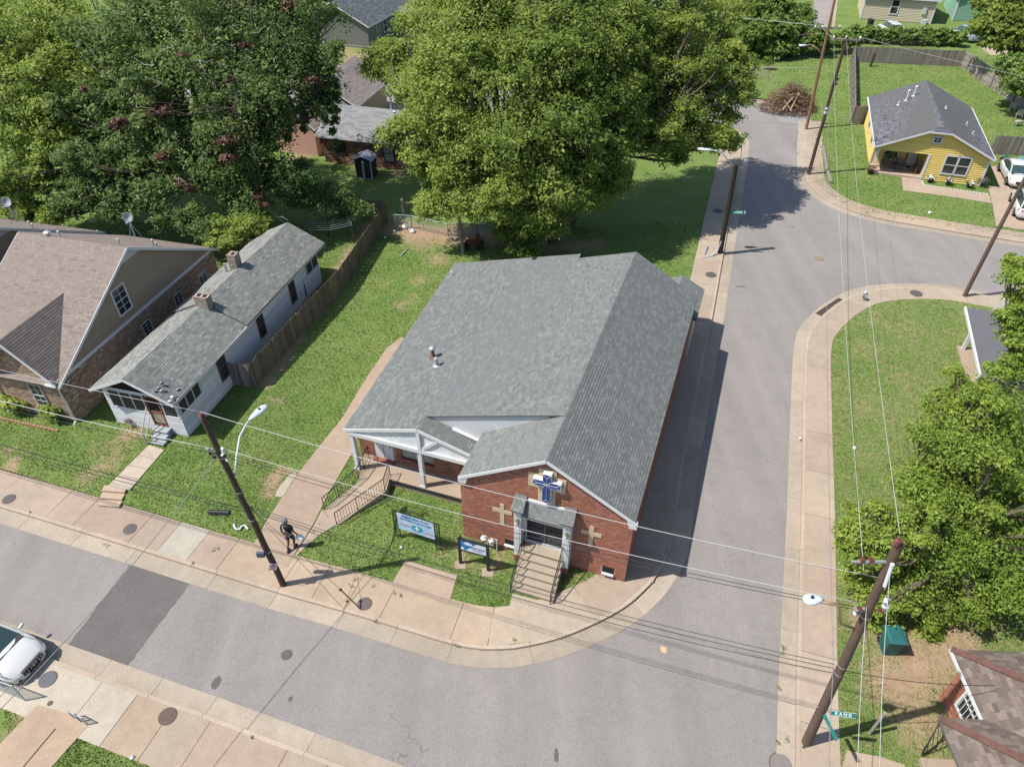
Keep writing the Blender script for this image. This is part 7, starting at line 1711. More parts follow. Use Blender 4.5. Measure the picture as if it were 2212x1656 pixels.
def tree(name, label, base, puffs, leafm, leaf=.24, trunk_r=.35, fork=.35, bark=None, group=None, droop=0, cat='tree', dens=1.0, seed=1, trunks=None, lw=.55):
    """puffs in world space: (x, y, z, rx, ry, rz, n, tone)"""
    base = Vector(base); rng = np.random.default_rng(seed)
    t = empty(name, base, label=label, cat=cat, group=group)
    dens = dens * 1.5
    P_ = [((p[0] - base.x, p[1] - base.y, p[2] - base.z), (p[3], p[4], p[5]), int(p[6] * dens), p[7]) for p in puffs]
    cm = crown_mesh('crown', P_, leaf, rng, droop, lw); cm.materials.append(leafm); o = bpy.data.objects.new('crown', cm); COL.objects.link(o); o.parent = t
    mb = MB(); cen = sum((Vector(p[0]) for p in P_), Vector()) / len(P_)
    top = max(p[0][2] for p in P_)
    for tb0 in (trunks or [(0, 0)]):
        f = Vector((tb0[0] + cen.x * .25, tb0[1] + cen.y * .25, top * fork))
        limb(mb, (tb0[0], tb0[1], -.3), f, trunk_r * 1.15, trunk_r * .75, .06)
        for c, rad, n, tone in P_:
            if trunks and len(trunks) > 1 and (Vector(c).xy - Vector(tb0)).length > min((Vector(c).xy - Vector(q)).length for q in trunks) + .01: continue
            q = limb(mb, f, Vector(c) - Vector((0, 0, rad[2] * .3)), trunk_r * .42, trunk_r * .10, .14)
            for _ in range(2):
                dd = Vector((R.gauss(0, 1), R.gauss(0, 1), R.gauss(.3, .6))).normalized(); limb(mb, q[3], Vector(c) + Vector((dd.x * rad[0], dd.y * rad[1], dd.z * rad[2])) * .8, trunk_r * .16, trunk_r * .05, .15, 4)
    mb.build('trunk', bark or M_BARK, t, fixn=False)
    return t
def pf_(u, v, Y, r, n, tone, fl=.85):
    """a puff seen at (u, v), Y metres off; r in metres"""
    p = at_y(u, v, Y); return (p.x, p.y, p.z, r, r, r * fl, n, tone)
def fill(puffs, k, r, n, rng_seed, jitter=.9):
    """extra smaller puffs strewn over the given ones so the outline breaks up"""
    rr = random.Random(rng_seed); out = list(puffs)
    for _ in range(k):
        p = rr.choice(puffs); d = Vector((rr.gauss(0, 1), rr.gauss(0, 1), rr.gauss(.25, .8))).normalized(); q = jitter * rr.uniform(.8, 1.2); s = r * rr.uniform(.7, 1.4)
        out.append((p[0] + d.x * p[3] * q, p[1] + d.y * p[4] * q, p[2] + d.z * p[5] * q, s, s, s * .75, n, min(1, max(0, p[7] + rr.uniform(-.25, .3)))))
    return out

# --- the great tree behind the church
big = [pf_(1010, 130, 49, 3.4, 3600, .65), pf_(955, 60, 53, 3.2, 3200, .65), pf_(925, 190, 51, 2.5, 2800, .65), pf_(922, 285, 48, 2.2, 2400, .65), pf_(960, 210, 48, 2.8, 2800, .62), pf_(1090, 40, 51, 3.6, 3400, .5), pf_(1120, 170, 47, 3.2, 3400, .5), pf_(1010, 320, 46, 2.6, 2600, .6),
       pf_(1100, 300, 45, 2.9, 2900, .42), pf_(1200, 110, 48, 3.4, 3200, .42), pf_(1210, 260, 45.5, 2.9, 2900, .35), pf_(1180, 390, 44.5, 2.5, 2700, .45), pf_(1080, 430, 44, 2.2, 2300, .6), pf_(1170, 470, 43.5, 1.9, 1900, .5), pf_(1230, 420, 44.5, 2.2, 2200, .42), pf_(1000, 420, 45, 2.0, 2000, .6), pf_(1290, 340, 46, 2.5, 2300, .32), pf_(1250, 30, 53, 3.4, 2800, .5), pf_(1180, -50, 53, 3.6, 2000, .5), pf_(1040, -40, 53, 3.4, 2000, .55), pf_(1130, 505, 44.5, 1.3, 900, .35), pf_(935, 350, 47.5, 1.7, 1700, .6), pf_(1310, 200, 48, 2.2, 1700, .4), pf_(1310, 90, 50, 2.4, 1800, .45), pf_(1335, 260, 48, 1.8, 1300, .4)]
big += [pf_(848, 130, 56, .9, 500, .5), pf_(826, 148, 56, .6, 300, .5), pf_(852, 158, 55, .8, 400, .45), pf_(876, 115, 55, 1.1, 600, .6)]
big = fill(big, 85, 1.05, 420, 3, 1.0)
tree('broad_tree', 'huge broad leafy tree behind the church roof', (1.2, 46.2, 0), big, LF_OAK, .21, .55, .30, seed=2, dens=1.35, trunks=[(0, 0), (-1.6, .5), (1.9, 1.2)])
rt_ = [pf_(1350, 90, 53, 2.9, 2000, .5), pf_(1440, 60, 55, 3.0, 1900, .55), pf_(1400, 180, 52, 2.6, 1700, .45), pf_(1500, 130, 54, 2.6, 1600, .6), pf_(1470, 250, 51, 2.4, 1500, .5), pf_(1555, 220, 53, 2.0, 1200, .55), pf_(1370, 290, 49, 2.3, 1500, .38), pf_(1530, 50, 57, 2.6, 1400, .6), pf_(1430, 320, 49, 1.8, 1000, .5), pf_(1520, 300, 51, 1.6, 900, .5), pf_(1570, 150, 54, 1.8, 1000, .6), pf_(1340, -20, 55, 2.8, 1400, .55), pf_(1440, -40, 57, 2.8, 1200, .55), pf_(1310, 400, 47, 1.6, 900, .35)]
rt_ = fill(rt_, 80, .95, 420, 4, 1.0)
tree('spreading_tree', 'open spreading tree whose branches reach over the side street', (4.2, 49.4, 0), rt_, LF_OAK, .21, .42, .32, seed=3, dens=1.15)
sm = [pf_(960, 400, 46.5, 1.4, 900, .8), pf_(930, 440, 46, 1.3, 800, .8), pf_(1000, 380, 46, 1.3, 800, .75), pf_(980, 450, 45, 1.1, 700, .8)]
tree('slender_tree', 'slender pale trunked young tree beside the wire fence behind the church', gr(1000, 548), fill(sm, 12, .6, 220, 5), LF_LITE, .2, .13, .55, M_BARKP, seed=4)
# --- the dense left group
lt = [pf_(40, 90, 54, 3.2, 2300, .6), pf_(130, 60, 56, 3.2, 2200, .65), pf_(60, 200, 51, 2.8, 2000, .55), pf_(160, 180, 52, 2.6, 1800, .6), pf_(30, 300, 49, 2.4, 1700, .55), pf_(120, 290, 49, 2.4, 1700, .5), pf_(60, 390, 47, 2.2, 1500, .45), pf_(-30, 180, 52, 2.8, 1200, .5), pf_(210, 100, 55, 2.6, 1500, .6), pf_(70, -20, 60, 3.0, 1500, .6), pf_(10, 420, 46.5, 1.6, 900, .5)]
tree('light_tree', 'light yellow green tree on the far left behind the brown roofs', (-27, 50, 0), fill(lt, 45, 1.0, 330, 6, 1.05), LF_LITE, .24, .4, .3, seed=5)
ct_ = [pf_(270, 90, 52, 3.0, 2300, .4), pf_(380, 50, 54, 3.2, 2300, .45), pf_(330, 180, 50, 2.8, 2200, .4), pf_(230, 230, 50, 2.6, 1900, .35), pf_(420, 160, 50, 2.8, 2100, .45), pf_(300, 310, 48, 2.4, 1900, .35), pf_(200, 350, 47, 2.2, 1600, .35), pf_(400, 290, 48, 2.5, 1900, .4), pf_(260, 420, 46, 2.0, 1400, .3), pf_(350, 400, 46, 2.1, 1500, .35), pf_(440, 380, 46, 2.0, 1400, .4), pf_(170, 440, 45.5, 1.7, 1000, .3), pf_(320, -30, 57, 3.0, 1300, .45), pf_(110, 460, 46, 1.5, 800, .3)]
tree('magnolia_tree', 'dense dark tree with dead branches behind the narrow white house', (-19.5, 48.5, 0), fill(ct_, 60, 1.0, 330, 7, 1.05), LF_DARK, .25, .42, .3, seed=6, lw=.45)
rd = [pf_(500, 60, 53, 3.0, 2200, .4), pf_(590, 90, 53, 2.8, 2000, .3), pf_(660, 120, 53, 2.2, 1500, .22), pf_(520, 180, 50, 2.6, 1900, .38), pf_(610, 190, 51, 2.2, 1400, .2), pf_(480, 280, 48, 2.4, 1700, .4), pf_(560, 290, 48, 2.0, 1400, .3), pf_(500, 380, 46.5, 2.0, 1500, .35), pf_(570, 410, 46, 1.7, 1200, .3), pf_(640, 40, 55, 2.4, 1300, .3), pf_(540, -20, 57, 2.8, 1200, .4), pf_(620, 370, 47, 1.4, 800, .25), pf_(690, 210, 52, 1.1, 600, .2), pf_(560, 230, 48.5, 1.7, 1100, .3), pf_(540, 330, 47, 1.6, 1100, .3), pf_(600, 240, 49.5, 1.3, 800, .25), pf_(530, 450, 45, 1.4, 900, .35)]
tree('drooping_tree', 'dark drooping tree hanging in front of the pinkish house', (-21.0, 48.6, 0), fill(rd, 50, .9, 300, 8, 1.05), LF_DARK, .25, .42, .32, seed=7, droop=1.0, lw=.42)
# hanging strands of creeper
hs_ = []
for (u, v0, v1, Y) in ((722, 190, 310, 52), (700, 150, 260, 52), (655, 200, 280, 51), (620, 220, 300, 50.5), (680, 160, 240, 52), (712, 150, 230, 52), (590, 240, 320, 50)):
    for k in range(6): hs_.append(pf_(u + R.uniform(-5, 5), v0 + (v1 - v0) * k / 5, Y, .42 - .03 * k, 150, .15 + .05 * k, 1.2))
tree('hanging_creeper', 'dark creeper strands hanging from the drooping tree before the pale roof', (-12.6, 52, 7.5), hs_, LF_DARK, .2, .04, .9, seed=8, cat='creeper')
# dead brown tufts and bare twigs in the dark trees
dd = MB()
dead = [pf_(u, v, Y, r, n, .5, .5) for u, v, Y, r, n in ((255, 265, 46.2, .55, 160), (245, 275, 46, .4, 90), (490, 345, 44.2, .6, 200), (350, 340, 44.5, .0 + .5, 120), (560, 418, 44.2, .5, 120), (395, 395, 44.2, .45, 110), (345, 243, 46.2, .75, 260), (490, 305, 44.8, .65, 220), (530, 100, 49, .4, 80), (675, 175, 50, .4, 80), (625, 20, 54, .6, 120), (500, 175, 47, .35, 70), (415, 410, 44, .4, 90), (180, 195, 48, .4, 90), (535, 490, 43.2, .55, 170), (570, 440, 43.9, .35, 80), (390, 120, 48.5, .3, 60), (620, 10, 54, .5, 90))]
tree('dead_foliage', 'rust brown dead leaf tufts caught in the dark trees on the left', (-17, 45.6, 6), dead, LF_DEAD, .20, .03, .5, seed=9, cat='dead foliage')
twr = empty('bare_twigs', at_y(385, 385, 44), label='bleached bare twigs sticking out of the dark left trees', cat='twigs')
M_TWIG = mat('bleached twig', (0.30, 0.275, 0.24), .8, var=.15)
for (u, v, Y, L) in ((380, 60, 49, 1.3), (430, 130, 47.5, 1.2), (310, 140, 47.5, 1.0), (360, 105, 48, 1.3), (330, 235, 46, 1.0), (480, 140, 47, 1.0), (500, 60, 50, 1.0), (350, 180, 47, .9), (540, 490, 43, .9), (500, 100, 48.5, .9), (385, 385, 44, .8), (480, 295, 45, .7), (600, 470, 44, 1.3), (170, 70, 53, 1.0), (560, 70, 50, .9)):
    p = at_y(u, v, Y); tw = MB()
    for k in range(3):
        q = p + Vector((R.uniform(-1, 1), R.uniform(-.6, .2), R.uniform(-.5, .5))) * L; m_ = p.lerp(q, .5) + Vector((R.uniform(-.2, .2), 0, R.uniform(-.2, .2))); tw.tube([p - twr.location, m_ - twr.location, q - twr.location], [.022, .016, .008], 5)
    tw.build('twig', M_TWIG, twr, fixn=False)

# undergrowth behind the white house and along the lot
for i, (pl, lb_, lm) in enumerate((([pf_(505, 500, 42.5, 1.2, 800, .7), pf_(480, 525, 41.5, .9, 600, .7), pf_(545, 490, 43, 1.0, 700, .6)], 'bright leafy shrub between the chimneys and the dark trees', LF_LITE), ([pf_(690, 430, 47.5, 1.3, 900, .2), pf_(740, 440, 47.5, 1.2, 800, .25), pf_(650, 430, 47, 1.2, 800, .2), pf_(780, 455, 47.2, .8, 500, .3)], 'dark ivy covered thicket behind the clothes lines', LF_DARK),
        ([pf_(420, 480, 43.5, 1.3, 800, .3), pf_(360, 475, 44, 1.2, 700, .3), pf_(450, 500, 42.5, .9, 500, .35)], 'dark undergrowth just behind the brown gable', LF_DARK), ([pf_(50, 465, 45, 1.2, 700, .65), pf_(20, 455, 45, 1.0, 500, .6), pf_(110, 470, 44.5, .9, 500, .55)], 'bright bushes behind the satellite dish on the left roof', LF_LITE))):
    b = at_y(0, 0, 10); c0 = pl[0]; tree('shrub', lb_, (c0[0], c0[1], 0), fill(pl, 10, .5, 160, 20 + i), lm, .17, .06, .4, cat='shrub', seed=30 + i)
# --- right-hand near tree
nr_ = [pf_(2130, 900, 20.5, 1.6, 2600, .6), pf_(2060, 960, 19.5, 1.5, 2400, .6), pf_(2170, 1010, 19.5, 1.7, 2600, .5), pf_(2080, 1080, 18.5, 1.6, 2500, .5), pf_(1990, 1050, 18.6, 1.2, 1700, .6), pf_(2020, 1180, 17.2, 1.5, 2300, .45), pf_(2150, 1150, 17.8, 1.7, 2500, .42), pf_(1920, 1150, 17.3, 1.1, 1600, .7), pf_(1860, 1190, 16.8, .75, 1000, .8), pf_(1880, 1270, 16.3, .8, 1000, .8), pf_(1960, 1260, 16.4, 1.1, 1500, .6), pf_(2080, 1270, 16.5, 1.4, 2000, .42), pf_(2190, 1270, 15.8, 1.3, 1800, .4), pf_(2080, 872, 21, .8, 1000, .65), pf_(1900, 1340, 15.8, .5, 500, .85), pf_(2100, 1350, 16.2, .9, 1100, .45), pf_(1850, 1150, 17.0, .5, 500, .85), pf_(2010, 1320, 16, .7, 800, .6), pf_(2220, 1100, 19, 1.7, 1800, .45)]
tree('maple_tree', 'leafy bright green tree beside the corner pole at the right edge', (18.2, 18.2, 0), fill(nr_, 120, .36, 190, 11, 1.22), LF_MAPLE, .13, .26, .36, seed=12, dens=1.15, lw=.5)
nr2 = [pf_(2205, 600, 29, .9, 800, .6), pf_(2195, 720, 27.5, 1.0, 1000, .6), pf_(2225, 680, 28, 1.1, 1000, .55), pf_(2175, 690, 28, .5, 400, .7), pf_(2220, 790, 26, 1.1, 1000, .5), pf_(2175, 800, 26, .6, 500, .65), pf_(2180, 575, 30, .45, 350, .7)]
tree('maple_tree', 'leafy tree at the right edge above the dark porch roof', (25.5, 27.2, 0), fill(nr2, 22, .4, 170, 13, 1.05), LF_MAPLE, .16, .2, .4, seed=14, lw=.5)
sp = [pf_(2195, 1435, 16.8, .4, 320, .8), pf_(2180, 1490, 16.2, .28, 200, .8), pf_(2205, 1460, 16.5, .3, 200, .75)]
tree('maple_sapling', 'small leafy sprig over the brown roof at the right edge', (15.7, 16.6, 2.5), sp, LF_MAPLE, .14, .03, .6, seed=15, cat='sapling')
# --- upper right and top
tr_ = [pf_(2165, 35, 86, 2.6, 1500, .6), pf_(2135, 65, 85, 1.8, 1100, .55), pf_(2195, 75, 84, 2.4, 1300, .55), pf_(2190, -10, 88, 2.6, 900, .6), pf_(2145, 15, 87, 1.9, 900, .6)]
tree('garden_tree', 'round yellow green tree in the top right corner beyond the yard fence', (60, 83, 0), fill(tr_, 26, 1.0, 220, 16), LF_OAK, .34, .3, .35, seed=17)
tr2 = [pf_(2205, 185, 73, 1.8, 1400, .4), pf_(2185, 150, 76, 1.4, 900, .45), pf_(2220, 150, 75, 1.8, 1000, .45)]
tree('fence_tree', 'darker bushy tree leaning over the right hand yard fence', (56.5, 76, 0), fill(tr2, 16, .8, 200, 18), LF_BUSH, .3, .22, .35, seed=19)
ail = [pf_(1650, 60, 96, 3.0, 1500, .4), pf_(1620, 90, 94, 2.6, 1300, .35), pf_(1690, 75, 95, 2.8, 1300, .4), pf_(1660, 20, 98, 2.6, 1100, .5), pf_(1720, 40, 98, 2.6, 1100, .5), pf_(1750, 85, 95, 2.0, 800, .4)]
tree('spreading_bush', 'large dark leafy bush mass left of the two poles at the top', (31, 95, 0), fill(ail, 30, 1.1, 230, 21), LF_BUSH, .4, .22, .3, seed=22)
tp = [pf_(1560, 60, 100, 3.0, 1000, .7), pf_(1570, 20, 104, 3.2, 1000, .7), pf_(1600, -10, 110, 3.2, 900, .65), pf_(1560, -30, 108, 3.0, 800, .7)]
tree('back_tree', 'yellow green tree behind the open spreading tree at the top', (27, 104, 0), fill(tp, 18, 1.2, 200, 23), LF_LITE, .4, .25, .35, seed=24)
tq = [pf_(u, v, Y, 3.4, 1000, .35) for u, v, Y in ((640, -10, 112, ), (700, -40, 125), (830, 5, 120), (880, 10, 116), (560, -20, 110), (780, -30, 130), (850, -40, 125), (920, -30, 120))]
tree('back_tree', 'dark wooded backdrop tree behind the black roofed house', (-24, 118, 0), fill(tq, 26, 1.6, 200, 25), LF_DARK, .45, .3, .3, seed=26)
# hedge along the grey fence: continuous creeper mass
hg = []
ha, hb_ = gr(*k2(560, 400)), gr(*k2(1090, 330)); hc, hd_ = gr(*k2(1095, 300)), gr(*k2(1830, 330))
for a, b, hh, n in ((ha, hb_, 1.0, 16), (hc + Vector((0, 2.0, 0)), hd_ + Vector((0, 2.0, 0)), 0.75, 34)):
    for k in range(n):
        p = a.lerp(b, k / (n - 1)); hg.append((p.x + R.uniform(-.3, .3), p.y + R.uniform(-.3, .5), hh + R.uniform(-.2, .45), .95, .8, .95, 330, R.uniform(.3, .65)))
tree('creeper_hedge', 'long leafy creeper hedge behind the grey yard fence', (44, 92, 0), hg, LF_BUSH, .32, .03, .2, seed=29, cat='hedge')
fa_ = [(57.5 + R.uniform(-1, 1), 86 - k * 2.2, 1.2, 1.0, 1.0, 1.0, 260, R.uniform(.4, .7)) for k in range(5)]
tree('fence_creeper', 'creeper climbing over the corner of the right yard fence', (57.5, 82, 0), fa_, LF_BUSH, .3, .03, .2, seed=31, cat='creeper')
# --- small garden plants
def plant(u, v, label, m, n=140, r=.5, h=.7, leaf=.26, tone=.6, seed=1, cat='plant', lw=.35):
    p = gr(u, v); tree('garden_plant', label, p, [(p.x, p.y, p.z + h * .55, r, r, h * .5, n, tone)], m, leaf, .02, .5, seed=seed, cat=cat, lw=lw)
plant(52, 882, 'yellowing hosta under the brick front window of the tan house', LF_LITE, 420, .75, 1.0, .42, .85, 41); plant(128, 897, 'green hosta by the downspout of the tan house', LF_LITE, 380, .65, 1.0, .42, .6, 42)
plant(290, 915, 'dry brownish shrub beside the wooden steps of the white house', LF_DEAD, 120, .35, .5, .12, .4, 43); plant(2115, 402, 'grey round shrub at the right corner of the yellow house', leaf_mat('grey leaf', (0.09, 0.09, 0.075), (0.2, 0.19, 0.16), .1), 350, .5, .9, .14, .5, 44); plant(2090, 375, 'small green shrub beside the yellow house wall and drive', LF_BUSH, 220, .45, .6, .14, .5, 45)
plant(1130, 530, 'leafy weeds round the foot of the huge tree', LF_BUSH, 260, .8, .9, .2, .4, 46); plant(1040, 535, 'weeds and rusty junk beside the slender tree', LF_BUSH, 120, .5, .5, .2, .45, 47); plant(905, 1112, 'small weed in the church lawn left of the banner', LF_LITE, 40, .2, .2, .1, .8, 48)
plant(1655, 150, 'creeper covered stump beside the far wire fence', LF_BUSH, 260, .7, 1.3, .25, .5, 49)
plant(1990, 88, 'weed at the foot of the far yard fence', LF_LITE, 80, .5, .7, .2, .8, 50)
# brush pile
bpile = empty('brush_pile', gr(1702, 235), label='big heap of cut brown branches on the kerb by the poles', cat='brush pile')
BR_ = [(0.16, 0.10, 0.07), (0.21, 0.14, 0.10), (0.12, 0.08, 0.06), (0.26, 0.18, 0.12)]
rr = random.Random(9); mb = MB(); bx_, by_ = 2.9, 2.1
for k in range(900):
    a = rr.random() * 6.28; d = math.sqrt(rr.random()); x, y = d * bx_ * math.cos(a), d * by_ * math.sin(a); zmax = 2.9 * (1 - d ** 1.5); z = zmax * rr.uniform(.35, 1.0)
    an = rr.random() * 6.28; L = rr.uniform(.4, 1.1); dv_ = Vector((math.cos(an) * L, math.sin(an) * L, rr.uniform(-.45, .35) * L)); p = Vector((x, y, z + .03)); r_ = rr.uniform(.008, .03)
    mb.tube([p - dv_ / 2, p + Vector((rr.uniform(-.06, .06), rr.uniform(-.06, .06), .05)), p + dv_ / 2], [r_, r_ * .9, r_ * .4], 4, rr.choice(BR_), cap=False)
M_BRUSH = mat('cut branches', (1, 1, 1), .9, var=.15, attr=True)
tag(mb.build('branches', M_BRUSH, bpile, fixn=False), kind='stuff')
for a, b in (((-1.3, -1.9, .5), (-.2, -1.2, 1.6)), ((-.5, -2.0, .5), (.4, -.9, 1.9)), ((-1.2, -1.7, 1.4), (-.3, -2.0, .4))): MB().tube([a, b], .055, 6).build('cut_log', mat('pale cut wood', (0.42, 0.31, 0.2), .85), bpile)
me = crown_mesh('dead_leaves', [((0, 0, .9), (2.4, 1.7, 1.5), 2800, .4), ((0, -.3, .2), (3.1, 2.2, .3), 900, .4)], .16, np.random.default_rng(4)); me.materials.append(leaf_mat('dry leaf', (0.12, 0.07, 0.04), (0.24, 0.15, 0.09), .1)); o = bpy.data.objects.new('dead_leaves', me); COL.objects.link(o); o.parent = bpile; o['kind'] = 'stuff'
# ================================================================== small things on and beside the pavements
M_CAST = mat('cast iron lid', (0.085, 0.078, 0.074), .6, var=.25, scale=12); M_CASTR = mat('rusty iron lid', (0.10, 0.065, 0.05), .7, var=.3, scale=10)
def lid(u, v, r, label, m=None, z=.016):
    p = at_z(u, v, z); o = empty('access_lid', (p.x, p.y, z), label=label, cat='access lid')
    MB().lathe([(r, -.05), (r, .006), (r * .93, .010)], n=24).build('cover', m or M_CAST, o)
    MB().lathe([(r * 1.12, -.05), (r * 1.12, .002), (r * 1.02, .003)], n=24).build('ring', M_CASTR, o)
    for k in range(3): MB().box(0, (k - 1) * r * .5, .012, r * 1.2, r * .10, .006).build('rib', m or M_CAST, o)
lid(*nat(27, 1496), .27, 'round dark lid in the pavement at the far left'); lid(*nat(390, 1586), .27, 'round dark lid beside the grey repaired slab'); lid(*nat(1094, 1810), .28, 'round lid at the foot of the guy rod', mat('dull purple iron', (0.10, 0.082, 0.08), .7, var=.2))
lid(*nat(144, 2036), .30, 'round blue grey lid in the pale pavement below the white car', mat('blue grey iron', (0.09, 0.095, 0.11), .6, var=.2)); lid(*nat(503, 2147), .30, 'round rusty lid in the lower left pavement', M_CASTR); lid(*nat(150, 2108), .09, 'tiny round cap in the pale pavement', M_CASTR)
lid(*nat(2749, 880), .36, 'oval dark lid in the right corner pavement'); lid(*nat(2133, 824), .34, 'dark lid in the pavement behind the church'); lid(*nat(2153, 633), .34, 'dark lid in the shaded pavement by the black pole'); lid(*nat(2334, 653), .42, 'round lid in the road under the tree shadow', None, -.125); lid(*nat(2344, 2292), .38, 'round lid in the road at the bottom beside the gutter', mat('worn road lid', (0.17, 0.155, 0.145), .7, var=.2), -.125); lid(*nat(860, 1963), .20, 'small dark round lid in the front road', None, -.126)
lid(*nat(2458, 776), .25, 'small yellowish round lid in the cross street', mat('yellowed lid', (0.22, 0.18, 0.12), .8), -.125)
# storm drain at the right corner
p = at_z(*crop(2048, 766)(960, 335), ROAD_Z + .02); dg_ = empty('storm_drain', p, math.radians(40), label='rusty storm drain grating in the right corner gutter', cat='drain')
MB().bb(-1.4, 1.4, -.28, .28, -.05, .0).build('frame', M_CASTR, dg_)
for k in range(3): MB().bb(-1.35, 1.35, -.2 + k * .17 - .03, -.2 + k * .17 + .03, .0, .012).build('slot', M_DARK, dg_)
# hydrant
p = gr(*crop(2048, 766)(1168, 290)); hy = empty('fire_hydrant', p, .3, label='silver topped fire hydrant on the right corner pavement', cat='hydrant'); M_SIL = mat('silver paint', (0.45, 0.47, 0.50), .4, metal=.4)
MB().lathe([(.17, 0), (.17, .05), (.11, .07), (.10, .50), (.14, .52), (.14, .56)], n=12).build('barrel', mat('grey hydrant paint', (0.25, 0.26, 0.28), .5), hy)
MB().lathe([(.13, .56), (.12, .64), (.06, .72), (.03, .76)], n=12).build('bonnet', M_SIL, hy)
for d in ((.2, 0), (-.2, 0), (0, -.22)): MB().tube([(0, 0, .42), (d[0], d[1], .42)], .06, 8).build('nozzle', M_SIL, hy)
MB().tube([(.0, 0, .5), (.22, -.05, .45), (.24, -.02, .15)], .012, 4).build('chain', M_IRON, hy)
# satellite dishes on the brown roofs
def dish(p, rz, label):
    o = empty('satellite_dish', p, rz, label=label, cat='satellite dish'); md = mat('dish grey', (0.30, 0.31, 0.32), .5, var=.05)
    d = MB().lathe([(.0, .045), (.15, .026), (.27, -.022), (.315, -.06), (.308, -.071), (.255, -.037), (0, .022)], n=18).build('reflector', md, o, loc=(0, 0, 1.0), smooth=True); d.rotation_euler = (math.radians(-115), 0, 0); d.scale = (.85, .95, .85)
    MB().tube([(0, .08, -.3), (0, .08, .75), (0, .02, 1.0)], .03, 6).tube([(.35, .3, -.5), (0, .08, .6)], .02, 5).tube([(-.35, .3, -.5), (0, .08, .6)], .02, 5).build('mast', M_GALV2, o)
    MB().tube([(0, -.02, .75), (-.15, -.45, .85)], .018, 5).box(-.15, -.47, .88, .12, .1, .1).build('feed_arm', md, o)
dish(at_z(*crop(0, 640, 2.509)(1008, 150), 6.15), .5, 'grey satellite dish on tripod legs behind the brown ridge'); dish(at_z(*crop(0, 600)(92, 115), 6.3), .4, 'grey satellite dish at the far left above the roofs')
# clothes lines behind the white house
ca_, cb_ = gr(*nat(935, 742)), gr(*nat(1062, 726)); cl_ = empty('clothes_line', ca_, label='rusty clothes line frame with sagging wires behind the white house', cat='clothes line')
dd_ = cb_ - ca_; pn_ = Vector((-dd_.y, dd_.x, 0)).normalized()
for q_ in (Vector(), dd_): MB().tube([q_ + Vector((0, 0, -.1)), q_ + Vector((0, 0, 1.7))], .03, 6).tube([q_ + pn_ * -.7 + Vector((0, 0, 1.7)), q_ + pn_ * .7 + Vector((0, 0, 1.7))], .025, 6).build('frame_post', mat('rusty tube', (0.14, 0.09, 0.07), .8), cl_)
for k in range(5):
    o_ = pn_ * (-.6 + .3 * k); MB().tube([o_ + Vector((0, 0, 1.7)), dd_ / 2 + o_ + Vector((0, 0, 1.5)), dd_ + o_ + Vector((0, 0, 1.7))], .008, 4).build('line', M_GALV2, cl_)
# chain-link fences
def chain_link(label, pts, h, mesh=True, r=.022):
    pts = [Vector(p) for p in pts]; f = empty('chain_link_fence', pts[0], label=label, cat='fence'); o0 = pts[0]
    for i, (a, b) in enumerate(zip(pts[:-1], pts[1:])):
        a, b = a - o0, b - o0; L = (b - a).length; d = (b - a).normalized()
        MB().tube([a + Vector((0, 0, h)), b + Vector((0, 0, h))], r, 6).build('top_rail', M_GALV2, f)
        n = max(1, round(L / 2.6))
        for k in range(n + 1): MB().tube([a + d * L * k / n - Vector((0, 0, .2)), a + d * L * k / n + Vector((0, 0, h + .04))], r * 1.25, 6).build('post', M_GALV2, f)
        if mesh:
            mb = MB(); s = .13; k = -h
            while k < L:
                for sg in (0, 1):
                    t0, t1 = max(0, k), min(L, k + h)
                    z0, z1 = ((t0 - k), (t1 - k)) if sg == 0 else (h - (t0 - k), h - (t1 - k))
                    if t1 > t0: mb.bar(a + d * t0 + Vector((0, 0, z0)), a + d * t1 + Vector((0, 0, z1)), .007)
                k += s
            tag(mb.build('wire_mesh', M_GALV2, f, fixn=False), kind='stuff')
    return f
cf = crop(1080, 560, 4.608)
chain_link('sagging chain link fence between the board fence and the huge tree', [gr(*cf(490, 560)), gr(*cf(718, 575)), gr(*cf(1215, 690))], 1.05); chain_link('chain link fence piece in front of the huge tree trunk', [gr(*cf(1220, 690)), gr(*cf(1610, 680)), gr(*cf(1900, 690))], 1.0)
cg = crop(0, 1840, 3.6)
chain_link('chain link fence end beside the white car on the lower left', [gr(*cg(275, 938)), gr(*cg(-160, 770))], 1.1); chain_link('gate post with folded chain link gate at the driveway', [gr(*cg(945, 1200)), gr(*cg(880, 1165)), gr(*cg(800, 1125))], .55, True, .02)
ck = crop(2048, 0); chain_link('chain link fence beyond the road under the dark bush', [gr(*ck(400, 500)), gr(*ck(440, 515)), gr(*ck(555, 505))], 1.2)
for i, (u, v) in enumerate((cf(600, 412), cf(955, 472))):
    p = gr(u, v); o = empty('timber_gate_post', p, label='%s old grey timber post behind the chain link fence' % ('left' if i == 0 else 'right'), cat='post'); MB().box(0, 0, .7, .2, .2, 1.5).build('upright', M_GWOOD, o); MB().box(.3, 0, 1.15, .7, .08, .14).build('stub_rail', M_GWOOD, o)
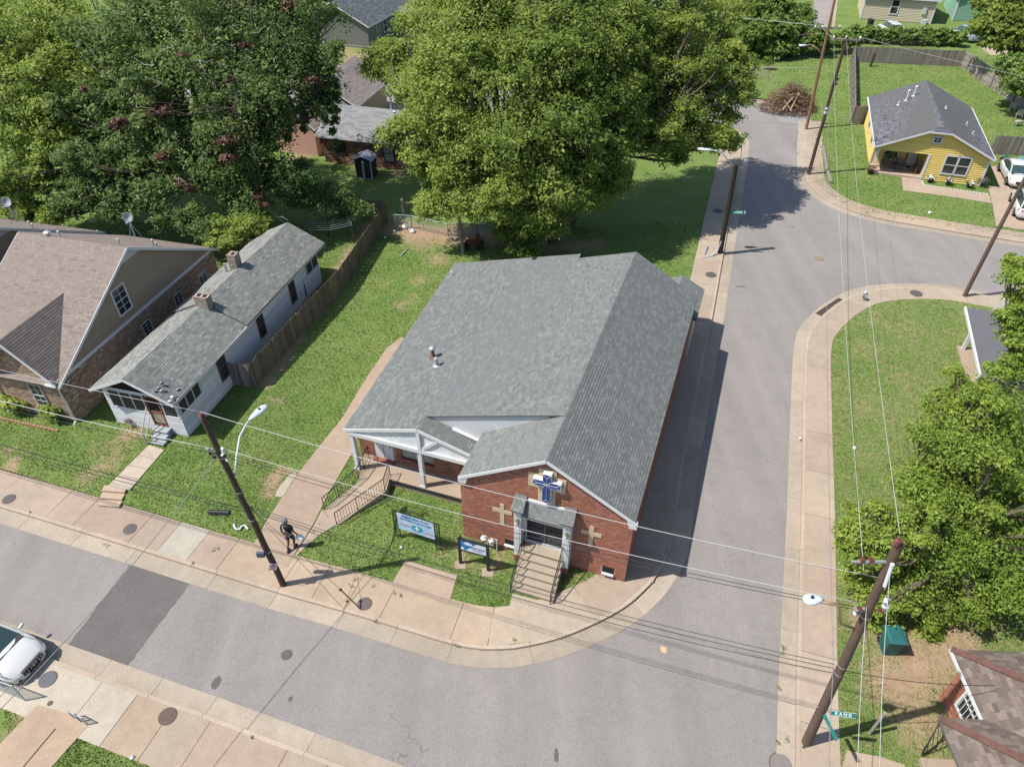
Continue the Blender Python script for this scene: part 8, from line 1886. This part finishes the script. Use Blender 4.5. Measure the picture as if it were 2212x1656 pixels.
# litter
for u, v, r, lb_ in ((*cf(615, 575), .22, 'crumpled white rubbish bag nearest the chain link fence'), (*cf(730, 630), .2, 'white rubbish bag on bare soil beside the leaning post'), (*crop(2048, 766)(1110, 1250), .10, 'white crumpled wrapper on the right hand lawn'), (*y_(985, 1208), .13, 'white ball on the grass before the yellow house'), (*cf(480, 620), .1, 'small white scrap by the end of the board fence'), (*cf(345, 710), .1, 'lone white scrap on the soil along the board fence'), (*crop(1150, 1480, 5.34)(290, 865), .07, 'white scrap in the grass in front of the banner'), (*crop(2048, 766)(762, 1187), .07, 'white scrap in the gutter of the right street'), (*crop(0, 1840, 3.6)(1430, 1555), .08, 'white scrap on the bottom left lawn')):
    bag(gr(u, v), lb_, r, M_BAG)
p0 = gr(*crop(560, 1200, 2.957)(430, 1140)); gt = empty('bent_gutter', p0, label='bent white gutter piece lying on the lawn', cat='litter'); inv_ = [gr(*crop(560, 1200, 2.957)(*q)) - p0 + Vector((0, 0, .06)) for q in ((425, 1128), (445, 1152), (475, 1150), (490, 1125), (515, 1115), (530, 1130), (548, 1150))]
MB().tube(inv_, .045, 6).build('pipe', M_WHITE, gt); MB().tube([inv_[0], inv_[0] + Vector((-.05, .12, 0))], .05, 6).build('end_cap', M_WHITE, gt)
p0 = gr(*cf(610, 915)); tag(MB().tube([(-.2, -.55, .04), (.2, .55, .04)], .04, 6).build('metal_pipe', M_GALV2, None, loc=p0), 'grey metal pipe lying on the grass behind the church', 'pipe')
p0 = gr(*crop(1024, 1534)(2090, 885)); tag(MB().add([(R.uniform(.5, 1) * .2 * math.cos(k * .7), R.uniform(.35, 1) * .28 * math.sin(k * .7), 0) for k in range(9)], [list(range(9))]).build('road_stain', mat('dried paste', (0.42, 0.31, 0.19), .9, var=.3, scale=9), None, loc=(p0.x, p0.y, ROAD_Z + .004)), kind='structure')
for u, v, a, b in ((crop(1024, 1534)(1393, 1582) + (.10, .30)), (crop(2048, 766)(375, 202) + (.45, .10)), (crop(0, 1534)(1400, 1110) + (.22, .3)), (crop(0, 1534)(1882, 1213) + (.1, .12)), (crop(0, 1534)(1860, 925) + (.0, .0))):
    if a: p0 = at_z(u, v, ROAD_Z + .004); tag(MB().add([(R.uniform(.7, 1) * a * math.cos(k * .7), R.uniform(.7, 1) * b * math.sin(k * .7), 0) for k in range(9)], [list(range(9))]).build('road_stain', mat('oil stain', (0.085, 0.078, 0.074), .7, var=.3, scale=9), None, loc=p0), kind='structure')
# rusty junk by the slender trunk
p0 = gr(*cf(1570, 850)); jk = empty('rusty_machine', p0, label='rusty red machine wreck beside the slender tree', cat='scrap'); MR = mat('red rust', (0.11, 0.035, 0.025), .8, var=.3, scale=8)
MB().box(0, 0, .45, 1.1, .5, .25).build('body', MR, jk); MB().box(.35, 0, .8, .3, .45, .5, .3).build('hood', MR, jk); MB().tube([(-.4, 0, .5), (-.75, .1, 1.05)], .03, 6).build('lever', MR, jk)
for sx in (-.45, .45):
    for sy in (-.3, .3):
        w_ = MB().lathe([(.1, -.05), (.24, -.05), (.24, .05), (.1, .05)], n=12).build('wheel', M_TYRE, jk, loc=(sx, sy, .24)); w_.rotation_euler = (math.pi / 2, 0, 0)
# log edging by the yellow lawn, bird feeder ball, edging bricks of the tan house
e0, e1 = gr(*k2(912, 960)), gr(*k2(935, 1110)); e2 = gr(*k2(962, 1190)); lg = empty('log_edging', e0, label='weathered log edging along the yellow house pavement', cat='edging')
for a, b in ((e0, e1), (e1, e2)): MB().tube([a - e0 + Vector((0, 0, .1)), b - e0 + Vector((0, 0, .12))], .15, 8).build('log', M_GW2, lg)
b0_, b1_ = gr(*crop(0, 600)(0, 1415)), gr(*crop(0, 600)(380, 1500)); bed = empty('brick_edging', b0_, label='row of edging bricks round the hosta bed', cat='edging')
n = int((b1_ - b0_).length / .22)
for k in range(n):
    p = (b1_ - b0_) * (k + .5) / n; MB().box(0, 0, .04, .2, .1, .1).build('brick', mat('edging brick', (0.28, 0.15, 0.105), .9, var=.2), bed, loc=(p.x, p.y, terrain(b0_.x + p.x, b0_.y + p.y) - b0_.z)).rotation_euler = (R.uniform(-.1, .1), 0, math.atan2(b1_.y - b0_.y, b1_.x - b0_.x) + R.uniform(-.2, .2))
for i, (u, v) in enumerate((crop(0, 600)(30, 1225), crop(0, 600)(70, 1275))):
    p = gr(u, v, .05); c = empty('folding_chair', p, .4 + i * 1.2, label=('dark folding chair by the tan house porch, further back' if i == 0 else 'dark folding chair nearest the hosta bed'), cat='chair')
    MB().bb(-.26, .26, -.24, .24, .38, .41).build('seat', M_SCREEN, c); MB().bb(-.26, .26, .22, .25, .42, .88).build('backrest', M_SCREEN, c)
    for sx in (-1, 1): MB().tube([(sx * .28, -.3, 0), (sx * .28, .28, .9)], .015, 5).build('leg', M_GALV2, c); MB().tube([(sx * .28, .3, 0), (sx * .28, -.25, .6)], .015, 5).build('leg', M_GALV2, c)
pp_ = gr(*crop(0, 600)(20, 1290)); tag(MB().bb(-1.6, 1.0, -1.6, 2.2, -.1, .06).build('porch_pad', M_PLCONC, None, loc=(pp_.x - .8, pp_.y + .6, pp_.z)), kind='structure')

# ================================================================== grass blades over the nearer lawns
def inside_np(P_, poly):
    c = np.zeros(len(P_), bool); n = len(poly)
    for i in range(n):
        (ax, ay), (bx, by) = poly[i - 1], poly[i]
        cond = (ay > P_[:, 1]) != (by > P_[:, 1]); 
        with np.errstate(divide='ignore', invalid='ignore'): xs = (bx - ax) * (P_[:, 1] - ay) / (by - ay) + ax
        c ^= cond & (P_[:, 0] < xs)
    return c
def frame_rect(M, x0, x1, y0, y1): return [tuple((M @ Vector(p)).xy) for p in ((x0, y0, 0), (x1, y0, 0), (x1, y1, 0), (x0, y1, 0))]
BLOCK = PADS + [frame_rect(FR_CH, -13.9, .1, 2.7, 17), frame_rect(FR_CH, -W, .1, 0, 17), frame_rect(FR_CH, -13.9, -7, 1.6, 3), frame_rect(FR_CH, -4.5, -2.5, -2.05, 0), [tuple((FR_CH @ Vector((x, y, 0))).xy) for x, y in rp], frame_rect(FW, -4.3, .0, 0, 15.5), frame_rect(FW, -1.8, -.7, -.95, 0), [tuple(p.xy) for p in (wa, wb, wc, wd)], [tuple(p.xy) for p in (qa, qb, qc, qd)], frame_rect(FY, -8.6, .1, -.1, 12.2)]
def blades(name, lawns, n, seed, hmax, near, far, label):
    rng = np.random.default_rng(seed); pts = []
    for o in lawns:
        me = o.data; co = np.empty(len(me.vertices) * 3, np.float32); me.vertices.foreach_get('co', co); co = co.reshape(-1, 3); wv = np.empty(len(me.vertices), np.float32); me.attributes['worn'].data.foreach_get('value', wv)
        me.calc_loop_triangles(); tr = np.empty(len(me.loop_triangles) * 3, np.int32); me.loop_triangles.foreach_get('vertices', tr); tr = tr.reshape(-1, 3)
        a, b, c = co[tr[:, 0]], co[tr[:, 1]], co[tr[:, 2]]; cy = (a[:, 1] + b[:, 1] + c[:, 1]) / 3; cxx = (a[:, 0] + b[:, 0] + c[:, 0]) / 3
        ar = np.linalg.norm(np.cross(b - a, c - a), axis=1) / 2; vis = (cy > near) & (cy < far) & (np.abs(cxx) < 9 + cy * .80); ar = ar * vis / (.55 + (cy / 26) ** 2)
        pts.append((a, b, c, wv[tr].mean(1), ar))
    tot = sum(p[4].sum() for p in pts); Cs = []; Ws = []
    for a, b, c, wv, ar in pts:
        m = int(n * ar.sum() / tot)
        if m < 1: continue
        i = rng.choice(len(ar), m, p=ar / ar.sum()); r1, r2 = rng.random((m, 1)), rng.random((m, 1)); f = r1 + r2 > 1; r1[f[:, 0]] = 1 - r1[f[:, 0]]; r2[f[:, 0]] = 1 - r2[f[:, 0]]
        Cs.append(a[i] + (b[i] - a[i]) * r1 + (c[i] - a[i]) * r2); Ws.append(wv[i])
    C, Wn = np.concatenate(Cs), np.concatenate(Ws); keep = rng.random(len(C)) > np.clip(Wn * 1.25 - .1, 0, .97)
    for poly in BLOCK: keep &= ~inside_np(C, poly)
    C, Wn = C[keep], Wn[keep]; n = len(C); clump = np.sin(C[:, 0] * 2.1 + 1.3 * np.sin(C[:, 1] * 1.7)) * np.sin(C[:, 1] * 2.6 + C[:, 0] * .7)
    dist = 1 + np.clip((C[:, 1] - 28) / 40, 0, 2); h = rng.uniform(.45, 1.1, n) * hmax * (1 + .35 * clump); w = rng.uniform(.014, .03, n) * dist * 1.2
    an = rng.uniform(0, 2 * np.pi, n); ln = rng.uniform(.2, .9, n) * h; la = rng.uniform(0, 2 * np.pi, n)
    V = np.empty((n, 3, 3), np.float32); dx = np.stack([np.cos(an), np.sin(an), np.zeros(n)], 1) * w[:, None]
    V[:, 0] = C - dx; V[:, 1] = C + dx; V[:, 2] = C + np.stack([np.cos(la) * ln, np.sin(la) * ln, h], 1)
    me = bpy.data.meshes.new(name); me.vertices.add(n * 3); me.vertices.foreach_set('co', V.ravel()); me.loops.add(n * 3); me.loops.foreach_set('vertex_index', np.arange(n * 3, dtype=np.int32)); me.polygons.add(n); me.polygons.foreach_set('loop_start', np.arange(0, n * 3, 3, dtype=np.int32)); me.polygons.foreach_set('loop_total', np.full(n, 3, np.int32))
    T = np.clip(.45 + .25 * clump + rng.normal(0, .2, n) + Wn * .4, 0, 1); at = me.attributes.new('tone', 'FLOAT', 'FACE'); at.data.foreach_set('value', T.astype(np.float32)); me.update()
    me.materials.append(LF_GRASS); o = bpy.data.objects.new(name, me); COL.objects.link(o); return tag(o, label, 'grass', kind='stuff')
LF_GRASS = leaf_mat('grass blade', (0.088, 0.158, 0.034), (0.265, 0.315, 0.105), .46)
blades('lawn_grass', [L_CH, L_S, L_E], 330000, 61, .075, 3, 50, 'mown grass of the nearer lawns')
blades('yard_grass', [L_Y], 70000, 62, .09, 48, 95, 'mown grass round the yellow house and beyond')
# weeds in the pavement joints
mbw = []
for u, v in (nat(90, 1538), nat(316, 1632), nat(640, 1650), nat(655, 1645), nat(580, 1690), nat(1120, 1760), nat(1185, 1780), nat(1205, 1786), nat(1040, 1805), nat(1065, 1740), nat(1055, 1760), nat(1371, 1934), nat(1545, 1920), nat(758, 2210), nat(1125, 1862), nat(2350, 1940), nat(2346, 1960), nat(2330, 2222), nat(2360, 2215), nat(2335, 2060), nat(2600, 640), nat(2595, 648), nat(2395, 395), nat(2385, 430), nat(2392, 460), nat(920, 1640), nat(940, 1595), nat(960, 1570), nat(985, 1530)):
    p = at_z(u, v, .0); mbw.append((p.x, p.y, .02, .09, .09, .03, 16, .4))
wm = crown_mesh('pavement_weeds', [(p[:3], p[3:6], p[6], p[7]) for p in mbw], .06, np.random.default_rng(71)); wm.materials.append(LF_BUSH); wo = bpy.data.objects.new('pavement_weeds', wm); COL.objects.link(wo); tag(wo, 'small weeds growing in the pavement and gutter joints', 'weeds', kind='stuff')

# ================================================================== repeats carry a common group
GROUPS = {'wire': 'overhead wires between the poles', 'utility pole': 'utility poles along the streets', 'access lid': 'round lids in pavements and roads', 'car': 'cars parked about the houses', 'bin': 'wheeled bins beside the houses', 'fence': 'fences round the yards', 'house': 'houses round the church', 'tree': 'trees of the neighbourhood', 'flower pot': 'flower pots before the yellow house', 'bag': 'pale litter and bags', 'satellite dish': 'satellite dishes on the brown roofs', 'shrub': 'shrubs behind the left houses', 'plant': 'small garden plants', 'post': 'wooden posts in the yards', 'sign': 'signs on the church lawn', 'concrete footing': 'footings of the for sale board', 'edging': 'edgings of beds and lawns'}
for o in scene.objects:
    if o.parent is None and 'category' in o and 'group' not in o and o['category'] in GROUPS: o['group'] = GROUPS[o['category']]
